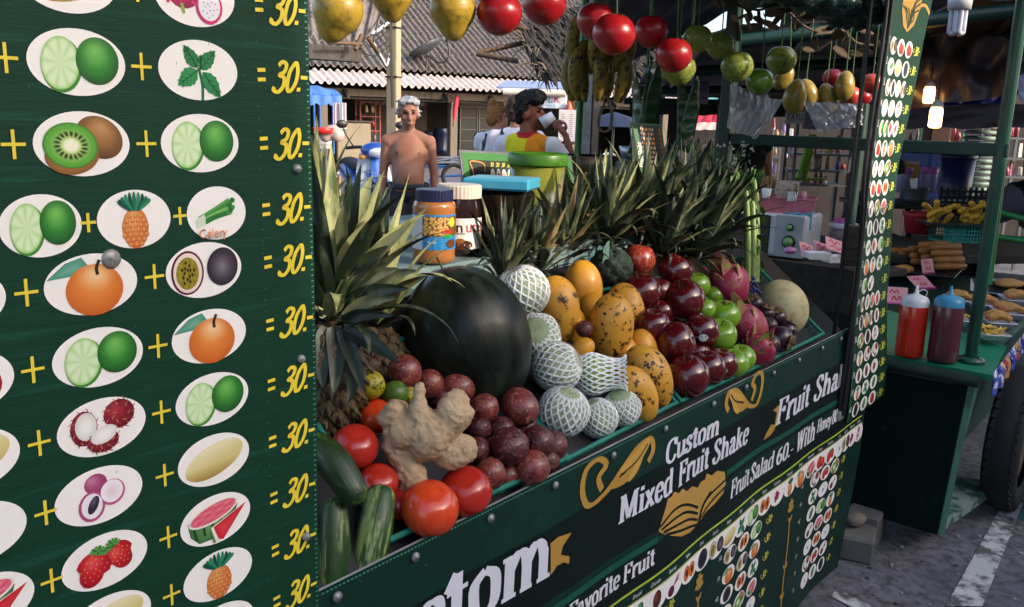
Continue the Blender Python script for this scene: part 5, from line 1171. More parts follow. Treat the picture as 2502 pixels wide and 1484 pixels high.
for x in (-15.2, 9): b = M(); b.box((x, 2.5, 1.6), (.15, 5.3, 3.2)); b.build('side_wall', m_in, shop, True)
b = M(); b.box((px_-1.2, 1.6, 1.05), (2.3, .1, 1.9)); b.build('inner_partition', mat('maroon_partition', '#1a0d0b', '#22110d', rough=.7), shop, True)  # maroon darkened along with the walls to carry the interior shade
m_tube = mat('white_tube', '#d8d8dc', '#e8e8ea', rough=.3)
for x0, x1, y in ((826, 893, 192), (960, 1000, 194)):
    a_, c_ = fac(x0, y, -.16), fac(x1, y, -.16); b = M(); b.tube([a_, c_], .035, 8); b.box((a_+c_)/2+Vector((0, .05, .03)), ((c_-a_).length+.2, .05, .05)); b.build('fluorescent_tube', m_tube, shop, True)
def floc(x, y, off): p = fac(x, y, off); q = facw(p); return q
# fridge
m_glass = mat('fridge_glass', '#0a0e11', '#12181c', rough=.35, spec=.2, scale=3); m_frame = mat('fridge_frame', '#2c3034', '#24282c', rough=.4, scale=20); m_chrome = mat('chrome', '#c8c8cc', rough=.2, metal=.9)  # frame colour darkened too, as part of the painted interior shade
p0 = fac(1121, 362, .8); p1_ = fac(1212, 362, .8); fw = p1_[0]-p0[0]
fr = thing('drinks_fridge', 'tall dark double-door glass drinks fridge inside the shop', 'fridge', facw((p0[0]+fw/2, .8, GZ)), (0, 0, FA))
FH = fac(1150, 232, .8)[2]-GZ
b = M(); b.box((0, .36, FH/2), (fw, .62, FH), b=.02); b.build('cabinet', m_frame, fr, True)
for s_ in (-1, 1):
    d_ = M(); d_.box((s_*fw/4, .03, FH*.47), (fw*.47, .05, FH*.7), b=.01); do = d_.build('door', m_glass, fr, True)
    for q in range(4): bb = M(); bb.box((s_*fw/4, -.003, FH*(.2+.16*q)), (fw*.42, .012, .02)); bb.build('shelf', m_frame, do, True)
    bb = M(); bb.box((s_*.06, -.04, FH*.42), (.035, .05, .24), b=.01); bb.build('handle', m_chrome, do, True)
    for e in (-1, 1): bb = M(); bb.box((s_*fw/4+e*fw*.225, -.004, FH*.47), (.03, .03, FH*.7)); bb.build('frame', m_frame, do, True)
b = M(); b.box((0, .03, FH*.92), (fw*.98, .06, FH*.13), b=.01); b.build('header', mat('fridge_header', '#141a2c', '#1f2a48', rough=.3, scale=6, c3='#8a94b0', scale3=14, thr3=.66), fr, True)
# things inside the shop
def blob_item(name, lab, cat, x, y, off, w_, h, col, shape='box', c2=None):
    P = floc(x, y, off); m_ = mat(name+col, col, c2 or mixc(col, '#000000', .25), rough=.5, scale=6)
    b = M(); d_ = dep(P); W, H = px2m(w_, d_), px2m(h, d_)
    if shape == 'box': b.X = Matrix.Translation(P) @ Matrix.Rotation(FA, 4, 'Z'); b.box((0, W*.3, 0), (W, W*.6, H), b=.015)
    elif shape == 'drum': b.lathe([(0, H/2), (W*.44, H/2), (W*.47, H*.47), (W*.5, H*.3), (W*.48, H*.28), (W*.5, 0), (W*.48, -H*.28), (W*.5, -H*.3), (W*.46, -H/2), (0, -H/2)], 16, Matrix.Translation(P))
    elif shape == 'tub': b.lathe([(W*.4, -H/2), (W*.5, H/2), (W*.52, H/2), (W*.52, H*.42), (W*.47, H*.4), (W*.38, -H/2), (0, -H/2)], 20, Matrix.Translation(P))
    o = b.build(name, m_); return tag(o, lab, cat)
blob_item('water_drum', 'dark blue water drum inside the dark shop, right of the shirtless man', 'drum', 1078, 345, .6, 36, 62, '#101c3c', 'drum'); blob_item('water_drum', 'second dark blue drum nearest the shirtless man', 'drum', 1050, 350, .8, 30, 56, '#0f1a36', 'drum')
tb = blob_item('washing_tub', 'green plastic tub on the ground beside the blue canopy cart', 'tub', 855, 386, -1.2, 40, 30, '#137a58', 'tub')
tb.location.z = GZ
cn = thing('wooden_counter', 'pale tiled shop counter behind the scooter mirror', 'counter', floc(868, 396, .2), (0, 0, FA))
b = M(); b.box((0, .4, .55), (1.0, .7, 1.05), b=.03); b.build('body', mat('cream_tile', '#6c6252', '#7a6e5c', rough=.6, scale=4), cn, True); b = M(); b.box((0, .4, 1.09), (1.1, .8, .05), b=.01); b.build('worktop', m_dwood, cn, True)
rk = thing('red_rack', 'dark red metal rack with small goods inside the shop', 'rack', floc(905, 372, 1.0), (0, 0, FA))
m_red = mat('red_paint', '#6a1418', '#821c1e', rough=.5, scale=10)
for sx in (-.3, .3):
    for sy in (0, .35): b = M(); b.box((sx, sy, .75), (.04, .04, 1.5)); b.build('upright', m_red, rk, True)
for k in range(4): b = M(); b.box((0, .17, .2+.4*k), (.64, .4, .03)); b.build('shelf', m_red, rk, True)
random.seed(4)
for k in range(9):
    P = wloc(rk)+FD*random.uniform(-.25, .25)+FN*.15+Vector((0, 0, .32+.4*(k % 3))); b = M(); b.lathe([(0, 0), (.05, 0), (.055, .1), (.03, .16), (.025, .2), (0, .2)], 8, Matrix.Translation(P)); tag(b.build('bottle', mat('bottle%d' % (k % 3), ('#7a8a90', '#9a3020', '#b0a080')[k % 3], rough=.3)), 'small bottle on the red rack in the dark shop', 'bottle', 'bottles on the red rack')
um = thing('closed_umbrella', 'closed red umbrella hanging from the shop post', 'umbrella', floc(1117, 232, -.3))
d_ = dep(wloc(um)); L_ = px2m(70, d_); b = M(); b.X = Matrix.Rotation(R(10), 4, 'Y'); b.lathe([(.01, 0), (.05, -.05), (.075, -L_*.35), (.05, -L_*.75), (.02, -L_*.95)], 8); b.build('canopy', mat('umbrella_cloth', '#a01c34', '#b8304a', rough=.7), um, True)
b = M(); b.X = Matrix.Rotation(R(10), 4, 'Y'); b.tube([(0, 0, .03), (0, 0, -L_*1.12)], .015, 6); b.build('shaft', m_dwood, um, True)
# satellite dish
dp = at(1045, 128, 24.3); ds = thing('satellite_dish', 'grey satellite dish on the corrugated roof', 'satellite dish', dp)
b = M(); b.lathe([(0, 0), (.2, .02), (.4, .08), (.52, .15), (.5, .17), (.38, .1), (0, .02)], 22, align(-_r*.45+_u*.85-_f*.12).to_4x4()); b.build('reflector', mat('dish_grey', '#343840', '#40444c', rough=.5), ds, True)
b = M(); C = catmull([_u*-.1, _r*.35-_u*.3, _r*.6-_u*.1, _r*.55+_u*.35], 5); b.tube(C, .025, 6); b.box(C[-1], (.1, .1, .14), b=.02); b.build('feed_arm', m_black, ds, True)
b = M(); b.tube([(0, 0, 0), (.0, .1, -.9)], .035, 6); b.build('mast', m_steel, ds, True)
# power pole and its cables
PD = 13.0; pq = pz(962, 620, GZ); pq = at(962, 300, PD); pole = thing('power_pole', 'weathered square power pole with cables, behind the shirtless man', 'pole', (pq.x, pq.y, GZ))
b = M(); b.X = Matrix.Rotation(R(22), 4, 'Z'); b.box((0, 0, 2.2), (.17, .17, 4.4), b=.012); b.build('shaft', mat('pole_timber', '#a09078', '#8a7a64', rough=.85, scale=8, bump=.5, stretch=(1, 1, .1), c3='#4a4036', scale3=12, thr3=.66), pole, True)
random.seed(12)
for k in range(5):
    ex = at(random.uniform(860, 925), random.uniform(20, 130), PD-1.2)-wloc(pole); z0 = random.uniform(2.45, 3.6)
    b = M(); s_ = Vector((-.1, -.08, z0)); mid = (s_+ex)/2+Vector((0, 0, -.25*random.random())); b.tube(catmull([s_, mid, ex], 8), .009, 5); b.build('cable', m_black, pole, True)
for k in range(5):
    b = M(); x0 = -.11-.01*k; b.tube(catmull([(x0, -.1, 4.2), (x0+.02*math.sin(k*2), -.1, 3.2), (x0-.02, -.1, 2.6), (x0+.015, -.1, 1.6)], 6), .007, 5); b.build('cable', m_black, pole, True)
for z in (2.75, 2.05): b = M(); b.X = Matrix.Rotation(R(22), 4, 'Z'); b.box((0, 0, z), (.2, .2, .02)); b.build('wire_band', m_black, pole, True)
b = M(); b.tube(catmull([at(909, 82, PD-1), at(930, 70, PD-.6), at(958, 47, PD-.3)], 4), .022, 6); b.build('conduit', m_tube, pole)
b = M(); b.tube(catmull([at(910, 100, PD-1), at(935, 145, PD-.7), at(945, 160, PD-.5), at(952, 132, PD-.3)], 5), .014, 6); b.build('conduit', m_tube, pole)
# near roof end, top left
lr = thing('lean_to_roof', 'end of an old corrugated roof with dark fascia above the blue canopy, top left', 'roof', at(830, 130, 11.5))
def quad(b, a, c, d_, e, t=.04):
    a, c, d_, e = map(Vector, (a, c, d_, e)); n = (c-a).cross(e-a).normalized()*t; v = [a, c, d_, e, a+n, c+n, d_+n, e+n]
    b.add(v, [(0, 1, 2, 3), (7, 6, 5, 4), (0, 4, 5, 1), (1, 5, 6, 2), (2, 6, 7, 3), (3, 7, 4, 0)], False)
b = M(); quad(b, at(740, 106, 11), at(884, 118, 11.8), at(884, 152, 11.8), at(740, 142, 11), .08); b.build('fascia_board', m_dwood, lr)
for k in range(3):
    A_, B_, C_, D_ = at(758+52*k, 92+5*k, 11.2+.2*k), at(812+50*k, 98+5*k, 11.4+.2*k), at(800+75*k, -60, 13.5), at(745+75*k, -60, 13.3)
    def f(u, v, A_=A_, B_=B_, C_=C_, D_=D_): q = (A_*(1-u)+B_*u)*(1-v)+(D_*(1-u)+C_*u)*v; return q+Vector((0, 0, .035*math.sin(u*2*math.pi*2)))
    b = M(); b.grid(f, 28, 4, True, .012); b.build('roof_sheet', m_rf, lr)
m_raw = mat('raw_timber', '#4a3828', '#5e4732', rough=.8, scale=9, stretch=(1, 1, .2))
for a_, c_, r_ in ((at(800, 104, 11), at(884, 108, 11.5), .025), (at(868, 122, 11.4), at(884, 86, 11.5), .03), (at(898, 92, 11.6), at(925, 130, 11.9), .03)): b = M(); b.tube([a_, c_], r_, 6); b.build('rafter_end', m_raw, lr)
# thatched eave
m_th = mat('thatch', '#1e1914', '#322a22', rough=.95, scale=14, bump=.6, bscale=60)
th = thing('thatched_roof', 'ragged dark palm-thatch eave above the boy, behind the hanging red apples', 'roof', at(1400, 150, 9))
TA, TB, TC, TD = at(1255, 62, 8.6), at(1600, -40, 10.5), at(1610, 196, 8.0), at(1330, 178, 7.6)
random.seed(8)
for r_ in range(7):
    for q in range(16):
        u0, v0 = q/16, r_/7; b = M()
        A_ = TA.lerp(TB, u0).lerp(TD.lerp(TC, u0), v0); B_ = TA.lerp(TB, u0+1/15).lerp(TD.lerp(TC, u0+1/15), v0); dn = (TD-TA).normalized()*.42
        for k in range(9):
            p_ = A_.lerp(B_, k/9)+Vector((random.gauss(0, .01), random.gauss(0, .01), random.gauss(0, .015))); e_ = p_+dn*random.uniform(.7, 1.25)+Vector((random.gauss(0, .04), random.gauss(0, .04), random.gauss(-.04, .03)))
            s_ = (B_-A_).normalized()*.02; mid = (p_+e_)/2+Vector((0, 0, .02)); b.add([p_-s_, p_+s_, mid+s_*.9, mid-s_*.9, e_+s_*.2, e_-s_*.2], [(0, 1, 2, 3), (3, 2, 4, 5)], False)
        b.build('thatch_tuft', m_th, th)
for k in range(34):
    t_ = random.random(); p_ = TA.lerp(TD, t_) if k % 2 else TD.lerp(TC, t_); b = M(); e_ = p_+(_r*random.uniform(-.25, .05)+_u*random.uniform(-.22, .12)); b.tube([p_, (p_+e_)/2+_u*.03, e_], [.008, .007, .002], 4); b.build('straw', mat('straw', '#5c4e3c', '#75654e', rough=.9), th)
for a_, c_ in ((at(1168, 128, 8.4), at(1330, 95, 8.6)), (at(1165, 132, 8.3), at(1265, 150, 8.2)), (at(1250, 60, 8.5), at(1600, 190, 8.3))): b = M(); b.tube([a_, c_], .025, 6); b.build('roof_pole', m_raw, th)

# ------------------------------------------------------------------ blue canopy cart
m_blue = mat('blue_cloth', '#2f5a9a', '#4672b0', rough=.7, scale=3, bump=.2, bscale=8); m_bluep = mat('blue_paint', '#1d4a8a', '#2a5c9c', rough=.4, scale=12)
BC = 20.5; bc = thing('canopy_cart', 'food cart with scalloped blue awning at the left, in front of the shop', 'cart', (pz(815, 425, GZ).x, pz(815, 425, GZ).y, GZ), (0, 0, FA))
def bl(x, y, off=0.0): p = at(x, y, BC+off); q = p-wloc(bc); return Vector((q.dot(FD), q.dot(FN), p.z-GZ))
a_, c_ = bl(752, 238), bl(868, 243); zt = bl(800, 213)[2]; z0 = a_[2]
b = M()
def cn_(u, v):
    x = a_[0]+(c_[0]-a_[0])*u; return (x, -.1+1.3*v, z0+.05+(zt-z0)*math.sin(math.pi*min(.5, v))*(1-.35*u**4)+.02*math.sin(u*14))
b.grid(cn_, 30, 8, True, .01); b.build('awning', m_blue, bc, True)
b = M(); b.grid(lambda u, v: (a_[0]+(c_[0]-a_[0])*u, -.11+.02*math.sin(u*20), z0+.06-v*(.18+.07*abs(math.sin(u*math.pi*3.2)))), 50, 5, True, .008); b.build('valance', m_blue, bc, True)
for x, y in ((790, 1), (848, 1), (765, 0), (852, 0)):
    q = bl(x, 300); b = M(); b.tube([(q[0], -.05 if y else 1.0, .5), (q[0], -.05 if y else 1.0, z0+.1)], .03, 8); b.build('post', m_bluep, bc, True)
m_galv = mat('galvanised_sheet', '#7c8086', '#94989e', rough=.4, metal=.5, scale=4)
q0, q1 = bl(765, 345), bl(850, 345)
b = M(); b.box(((q0[0]+q1[0])/2, .45, .78), (q1[0]-q0[0], 1.0, .36), b=.02); b.build('body', m_galv, bc, True)
b = M(); b.box(((q0[0]+q1[0])/2+.1, -.06, .86), (.42, .012, .24)); b.build('notice', m_tube, bc, True)
for x in (775, 845): q = bl(x, 345); b = M(); b.tube([(q[0], 0, .62), (q[0], 0, 0)], .03, 6); b.box((q[0], 0, .03), (.5, .07, .05)); b.build('leg', m_galv, bc, True)
q = bl(852, 330); b = M(); b.tube([(q[0]-.1, -.05, 1.0), (q[0]+.05, -.05, 1.08), (q[0]+.35, -.05, 1.12)], .025, 6); b.build('push_handle', m_galv, bc, True)
b = M(); b.box(((q0[0]+q1[0])/2, .4, .98), (q1[0]-q0[0]+.1, 1.05, .05), b=.01); b.build('worktop', m_black, bc, True)
for k, x in enumerate((822, 838)):
    q = at(x, 262, BC+.3); b = M(); W = px2m(14, BC); b.grid(lambda u, v: q+FD*(W*(u-.5)*1.3)+FN*(.03*math.sin(u*14))+Vector((0, 0, -v*.52+.1)), 14, 6, True, .006); tag(b.build('towel', mat('pale_towel', '#a39aa6', '#b9b0ba', rough=.9)), ('lilac-grey towel hanging under the blue awning', 'second towel hanging at the right post of the blue awning')[k], 'towel')
q = at(790, 340, BC+.3); b = M(); b.lathe([(0, 0), (.22, 0), (.27, .14), (.25, .14), (.2, .02), (0, .02)], 16, Matrix.Translation((q.x, q.y, GZ+1.0))); tag(b.build('basin', mat('red_plastic', '#b01c1c', '#c42a24', rough=.35)), 'red plastic basin on the blue canopy cart', 'basin')
b = M(); random.seed(2)
for k in range(7): b.ball(at(random.uniform(795, 825), random.uniform(318, 332), BC+.4), random.uniform(.12, .2), 12, 8, None, lambda p, th_, ph: p*(1+.25*noise.noise(p*3)))
tag(put('plastic_bag', fuse(b, 'plastic_bag', mat('cloudy_bag', '#94807a', '#a89690', rough=.35, scale=6), .03, 2), None), 'bulging cloudy plastic bag heaped on the blue canopy cart', 'bag')
# ------------------------------------------------------------------ scooter
SD = 12.2; sg = pz(905, 545, GZ); sc_o = thing('motor_scooter', 'parked blue and silver motor scooter facing left behind the shirtless man', 'motorbike', (sg.x, sg.y, GZ), (0, 0, AZ-R(90)+R(28)))
SR = Matrix.Rotation(AZ-R(90)+R(28), 3, 'Z').transposed()
m_sb = mat('scooter_blue', '#1c4a9a', '#2355a6', rough=.2, coat=.6, scale=5); m_ss = mat('scooter_silver', '#9aa2aa', '#b0b6bc', rough=.25, coat=.5, scale=6); m_rub = mat('black_rubber', '#161617', '#222224', rough=.8, scale=20)
# local: -y towards the viewer (front of the scooter), z up
def wheel(parent, y, name='wheel', r_=.27):
    b = M(); T = Matrix.Translation((0, y, r_)) @ Matrix.Rotation(R(90), 4, 'Y'); b.lathe([(r_-.09, -.035), (r_-.02, -.05), (r_, -.025), (r_, .025), (r_-.02, .05), (r_-.09, .035), (r_-.09, -.035)], 28, T); w_ = b.build(name, m_rub, parent, True)
    b = M(); b.lathe([(0, -.03), (r_-.1, -.03), (r_-.085, 0), (r_-.1, .03), (0, .03)], 20, T); b.build('rim', m_steel, w_, True)
wheel(sc_o, -.35); wheel(sc_o, .85)
b = M(); b.tube(catmull([(0, -.72, .5), (0, -.5, .62), (0, -.3, .62), (0, -.12, .5)], 4), [.03]+[.11]*11+[.06], 10, True, .45); b.build('front_mudguard', m_sb, sc_o, True)
for s_ in (-1, 1): b = M(); b.tube([(s_*.09, -.36, .27), (s_*.1, -.22, .75)], .035, 8); b.build('fork', m_sb, sc_o, True)
b = M(); b.grid(lambda u, v: ((u-.5)*(.44+.14*math.sin(v*3))*(1-.25*v), -.24+.18*v-.10*math.cos((u-.5)*3), .42+.55*v), 12, 8, True, .03); b.build('front_shield', m_ss, sc_o, True)
b = M(); b.grid(lambda u, v: ((u-.5)*(.22-.12*v), -.36+.17*v-.02*math.cos((u-.5)*3), .62+.34*v), 8, 6, True, .02); b.build('shield_panel', m_sb, sc_o, True)
b = M(); b.ball((0, -.2, 1.02), (.2, .15, .11), 16, 10); b.build('headlamp_cowl', m_sb, sc_o, True)
b = M(); b.ball((0, -.29, 1.0), (.13, .08, .075), 14, 8); b.build('headlamp', mat('headlamp_glass', '#c8ccd4', '#e0e4ea', rough=.1, coat=.8), sc_o, True)
b = M(); b.tube(catmull([(-.36, -.05, 1.04), (-.2, -.14, 1.06), (0, -.17, 1.05), (.2, -.14, 1.06), (.36, -.05, 1.04)], 4), .022, 8); b.build('handlebar', m_black, sc_o, True)
for s_ in (-1, 1):
    b = M(); b.tube(catmull([(s_*.26, -.1, 1.06), (s_*.36, -.1, 1.2), (s_*.4, -.08, 1.32)], 4), .01, 6); mo = b.build('mirror_stalk', m_black, sc_o, True); b = M(); b.ball((s_*.42, -.08, 1.36), (.08, .025, .055), 12, 8); b.build('mirror', m_black, mo, True)
    b = M(); b.ball((s_*.2, -.27, .93), (.05, .03, .03), 10, 6); b.build('indicator', mat('amber_lens', '#c8741c', '#d88a2c', rough=.2), sc_o, True)
b = M(); b.tube(catmull([(0, -.05, .55), (0, .15, .32), (0, .45, .34), (0, .6, .55), (0, .9, .68), (0, 1.1, .72)], 4), [.1]*5+[.13]*6+[.16]*7+[.1, .08, .05], 10); b.build('body', m_sb, sc_o, True)
b = M(); b.tube(catmull([(0, .32, .74), (0, .6, .78), (0, 1.0, .82)], 5), [.1]+[.14]*9+[.1], 10, True, .45); b.build('seat', m_rub, sc_o, True)
# blue tube-framed handcart behind the man
hc = thing('handcart', 'blue and white tube-framed handcart standing behind the shirtless man', 'cart', (pz(1105, 470, GZ).x, pz(1105, 470, GZ).y, GZ))
HD = dep(Vector((wloc(hc).x, wloc(hc).y, .6)))
for pts, m_ in (([(1060, 386), (1170, 384)], m_galv), ([(1040, 407), (1170, 405)], m_bluep), ([(1055, 432), (1165, 428)], m_bluep), ([(1062, 386), (1050, 450)], m_bluep), ([(1130, 385), (1128, 450)], m_bluep), ([(1160, 384), (1166, 450)], m_bluep), ([(1075, 408), (1048, 442)], m_bluep), ([(1060, 395), (1100, 388), (1140, 396)], m_galv)):
    for dd in (0, .8): b = M(); b.tube([at(x, y, HD+dd) for x, y in pts], .022, 6); b.build('tube', m_, hc)
b = M(); quad(b, at(1062, 400, HD), at(1150, 398, HD), at(1150, 396, HD+.8), at(1062, 398, HD+.8), .03); b.build('deck', m_galv, hc)
for dd in (0, .8):
    b = M(); P = at(1110, 432, HD+dd); b.lathe([(.2, -.03), (.26, -.03), (.27, 0), (.26, .03), (.2, .03), (.2, -.03)], 22, Matrix.Translation(P) @ Matrix.Rotation(AZ-R(90), 4, 'Z') @ Matrix.Rotation(R(90), 4, 'X')); b.build('wheel', m_rub, hc)

# ------------------------------------------------------------------ jars and boxes on the shelf
SH = 1.286
def face_rz(P): v = CAMLOC-P; return math.atan2(v.y, v.x)+R(90)
def wrap(r, lift=.0006): return lambda q: ((r+lift-q[1])*math.sin(q[0]/r), -(r+lift-q[1])*math.cos(q[0]/r), q[2])
m_navy = mat('navy_lid', '#191c38', '#20244a', rough=.35, scale=20); m_cream = mat('cream_lid', '#d8c8b8', '#cbb9a8', rough=.4, scale=20)
def ribbed_lid(parent, r, z0, z1, m_, n=72):
    b = M(); vs = []; prof = [(1.0, z0), (1.0, z1-.003), (.96, z1), (0, z1)]
    for k, (rr, z) in enumerate(prof):
        for j in range(n): a = 2*math.pi*j/n; q = r*rr*(1+(.018*(j % 2) if k < 2 else 0)); vs.append((q*math.cos(a), q*math.sin(a), z))
    b.add(vs, [(k*n+j, k*n+(j+1) % n, (k+1)*n+(j+1) % n, (k+1)*n+j) for k in range(3) for j in range(n)], False); return b.build('lid', m_, parent, True)
P = pz(1060, 640, SH); P.z = SH; d_ = dep(P); rj = px2m(52, d_); hj = px2m(150, d_)
jar = thing('peanut_butter_jar', 'peanut butter jar with navy lid and blue nut-picture label on the shelf', 'jar', P, (0, 0, face_rz(P)))
b = M(); b.lathe([(0, 0), (rj*.8, 0), (rj*.97, hj*.04), (rj, hj*.1), (rj*.985, hj*.2), (rj*.985, hj*.84), (rj, hj*.9), (rj*.95, hj*.97), (rj*.84, hj)], 36); b.build('jar_body', mat('peanut_butter', '#9a5f30', '#a86c3a', rough=.15, coat=.6, scale=8), jar, True)
ribbed_lid(jar, rj*.86, hj*.98, hj*1.18, m_navy)
p = Pr(); z0, z1 = hj*.24, hj*.8; W = rj*1.45
def rect(p, x0, x1, za, zb, col, layer):
    n = 10
    for i in range(n): a, c = x0+(x1-x0)*i/n, x0+(x1-x0)*(i+1)/n; p.poly([(a, za), (c, za), (c, zb), (a, zb)], col, layer)
rect(p, -W, W, z0, z1, '#2a7ab0', 1); rect(p, -W, -W*.38, z0, z1*.97, '#d8d5d4', 2); rect(p, -W*.38, W, hj*.46, z1*.96, '#6a4a20', 2)
random.seed(6)
for i in range(80):
    x, z = random.uniform(-W*.34, W*.5), random.uniform(hj*.48, hj*.75); p.blob(x, z, rj*.1, rj*.065, lambda u, v: mixc('#e0bd84', '#a87838', math.hypot(u, v+.3)), rot=random.uniform(0, 3), layer=3+.02*i, nr=2, ns=8)
p.blob(W*.62, hj*.68, rj*.2, rj*.22, '#d8c02c', layer=5, nr=1, ns=14); p.blob(W*.42, hj*.53, rj*.3, rj*.1, '#b02a20', layer=5.2, nr=1, ns=14); p.blob(W*.45, hj*.46, rj*.26, rj*.1, '#1f8a3c', layer=5.4, nr=1, ns=10); p.blob(W*.6, hj*.34, rj*.3, rj*.2, '#5c3418', layer=5.6, nr=1, ns=12)
for i in range(12):
    z = z0+(z1-z0)*(.12+.07*i); p.poly([(-W*.92, z), (-W*.92+W*random.uniform(.2, .46), z), (-W*.92+W*.2, z+.0012), (-W*.92, z+.0012)], '#8a8a94', 3)
textmesh(p, '500', -W*.72, hj*.36, rj*.14, '#2a2a30', 0, .9, 3); textmesh(p, 'Roasted', -W*.2, hj*.35, rj*.1, '#e8eef2', .1, .8, 3)
p.build('label', jar, wrap(rj*.985))
P = pz(1122, 633, SH); P = at(1120, 610, d_+.13); P.z = SH; dj = dep(P); rj = px2m(54, dj); hj = at(1120, 478, dj).z-SH
jar2 = thing('chocolate_spread_jar', 'chocolate spread jar with a wide cream lid behind the peanut butter', 'jar', P, (0, 0, face_rz(P)))
b = M(); b.lathe([(0, 0), (rj*.9, 0), (rj, hj*.06), (rj*.98, hj*.3), (rj*.98, hj*.6), (rj*1.0, hj*.72), (rj*.94, hj*.88), (rj*.86, hj)], 36); b.build('jar_body', mat('dark_glass_jar', '#1c0e0a', '#2a150e', rough=.08, coat=.9, scale=14, c3='#6a5a4a', scale3=26, thr3=.68), jar2, True)
ribbed_lid(jar2, rj*.98, hj*.99, hj*1.0+px2m(30, dj), m_cream)
p = Pr(); W = rj*1.3; rect(p, -W, W, hj*.12, hj*.66, '#e2dcd6', 1); p.blob(W*.1, hj*.2, rj*.5, rj*.22, '#4a2414', layer=2, nr=2, ns=16); p.blob(-W*.25, hj*.24, rj*.16, rj*.2, '#d8cfc4', layer=3, nr=2, ns=12); p.blob(W*.05, hj*.27, rj*.2, rj*.12, '#8a5a34', layer=3, nr=2, ns=12)
textmesh(p, 'n', -W*.1, hj*.42, hj*.2, '#16120f', 0, .95, 3); textmesh(p, 'utella', -W*.1+hj*.165, hj*.42, hj*.2, '#b01c22', 0, .9, 3); textmesh(p, 'FERRERO', -W*.08, hj*.38, hj*.035, '#16120f', 0, .8, 3)
p.build('label', jar2, wrap(rj*1.0, .002))
P = at(1224, 560, 2.12); P.z = SH; dj = dep(P); w_ = px2m(166, dj); hz = at(1224, 458, dj).z-SH
bx = thing('lidded_box', 'dark square container with bright blue lid in front of the green bucket', 'container', P, (0, 0, face_rz(P)+R(-14)))
b = M(); b.box((0, 0, hz/2), (w_*.86, w_*.7, hz), b=.012); b.build('body', mat('smoked_plastic', '#17120f', '#251c16', rough=.12, coat=.6, scale=9, c3='#3f342c', scale3=16, thr3=.66), bx, True)
b = M(); b.box((0, 0, hz+px2m(13, dj)), (w_*.97, w_*.8, px2m(27, dj)), b=.005); b.build('lid', mat('sky_blue_lid', '#3f9fc0', '#4aaac8', rough=.3, coat=.2, scale=10), bx, True)
P = at(1308, 560, 2.55); P.z = SH-.05; dj = dep(P); rb = px2m(70, dj); hz = at(1308, 398, dj).z-P.z
bk = thing('green_bucket', 'translucent green bucket of drink with a thick rim behind the blue lid', 'bucket', P)
b = M(); b.lathe([(0, 0), (rb*.9, 0), (rb*.92, .01), (rb*.96, hz), (rb*.92, hz), (rb*.88, .02), (0, .02)], 40); b.build('wall', mat('green_translucent', '#566e26', '#667e30', rough=.2, scale=4, coat=.4, c3='#8a8038', scale3=6, thr3=.55, soft3=.15), bk, True)
b = M(); b.lathe([(rb*.97, hz-.004), (rb*1.03, hz-.004), (rb*1.04, hz), (rb*1.04, hz+px2m(20, dj)), (rb*1.0, hz+px2m(26, dj)), (rb*.93, hz+px2m(20, dj)), (rb*.9, hz-.02)], 40); b.build('rim', mat('green_rim', '#3c6c1c', '#467824', rough=.35, scale=10), bk, True)
# large menu board behind the jars
def menu_board(name, lab, c0, c1, c2, c3, vertical):
    """flat printed board from four picture corners (tl, tr, br, bl), each (x,y,depth)"""
    tl, tr, br_, bl_ = [at(*c) for c in (c0, c1, c2, c3)]
    o = (tl+bl_+tr+br_)/4; ux = (tr-tl).normalized(); n = ux.cross((tl-bl_)).normalized(); uz = n.cross(ux)*-1
    uz = (tl-bl_)-ux*(tl-bl_).dot(ux); H = uz.length; uz.normalize(); Wd = (tr-tl).length; Y = uz.cross(ux)
    Rm = Matrix((ux, Y, uz)).transposed(); t = thing(name, lab, 'sign', o, Rm)
    b = M(); b.box((0, .004, 0), (Wd, .006, H), b=.001); b.build('board', m_steel, t, True); return t, Wd, H
t, Wd, H = menu_board('menu_board', 'framed menu board with sideways Fruit Shake lettering behind the green bucket', (1125, 363, 2.55), (1400, 378, 2.9), (1400, 480, 2.9), (1140, 470, 2.55), True)
p = Pr(); p.poly([(-Wd/2+.008, -H/2), (Wd/2-.01, -H/2), (Wd/2-.01, H/2-.008), (-Wd/2+.008, H/2-.008)], '#2f7a34', 1); p.poly([(-Wd/2+.03, -H/2), (Wd/2-.03, -H/2), (Wd/2-.03, H/2-.03), (-Wd/2+.03, H/2-.03)], '#0b1f14', 2)
x0 = -Wd/2+.04; p.pen([(x0, -H/2), (x0+.004, .0), (x0-.002, H/2-.035), (x0+.05, H/2-.04), (x0+.052, 0)], .004, .004, '#d08a3a', 3, True, 6)
p.l0 = 3; serif(p, 'Custom', x0+.028, -.09, .022, '#e8e4da', .72, R(90), 0, .2, 1); serif(p, 'Fruit Shake', x0+.052, -.13, .024, '#e8e4da', .72, R(90), 0, .2, 1); p.l0 = 0
for i in range(9):
    x = x0+.085+i*.024
    for j, k in enumerate(('mango', 'straw', 'passion')):
        p.set(x, H/2-.075-.052*j, .0095, .02); p.blob(0, 0, 1, 1, WHITE, layer=3, nr=1, ns=14); p.l0 = 2; PICS[(k, 'tomato', 'orange', 'lime')[i % 4]](p, 1); p.l0 = 0; p.set()
    brush(p, '30', x-.008, H/2-.048, .012, '#d8d046', k=2, layer=3)
p.build('print', t)
t, Wd, H = menu_board('menu_card', 'small green menu card standing tilted among the pineapple crowns', (1534, 299, 2.9), (1612, 304, 2.98), (1640, 430, 2.98), (1562, 430, 2.9), False)
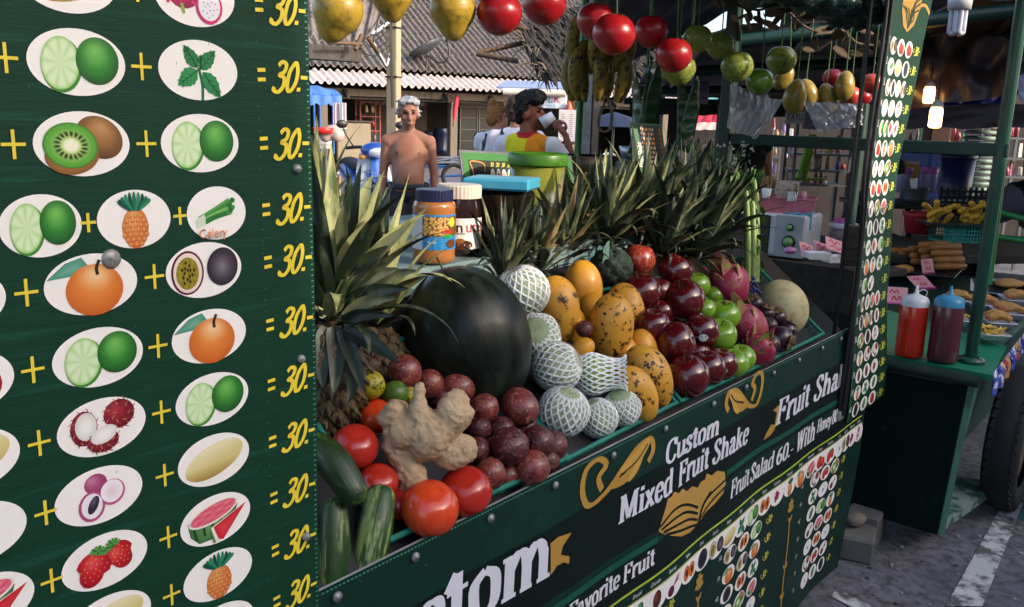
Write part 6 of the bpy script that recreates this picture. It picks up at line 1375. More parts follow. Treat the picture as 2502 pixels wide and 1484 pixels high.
p = Pr(); p.poly([(-Wd/2+.003, -H/2+.003), (Wd/2-.003, -H/2+.003), (Wd/2-.003, H/2-.003), (-Wd/2+.003, H/2-.003)], '#1c6a34', 1); p.poly([(-Wd/2+.03, -H/2+.003), (Wd/2-.012, -H/2+.003), (Wd/2-.012, H/2-.008), (-Wd/2+.03, H/2-.008)], '#0a2416', 2)
p.l0 = 3; serif(p, 'Fruit Shake', -Wd/2+.036, -H/2+.03, .02, '#e4e0d8', .7, R(90), 0, .2, 1); p.l0 = 0
for r_ in range(9):
    for i in range(7): p.blob(-Wd/2+.052+i*.0075, H/2-.022-.016*r_, .003, .006, ('#d8b43c', '#d86a3c', '#e4dccc', '#c8503c')[(r_+i) % 4], layer=3, nr=1, ns=8)
    p.blob(Wd/2-.018, H/2-.02-.016*r_, .004, .006, '#c8402c', layer=3, nr=1, ns=8); p.blob(-Wd/2+.043, H/2-.02-.016*r_, .0035, .006, '#e4d4c4', layer=3, nr=1, ns=8)
p.build('print', t)
# pan, sticks, bag, cloth
P = at(1425, 432, 3.05); b = M(); b.lathe([(0, 0), (.09, .0), (.12, .03), (.125, .075), (.115, .075), (.085, .012), (0, .01)], 26, Matrix.Translation(P)); tag(b.build('wok', mat('blackened_iron', '#1c1714', '#2a221c', rough=.5, scale=12)), 'dark iron pan right of the green bucket', 'pan')
P = at(1410, 470, 2.95); b = M(); b.lathe([(0, -.05), (.05, -.05), (.055, .0), (.05, .04), (.035, .055), (.035, .07), (0, .07)], 20, Matrix.Translation(P)); tag(b.build('glass_jar', mat('brown_glass', '#2a1a12', '#3a2418', rough=.06, coat=1)), 'small shiny brown glass jar right of the green bucket', 'jar')
m_stk = mat('dark_cane', '#2a140c', '#3c1f14', rough=.35, scale=10, coat=.3, stretch=(1, 1, .2))
b_ = [((735, 520), (792, 388)), ((745, 520), (806, 392)), ((752, 530), (816, 400)), ((742, 505), (777, 384)), ((757, 535), (824, 406)), ((735, 480), (763, 378)), ((762, 480), (798, 392))]
for k, (a_, c_) in enumerate(b_):
    b = M(); b.tube([at(*a_, 2.35+.02*(k % 3)), at(*c_, 2.5+.02*(k % 3))], .0095, 10); tag(b.build('cane_stick', m_stk), 'dark brown cane stick in the bundle beside the price panel', 'stick', 'bundle of dark brown sticks')
P = at(798, 480, 2.45); b = M(); b.grid(lambda u, v: P+_r*(.07*(u-.5))+_u*(.12*(v-.5))+_f*(.02*math.sin(u*9)+.01*noise.noise(Vector((u*5, v*5, 0)))), 12, 12, True, .004); tag(b.build('cloth', mat('peach_cloth', '#b09484', '#c0a494', rough=.9)), 'crumpled peach cloth under the bundle of brown sticks', 'cloth')
P = at(1655, 420, 2.95); t = thing('paper_bag', 'folded beige paper bag behind the middle pineapple crown', 'bag', P); b = M(); b.X = Matrix.Rotation(face_rz(P), 4, 'Z') @ Matrix.Rotation(.35, 4, 'Y'); b.box((0, 0, -.03), (.075, .05, .17), top=(.7, .3)); b.build('body', mat('kraft_paper', '#a8927a', '#b8a28a', rough=.85, bump=.3, bscale=20), t, True); b = M(); b.X = Matrix.Rotation(face_rz(P), 4, 'Z') @ Matrix.Rotation(.35, 4, 'Y'); b.box((.0, -.004, .06), (.05, .02, .02)); b.build('fold', MATS['kraft_paper'], t, True)
P = at(1525, 412, 3.0); b = M(); random.seed(1)
b.ball(P, (.055, .04, .035), 26, 16, None, lambda p, th_, ph: p*(1+.25*noise.noise(p*3.5))); tag(b.build('crumpled_wrapper', mat('printed_wrapper', '#b4b8bc', '#8a9096', rough=.4, scale=30, contrast=.05, c3='#202428', scale3=55, thr3=.55)), 'crumpled black and white printed wrapper left of the menu card', 'wrapper')
# flowers
m_fs = mat('flower_stem', '#3a4a26', '#4c5a34', rough=.7); m_fw = mat('cream_petal', '#cfc6b0', '#ded6c4', rough=.7); m_fp = mat('pink_petal', '#c08a80', '#d0a094', rough=.7)
fb = thing('flower_bunch', 'loose bunch of small cream and pink flowers above the dark pineapple crowns', 'flowers', at(1740, 470, 2.95))
random.seed(31); pet = M()
for k in range(5): a = k*1.2566; pet.ball((.6*math.cos(a), .6*math.sin(a), .1), (.42, .42, .12), 6, 4)
pm1, pm2 = pet.mesh('blossom', m_fw), pet.mesh('blossom', m_fp)
for k in range(46):
    tx, ty = random.uniform(1672, 1845), random.uniform(338, 452); dd = 2.85+random.uniform(0, .25); base = at(1735+random.uniform(-15, 15), 490, 3.0); tip = at(tx, ty, dd)
    b = M(); mid = base.lerp(tip, .55)+Vector((0, 0, .02)); b.tube(catmull([base, mid, tip], 3), .0016, 4, False); b.build('stem', m_fs, fb)
    pink = tx < 1720 and ty < 410 and random.random() < .5
    for q in range(1 if pink else random.randint(1, 4)):
        pp = tip+Vector((random.gauss(0, .008), random.gauss(0, .008), random.gauss(0, .008)))*(0 if q == 0 else 1); put('blossom', pm2 if pink else pm1, fb, pp-wloc(fb), (random.uniform(.6, 1.8), random.uniform(-.6, .6), random.uniform(0, 6)), .012 if pink else random.uniform(.004, .0075))
    for q in range(3): 
        pp = base.lerp(tip, random.uniform(.4, .95)); put('leaf', lfm, fb, pp-wloc(fb), (random.uniform(-1, 1), random.uniform(-1, 1), random.uniform(0, 6)), (random.uniform(.006, .012), .01, random.uniform(.018, .035)))

# ------------------------------------------------------------------ fruit hanging over the counter
m_string = mat('green_string', '#3c5a34', '#5a7a4c', rough=.7)
m_hr = mat('painted_red_apple', '#980f18', '#b01c24', rough=.3, scale=2, coat=.15, c3='#8a2220', scale3=5, thr3=.57, soft3=.1, bump=.25, bscale=7)
m_hg = mat('painted_green_apple', '#7f8a36', '#93a04a', rough=.25, scale=2, coat=.15, c3='#5a5c2c', scale3=6, thr3=.58, soft3=.07, bump=.25, bscale=7)
m_hgg = mat('painted_green_yellow', '#4f7a24', '#86a03e', rough=.25, scale=1.2, coat=.3, contrast=.1)
m_hy = mat('painted_papaya', '#a8882a', '#bf9c38', rough=.35, scale=1.6, coat=.12, c3='#6a5c22', scale3=2.2, thr3=.6, soft3=.12, bump=.25, bscale=9)
m_hm = mat('painted_mango', '#b08a3a', '#96833a', rough=.3, scale=1.4, coat=.2, c3='#6c6a30', scale3=2.2, thr3=.57, soft3=.12)
m_hp = mat('painted_peach_apple', '#b8362c', '#c8543c', rough=.3, scale=6, coat=.3)
def hfn(p, th_, ph):
    low = max(0, -p.z); z = p.z*.95
    if p.z > 0: z -= .2*math.exp(-(math.sin(th_)/.3)**2)
    return Vector((p.x*(1-.12*low**1.5), p.y*(1-.12*low**1.5), z))
def pfn(p, th_, ph):
    z = p.z*1.0; k = 1
    if p.z < -.72: f_ = (-p.z-.72)/.28; z -= .34*f_; k = 1+.0*f_
    return Vector((p.x*k, p.y*k, z))
def hmesh(m_, fn): b = M(); b.ball((0, 0, 0), 1, 36, 28, None, fn); return b.mesh('fruit', m_)
HM = {'r': hmesh(m_hr, hfn), 'g': hmesh(m_hg, hfn), 'G': hmesh(m_hgg, hfn), 'y': hmesh(m_hy, pfn), 'p': hmesh(m_hp, hfn), 'm': hmesh(m_hm, lambda p, th_, ph: Vector((p.x*(.66-.08*p.z)+.08*p.z*p.z, p.y*.62, p.z)))}
for lab, k, x, y, r, Y, tilt in (
        ('yellow papaya with a nipple tip hanging at top left beside the price panel', 'y', 826, 24, 62, .62, .35), ('yellow papaya cut off by the top edge, second from the left', 'y', 957, -16, 52, .62, -.05), ('yellow papaya third from the left with its tip pointing down', 'y', 1106, 22, 57, .6, -.05),
        ('bright red hanging apple nearest the papayas', 'r', 1220, 33, 56, .52, .1), ('red hanging apple cut off by the top edge', 'r', 1330, 10, 54, .52, -.1), ('red hanging apple behind, just left of the biggest one', 'r', 1456, 52, 47, .56, .1), ('biggest red hanging apple in front', 'r', 1500, 84, 53, .46, .15), ('red hanging apple with a string across it, right of the biggest', 'r', 1591, 77, 42, .5, -.1), ('lowest red hanging apple, in front of a green one', 'r', 1646, 135, 45, .42, .2),
        ('green hanging fruit behind the lowest red apple', 'g', 1657, 168, 43, .52, 0), ('green hanging apple at the top right of the red ones', 'g', 1704, 95, 36, .46, .05), ('green hanging apple second in the green row', 'g', 1760, 112, 35, .46, .1), ('larger green hanging apple below the first two', 'g', 1801, 163, 40, .4, .1), ('half green half yellow hanging apple over the plastic bag', 'G', 1857, 200, 35, .38, .1), ('olive green hanging apple highest on the right', 'g', 1909, 147, 37, .42, -.1),
        ('hanging mango behind the olive green apple', 'm', 1916, 192, 32, .5, .6), ('long yellow hanging mango in front', 'm', 1942, 236, 42, .36, .1), ('yellow hanging mango just right of the long one', 'm', 1973, 232, 39, .42, -.25), ('hanging mango with its tip in the sun', 'm', 2022, 242, 38, .36, -.2), ('greenish hanging mango over the peach-red apples', 'm', 2064, 211, 37, .3, 0), 
        ('red hanging apple half hidden behind the greenish mango', 'r', 2034, 190, 24, .5, 0), ('peach-red hanging apple below the greenish mango', 'p', 2076, 235, 27, .36, .1), ('dark red hanging apple behind the peach-red one', 'r', 2106, 238, 23, .44, 0), ('rightmost hanging red apple beside the narrow price strip', 'p', 2130, 204, 26, .25, .05)):
    P = py(x, y, Y); s_ = px2m(r, dep(P)); nm = {'y': 'hanging_papaya', 'm': 'hanging_mango'}.get(k, 'hanging_apple')
    t = thing(nm, lab, {'y': 'papaya', 'm': 'mango'}.get(k, 'apple'), P, Matrix.Rotation(tilt, 3, _f) @ Matrix.Rotation(x*1.3, 3, 'Z'), 'fruit hanging above the counter'); put('fruit', HM[k], t, scale=s_)
    Rm = t.rotation_euler.to_matrix().transposed()
    tops = P+Vector((.015*math.sin(x), .0, 2.42-P.z)); b = M(); b.tube([(0, 0, s_*.72), Rm @ (tops-P)*.5+Vector((.004, 0, 0)), Rm @ (tops-P)], .0022, 5, False); b.build('string', m_string, t, True)
b = M(); b.tube([(.55, .5, 2.43), (2.9, .38, 2.43)], .014, 8); tag(b.build('hanging_rail', m_dgreen), 'dark rail above the counter that the fruit hangs from', 'rail')
# bananas
m_ban = mat('banana_peel', '#7a6420', '#94792a', rough=.55, scale=30, c3='#2c2214', scale3=60, thr3=.55, soft3=.06)
bp_ = at(1466, 60, 2.75); bn = thing('banana_bunch', 'hanging bunch of spotted yellow bananas behind the red apples', 'bananas', bp_)
b = M(); b.tube([(0, 0, .45), (0, 0, -.1)], [.014, .03], 8); b.build('stalk', m_stem, bn, True)
for k in range(14):
    a = k*2*math.pi/7+.2*(k // 7); z = .02-.09*(k // 7); o = Vector((math.cos(a), math.sin(a), 0)); L_ = .17
    pts = [o*.03+Vector((0, 0, z)), o*.075+Vector((0, 0, z-.01)), o*.1+Vector((0, 0, z-.07)), o*.09+Vector((0, 0, z-.13)), o*.075+Vector((0, 0, z-L_))]
    b = M(); b.tube(catmull(pts, 4), [.008, .010]+[.02]*10+[.018, .016, .012, .009, .006], 8); b.build('banana', m_ban, bn, True)
# bean pods
m_pod = mat('green_pod', '#1c3a18', '#2c5226', rough=.32, scale=10, coat=.25)
def pod(parent, P, L_, W, ph):
    b = M(); n = 40; vs = []; ft = []
    for i in range(n+1):
        t = i/n; an = ph+1.3*math.sin(t*2.2+ph); off = Vector((.02*math.sin(t*4+ph), .02*math.cos(t*3+ph), -t*L_)); s_ = Vector((math.cos(an), math.sin(an), 0)); nr = Vector((-math.sin(an), math.cos(an), 0)); w_ = W*min(1, math.sin(math.pi*min(1, t*1.02))**.35+.05)
        bump = .009*max(0, math.sin(t*math.pi*16))**2
        for q in (-1, -.6, 0, .6, 1): vs.append(off+s_*w_*q+nr*((bump if q == 0 else bump*.35 if abs(q) < 1 else 0)+.0015))
        for q in (-1, -.6, 0, .6, 1): vs.append(off+s_*w_*q-nr*((bump if q == 0 else bump*.35 if abs(q) < 1 else 0)+.0015))
    fs = []
    for i in range(n):
        a, c = i*10, (i+1)*10
        for j in range(4): fs += [(a+j, a+j+1, c+j+1, c+j), (c+5+j, c+6+j, a+6+j, a+5+j)]
        fs += [(a, c, c+5, a+5), (a+4, a+9, c+9, c+4)]
    b.add([P+v for v in vs], fs); b.build('pod', m_pod, parent)
for lab, x, y, lst in (('hanging cluster of long green bean pods left of the green apples, behind the menu card', 1585, 130, ((1560, 150, .36, .026, .2), (1585, 140, .34, .028, 1.9), (1608, 150, .33, .025, 3.6), (1552, 290, .22, .02, 2.6))), ('second cluster of long green bean pods, directly above the flowers', 1685, 170, ((1668, 200, .30, .024, .8), (1688, 185, .32, .026, 2.4), (1702, 195, .29, .022, 4.0)))):
    P0 = at(x, y, 3.0); t = thing('bean_pod_cluster', lab, 'beans', P0, group='hanging green bean pods'); b = M(); b.tube([P0+Vector((0, 0, .5)), P0-Vector((0, 0, .05))], .005, 6); b.build('string', m_string, t)
    for q in lst: pod(t, at(q[0], q[1], 3.0+.03*math.sin(q[0])), q[2]*1.12, q[3], q[4])
# dried vine garland
m_dry = mat('dried_leaf', '#4a3a2a', '#6a563e', rough=.8, scale=14, c3='#3a3c28', scale3=12, thr3=.6); random.seed(14)
vn = thing('dried_vine', 'brown dried vine with curled leaves strung above the hanging green fruit', 'vine', py(1990, 90, .35))
C = catmull([py(x, y, .38) for x, y in ((1765, 0), (1850, 25), (1905, 12), (1960, 60), (2010, 82), (2060, 75), (2095, 105), (2150, 112))], 6)
b = M(); b.tube(C, .0045, 5); b.build('vine_stem', m_dry, vn)
for k in range(52):
    c = random.choice(C)+Vector((random.gauss(0, .02), random.gauss(0, .03), random.gauss(-.02, .025))); put('leaf', lfm, vn, c-wloc(vn), (random.uniform(0, 3), random.uniform(0, 3), random.uniform(0, 6)), (random.uniform(.02, .035),)*2+(random.uniform(.045, .085),))
lfd = lfm.copy(); lfd.materials.clear(); lfd.materials.append(m_dry)
for o in vn.children:
    if o.name.startswith('leaf'): o.data = lfd
# rope loop and plastic bags
b = M(); C = [at(x, y, 3.2) for x, y in ((1492, 175), (1490, 215), (1480, 245), (1468, 275), (1462, 305), (1472, 322), (1490, 315), (1495, 285), (1488, 250), (1478, 235), (1484, 190))]
for k in range(3): b.tube(catmull([p_+Vector((.004*math.cos(k*2+i*1.3), .004*math.sin(k*2+i*1.3), 0)) for i, p_ in enumerate(C)], 5), .0028, 5)
tag(b.build('rope_loop', mat('grey_rope', '#6c6458', '#847c70', rough=.9)), 'loop of grey rope hanging beside the steel post', 'rope')
m_bag = mat_film('bag_film', '#e8e8f0', gloss=.14, rough=.3, haze=.26)
def bag(lab, c, d_, seed):
    tl, tr, br_, bl_ = [at(x, y, d_) for x, y in c]; nf = (tr-tl).cross(tl-bl_).normalized()
    t = thing('plastic_bag', lab, 'bag', (tl+tr+br_+bl_)/4, group='clear plastic bags hanging in the stall')
    for side in (-1, 1):
        def f(u, v):
            q = tl.lerp(tr, u).lerp(bl_.lerp(br_, u), v); e = math.sin(math.pi*u)*math.sin(math.pi*min(1, v*.9+.05))
            return q+nf*(side*(.006+.035*e)+.022*noise.noise(Vector((u*7+seed, v*2.5, side)))+.008*noise.noise(Vector((u*12, v*4, seed+side)))+.002*math.sin(u*40+v*6)*(1-v))
        b = M(); b.grid(f, 60, 36); b.build('film', m_bag, t)
bag('clear plastic bag hanging below the green apples', ((1785, 205), (1912, 250), (1850, 338), (1778, 312)), 2.95, 1)
bag('wide clear plastic bag hanging below the mangoes at the right', ((1965, 250), (2110, 255), (2105, 308), (1998, 322)), 2.95, 5)

# ------------------------------------------------------------------ the neighbouring snack cart on the right
CZ = .79
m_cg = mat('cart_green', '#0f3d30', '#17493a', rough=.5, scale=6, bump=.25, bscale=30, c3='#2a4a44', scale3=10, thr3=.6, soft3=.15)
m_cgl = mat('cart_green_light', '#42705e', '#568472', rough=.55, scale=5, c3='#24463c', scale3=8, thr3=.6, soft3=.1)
m_cgb = mat('bright_green_cloth', '#0f6a4e', '#127a58', rough=.45, scale=5, c3='#a86a5c', scale3=7, thr3=.7, soft3=.02)
cx0, cy0 = 3.23, -.25
cart = thing('snack_cart', 'dark green wheeled snack cart with fried food and sauce bottles at the right', 'cart', (4.0, .2, GZ))
b = M(); quad(b, (cx0, .75, .18), (cx0, cy0, .17), (cx0+.05, cy0-.02, .74), (cx0+.05, .75, .74), .02); b.build('end_panel', mat('cart_green_shaded', '#03120f', '#061a16', rough=.75, spec=.12, scale=5, c3='#0c2a24', scale3=30, thr3=.68), cart)  # near-black green: the shade on this end face is put into its colour
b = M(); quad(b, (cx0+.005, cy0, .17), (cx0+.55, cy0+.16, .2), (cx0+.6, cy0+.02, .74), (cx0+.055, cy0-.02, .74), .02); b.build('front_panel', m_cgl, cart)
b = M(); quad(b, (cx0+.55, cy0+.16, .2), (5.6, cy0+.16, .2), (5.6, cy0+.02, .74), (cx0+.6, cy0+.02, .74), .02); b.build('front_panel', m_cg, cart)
b = M(); b.box((4.45, .28, .74), (2.4, 1.02, .03)); b.build('counter', m_dgreen, cart)
b = M(); b.tube([pz(2160, 886, .765), pz(2392, 934, .765)], .022, 10); b.build('edge_pipe', mat('painted_pipe', '#12241e', '#1c322a', rough=.5, scale=8, c3='#6a4a42', scale3=16, thr3=.68), cart)
b = M(); A_, B_ = pz(2163, 866, CZ), pz(2428, 918, CZ); C_ = B_+Vector((.5, .05, 0)); D_ = A_+Vector((1.0, .5, 0)); quad(b, A_, B_, C_, D_, -.02); b.build('counter_cloth', m_cgb, cart)
m_pat = mat('patterned_cloth', '#1c2c8a', '#2f46a8', rough=.45, scale=9, contrast=.1, c3='#c8ccd8', scale3=30, thr3=.55, soft3=.03)
m_pat2 = mat('patterned_cloth_red', '#a83a2c', '#c89a3a', rough=.45, scale=16, contrast=.06, c3='#20307a', scale3=24, thr3=.52, soft3=.03)
b = M(); E0, E1 = pz(2425, 915, CZ), pz(2520, 792, CZ)
for k in range(6):
    b = M(); p0, p1_ = E0.lerp(E1, k/6), E0.lerp(E1, (k+1)/6); b.grid(lambda u, v: p0.lerp(p1_, u)+Vector((0, -.006-.012*math.sin(u*9+k), -.075*v)) if v > 0 else p0.lerp(p1_, u)+Vector((0, 0, .004)), 8, 4, True, .002); b.build('patterned_valance', (m_pat, m_pat2)[k % 2], cart)
# wheel
wp = pz(2452, 1240, GZ); wx, wy = wp.x+.03, cy0-.10
b = M(); T = Matrix.Translation((wx, wy, GZ+.3)) @ Matrix.Rotation(R(90), 4, 'X'); b.lathe([(.2, -.05), (.255, -.065), (.285, -.055), (.3, -.03), (.3, .03), (.285, .055), (.255, .065), (.2, .05)], 40, T); wh = b.build('wheel', m_rub, cart)
b = M()
for k in range(46):
    a = 2*math.pi*k/46
    for s_ in (-1, 1): b.box(T @ Vector((.292*math.cos(a), .292*math.sin(a), s_*.038)), (.012, .034, .022), (T.to_3x3() @ Matrix.Rotation(a, 3, 'Z') @ Matrix.Rotation(s_*.3, 3, 'X')))
b.build('tread', m_rub, wh)['kind'] = 'stuff'
b = M(); b.lathe([(0, .03), (.05, .035), (.06, .0), (.17, -.02), (.2, .03), (.2, -.05), (.17, -.05), (.05, -.04), (0, -.04)], 24, T); b.build('rim', mat('rusty_rim', '#8a8278', '#6a5a4c', rough=.6, scale=8), wh)
for pts, r_ in (([(wx+.28, wy-.12, .2), (wx+.2, wy-.12, .62), (wx+.6, wy-.1, .7)], .02), ([(wx+.02, wy-.12, .16), (wx+.55, wy-.12, .5)], .022), ([(wx+.2, wy-.12, .42), (wx+.7, wy-.12, .42)], .016), ([(wx-.2, wy-.1, .13), (wx+.6, wy-.1, .13)], .018)):
    b = M(); b.tube(pts, r_, 8); b.build('frame_tube', mat('chipped_green_tube', '#1d5a48', '#2c6a58', rough=.5, scale=9, c3='#b08a84', scale3=20, thr3=.63), cart)
b = M(); b.add([(cx0+.03, cy0-.005, .2), (cx0+.62, cy0-.09, .2), (cx0+.48, cy0+.16, .2), (cx0+.03, cy0-.005, .165), (cx0+.62, cy0-.09, .165), (cx0+.48, cy0+.16, .165)], [(0, 1, 2), (5, 4, 3), (0, 3, 4, 1), (1, 4, 5, 2), (2, 5, 3, 0)], False); b.build('foot_ledge', mat('worn_ledge', '#6a7a74', '#8a948e', rough=.8, scale=10, c3='#2a4a40', scale3=14, thr3=.55), cart)
# posts, cross bar, side board
PX, PY = pz(2370, 884, CZ).x, pz(2370, 884, CZ).y
m_gp = mat('green_pipe', '#0e3a2c', '#154636', rough=.35, scale=10, coat=.2, c3='#2c5a48', scale3=30, thr3=.68)
b = M(); b.tube([(PX, PY, CZ-.05), (PX, PY, 2.6)], .021, 14); b.build('post', m_gp, cart); b = M(); b.lathe([(.027, 0), (.05, .0), (.045, .014), (.027, .02)], 14, Matrix.Translation((PX, PY, CZ))); b.build('post_foot', m_gp, cart)
LP = at(1772, 340, 3.5)
b = M(); b.box(((PX+LP.x)/2, (PY+LP.y)/2, 1.538), (.034, (LP.y-PY)+.05, .045), -math.atan2(LP.x-PX, LP.y-PY), .004); b.build('cross_bar', m_dgreen, cart)
b = M(); b.box((LP.x, LP.y, 1.45), (.05, .05, 1.6), b=.004); b.build('post', m_dgreen, cart)
q0, q1 = at(2070, 600, 3.35), at(2112, 255, 3.3); b = M(); b.tube([q0, q1], .02, 10); b.build('post', m_dgreen, cart)
q0, q1 = at(2442, 480, 4.2), at(2464, 300, 4.2); b = M(); b.tube([q0+(q0-q1)*1.2, q1+(q1-q0)*.3], .016, 8); b.build('post', MATS['bright_green_pipe'], cart)
for x0, y0, x1, y1 in ((2412, 512, 2520, 540), (2404, 575, 2520, 592)): b = M(); b.tube([at(x0, y0, 4.4), at(x1, y1, 4.3)], .016, 6); b.build('rack_bar', MATS['bright_green_pipe'], cart)
SB0, SB1 = at(1852, 626, 3.5), at(2097, 660, 3.22); b = M(); quad(b, SB0, SB1, SB1-Vector((0, 0, .17)), SB0-Vector((0, 0, .17)), -.03); b.build('side_board', mat('sooty_board', '#2a2622', '#3a342e', rough=.8, scale=7, bump=.5, bscale=30, c3='#181614', scale3=12, thr3=.56, soft3=.1), cart)
b = M(); A_, B_ = at(1850, 700, 3.52), at(2097, 730, 3.24); quad(b, A_, B_, B_-Vector((0, 0, .45)), A_-Vector((0, 0, .45)), -.03); b.build('dark_interior_sheet', mat('interior_dark', '#0d0e0e', '#141615', rough=.8, scale=6), cart)  # black sheet standing in for the dark interior under the side board
b = M(); q = at(2086, 600, 3.2); b.box(q, (.05, .06, .15), .4, .004); 
for k in range(3): b.box(q+Vector((-.0, 0, -.05+.045*k)), (.054, .064, .008), .4)
b.build('taped_block', m_dwood, cart)
# blocks under the cart
m_blk = mat('grey_paver', '#5c5854', '#6e6a64', rough=.9, scale=12, bump=.4)
for lab, x, y, s_, rz in (('grey concrete block under the corner of the snack cart, in front', 2112, 1352, (.2, .12, .09), .25), ('second concrete block behind the first one under the snack cart', 2130, 1318, (.16, .12, .12), .1)):
    q = pz(x, y, GZ); b = M(); b.X = Matrix.Translation((q.x, q.y+.03, GZ+s_[2]/2)) @ Matrix.Rotation(rz, 4, 'Z'); b.box((0, 0, 0), s_, b=.008); tag(b.build('concrete_block', m_blk), lab, 'block', 'blocks under the cart')
q = pz(2110, 1290, GZ+.09); b = M(); b.ball((q.x, q.y+.03, GZ+.115), (.05, .035, .022), 12, 8, None, lambda p, th_, ph: p*(1+.3*noise.noise(p*3))); tag(b.build('stone', mat('brown_stone', '#6a5e50', '#85786a', rough=.9, bump=.4)), 'small brown stone wedged on the concrete block', 'stone')
lt = random.Random(40)
for k in range(46):
    q = pz(lt.uniform(2060, 2520), lt.uniform(1290, 1484), GZ); b = M(); r_ = lt.uniform(.003, .012); b.ball((q.x, q.y, GZ+r_*.3), (r_, r_*.8, r_*.5), 7, 5, None, lambda p, th_, ph: p*(1+.4*noise.noise(p*2+Vector((k, 0, 0))))); tag(b.build('pebble', mat('pebble%d' % (k % 3), ('#7a7672', '#4a4644', '#9a958e')[k % 3], rough=.9)), 'loose pebble on the asphalt below the snack cart', 'pebble', 'pebbles on the asphalt')
# sauce bottles
def sauce(lab, x0, x1, yb, yt, ytip, col, ccol, dd):
    P = pz((x0+x1)/2, yb-5, CZ+.004); P.z = CZ+.004; d_ = dep(P); r_ = px2m((x1-x0)/2, d_); h = at((x0+x1)/2, yt, d_).z-P.z; ht = at((x0+x1)/2, ytip, d_).z-P.z
    t = thing('sauce_bottle', lab, 'bottle', P, group='squeeze bottles on the snack cart')
    b = M(); b.lathe([(0, 0), (r_*.9, 0), (r_, .008), (r_, h*.3), (r_*.985, h*.5), (r_, h*.62), (r_, h*.96), (r_*.94, h)], 30); b.build('body', mat('sauce'+col, col, mixc(col, '#000000', .15), rough=.22, coat=.4, scale=6), t, True)
    b = M(); c = ht-h; b.lathe([(r_*.97, h-.006), (r_*.97, h+c*.2), (r_*.8, h+c*.4), (r_*.3, h+c*.52), (r_*.14, h+c*.6), (r_*.08, h+c), (0, h+c)], 24); b.build('nozzle_cap', mat('cap'+ccol, ccol, mixc(ccol, '#000000', .08), rough=.35), t, True)
    return t, r_, h
t, r_, h = sauce('bright red ketchup squeeze bottle with white nozzle on the snack cart', 2187, 2252, 874, 738, 690, '#c42a14', '#d4d4d8', 0)
b = M(); b.tube(catmull([(r_*.2, 0, h*1.22), (r_*.8, -.01, h*1.26), (r_*1.35, -.02, h*1.2), (r_*1.4, -.01, h*1.02)], 5), .002, 5); b.build('cap_strap', mat('clear_strap', '#c8ccd0', rough=.3), t, True)
sauce('purple-brown sauce squeeze bottle with blue nozzle next to the ketchup', 2266, 2335, 886, 738, 692, '#5a2a34', '#3a8ab0', 0)
# fried food
m_foam = mat('white_foam_tray', '#c8c6cc', '#d8d6dc', rough=.6, scale=10); m_fry = mat('golden_chip', '#c89a34', '#dcb858', rough=.5, scale=12); m_shr = mat('fried_batter', '#9a6830', '#c89a58', rough=.75, scale=60, bump=1.0, bscale=160, c3='#c86a3c', scale3=30, thr3=.62)
m_roll = mat('fried_wrapper', '#8a5a2c', '#a87440', rough=.5, scale=14, bump=.5, bscale=60)
def foam(lab, x0, x1, yb, kind, z=CZ+.03, rz=.3, n=0, seed=1, extra=0):
    P = pz((x0+x1)/2, yb, z); d_ = dep(P); W = px2m(x1-x0, d_); rng = random.Random(seed)
    b = M(); b.X = Matrix.Translation(P) @ Matrix.Rotation(rz, 4, 'Z')
    n_ = 6
    def f(u, v): x, y = u*2-1, v*2-1; e = max(abs(x), abs(y)); return (x*W*.5*(.8+.2*e), y*W*.36*(.8+.2*e), .028*max(0, (e-.7)/.3)**.8)
    b.grid(f, 14, 14, True, .003); tag(b.build('foam_tray', m_foam), lab, 'tray', 'white foam food trays')
    Rz = Matrix.Rotation(rz, 3, 'Z')
    if kind == 'fries':
        pile = thing('french_fries', 'heap of yellow french fries in the '+('front' if seed == 1 else 'half hidden')+' foam tray', 'fries', P)
        for k in range(n):
            q = Rz @ Vector((rng.gauss(0, W*.17), rng.gauss(0, W*.12), .012+rng.uniform(0, .03))); b = M(); b.X = Matrix.Translation(q) @ Euler((rng.uniform(-.4, .4), rng.uniform(-.5, .5), rng.uniform(0, 3.1))).to_matrix().to_4x4(); b.box((0, 0, 0), (W*.34*rng.uniform(.7, 1.1), W*.055, W*.055), b=.002); b.build('fry', m_fry, pile, True)
    elif kind == 'shrimp':
        for k in range(n):
            q = P+Rz @ Vector((-W*.32+W*.64*k/max(1, n-1), rng.uniform(-.01, .01), .035)); b = M(); C = catmull([q+Rz @ Vector((W*.05*math.sin(t_*3), -W*.3+W*.6*t_, .012*math.sin(math.pi*t_))) for t_ in (0, .3, .6, .85, 1)], 4)
            b.tube(C, [W*.03]+[W*.085]*8+[W*.075]*4+[W*.05]*3+[W*.02], 10)
            me = b.mesh('fried_shrimp', m_shr, q)
            for v in me.vertices: v.co += Vector(v.normal)*.006*noise.noise(v.co*90)
            me.materials.append(mat('shrimp_tail', '#b84a2c', '#c8603c', rough=.4)); o = put('fried_shrimp', me, None, q)
            for i, pl in enumerate(me.polygons):
                if i >= 14*10 and i < 16*10: pl.material_index = 1
            tag(o, ('battered fried shrimp, piece %s in the %s' % (('one', 'two', 'three', 'four', 'five')[k], lab.replace('white foam tray', 'tray'))), 'shrimp', 'fried shrimp')
foam('white foam tray of french fries nearest the sauce bottles', 2376, 2462, 826, 'fries', CZ+.02, .55, 46, 1)
foam('white foam tray in the middle of the shrimp trays', 2392, 2478, 797, 'shrimp', CZ+.03, .55, 4, 2)
foam('white foam tray at the far right of the cart', 2420, 2506, 775, 'shrimp', CZ+.035, .5, 5, 3)
foam('white foam tray behind the green pole', 2352, 2440, 752, 'shrimp', CZ+.03, .5, 4, 4)
foam('white foam tray by the right edge', 2440, 2520, 742, 'shrimp', CZ+.05, .5, 5, 6)
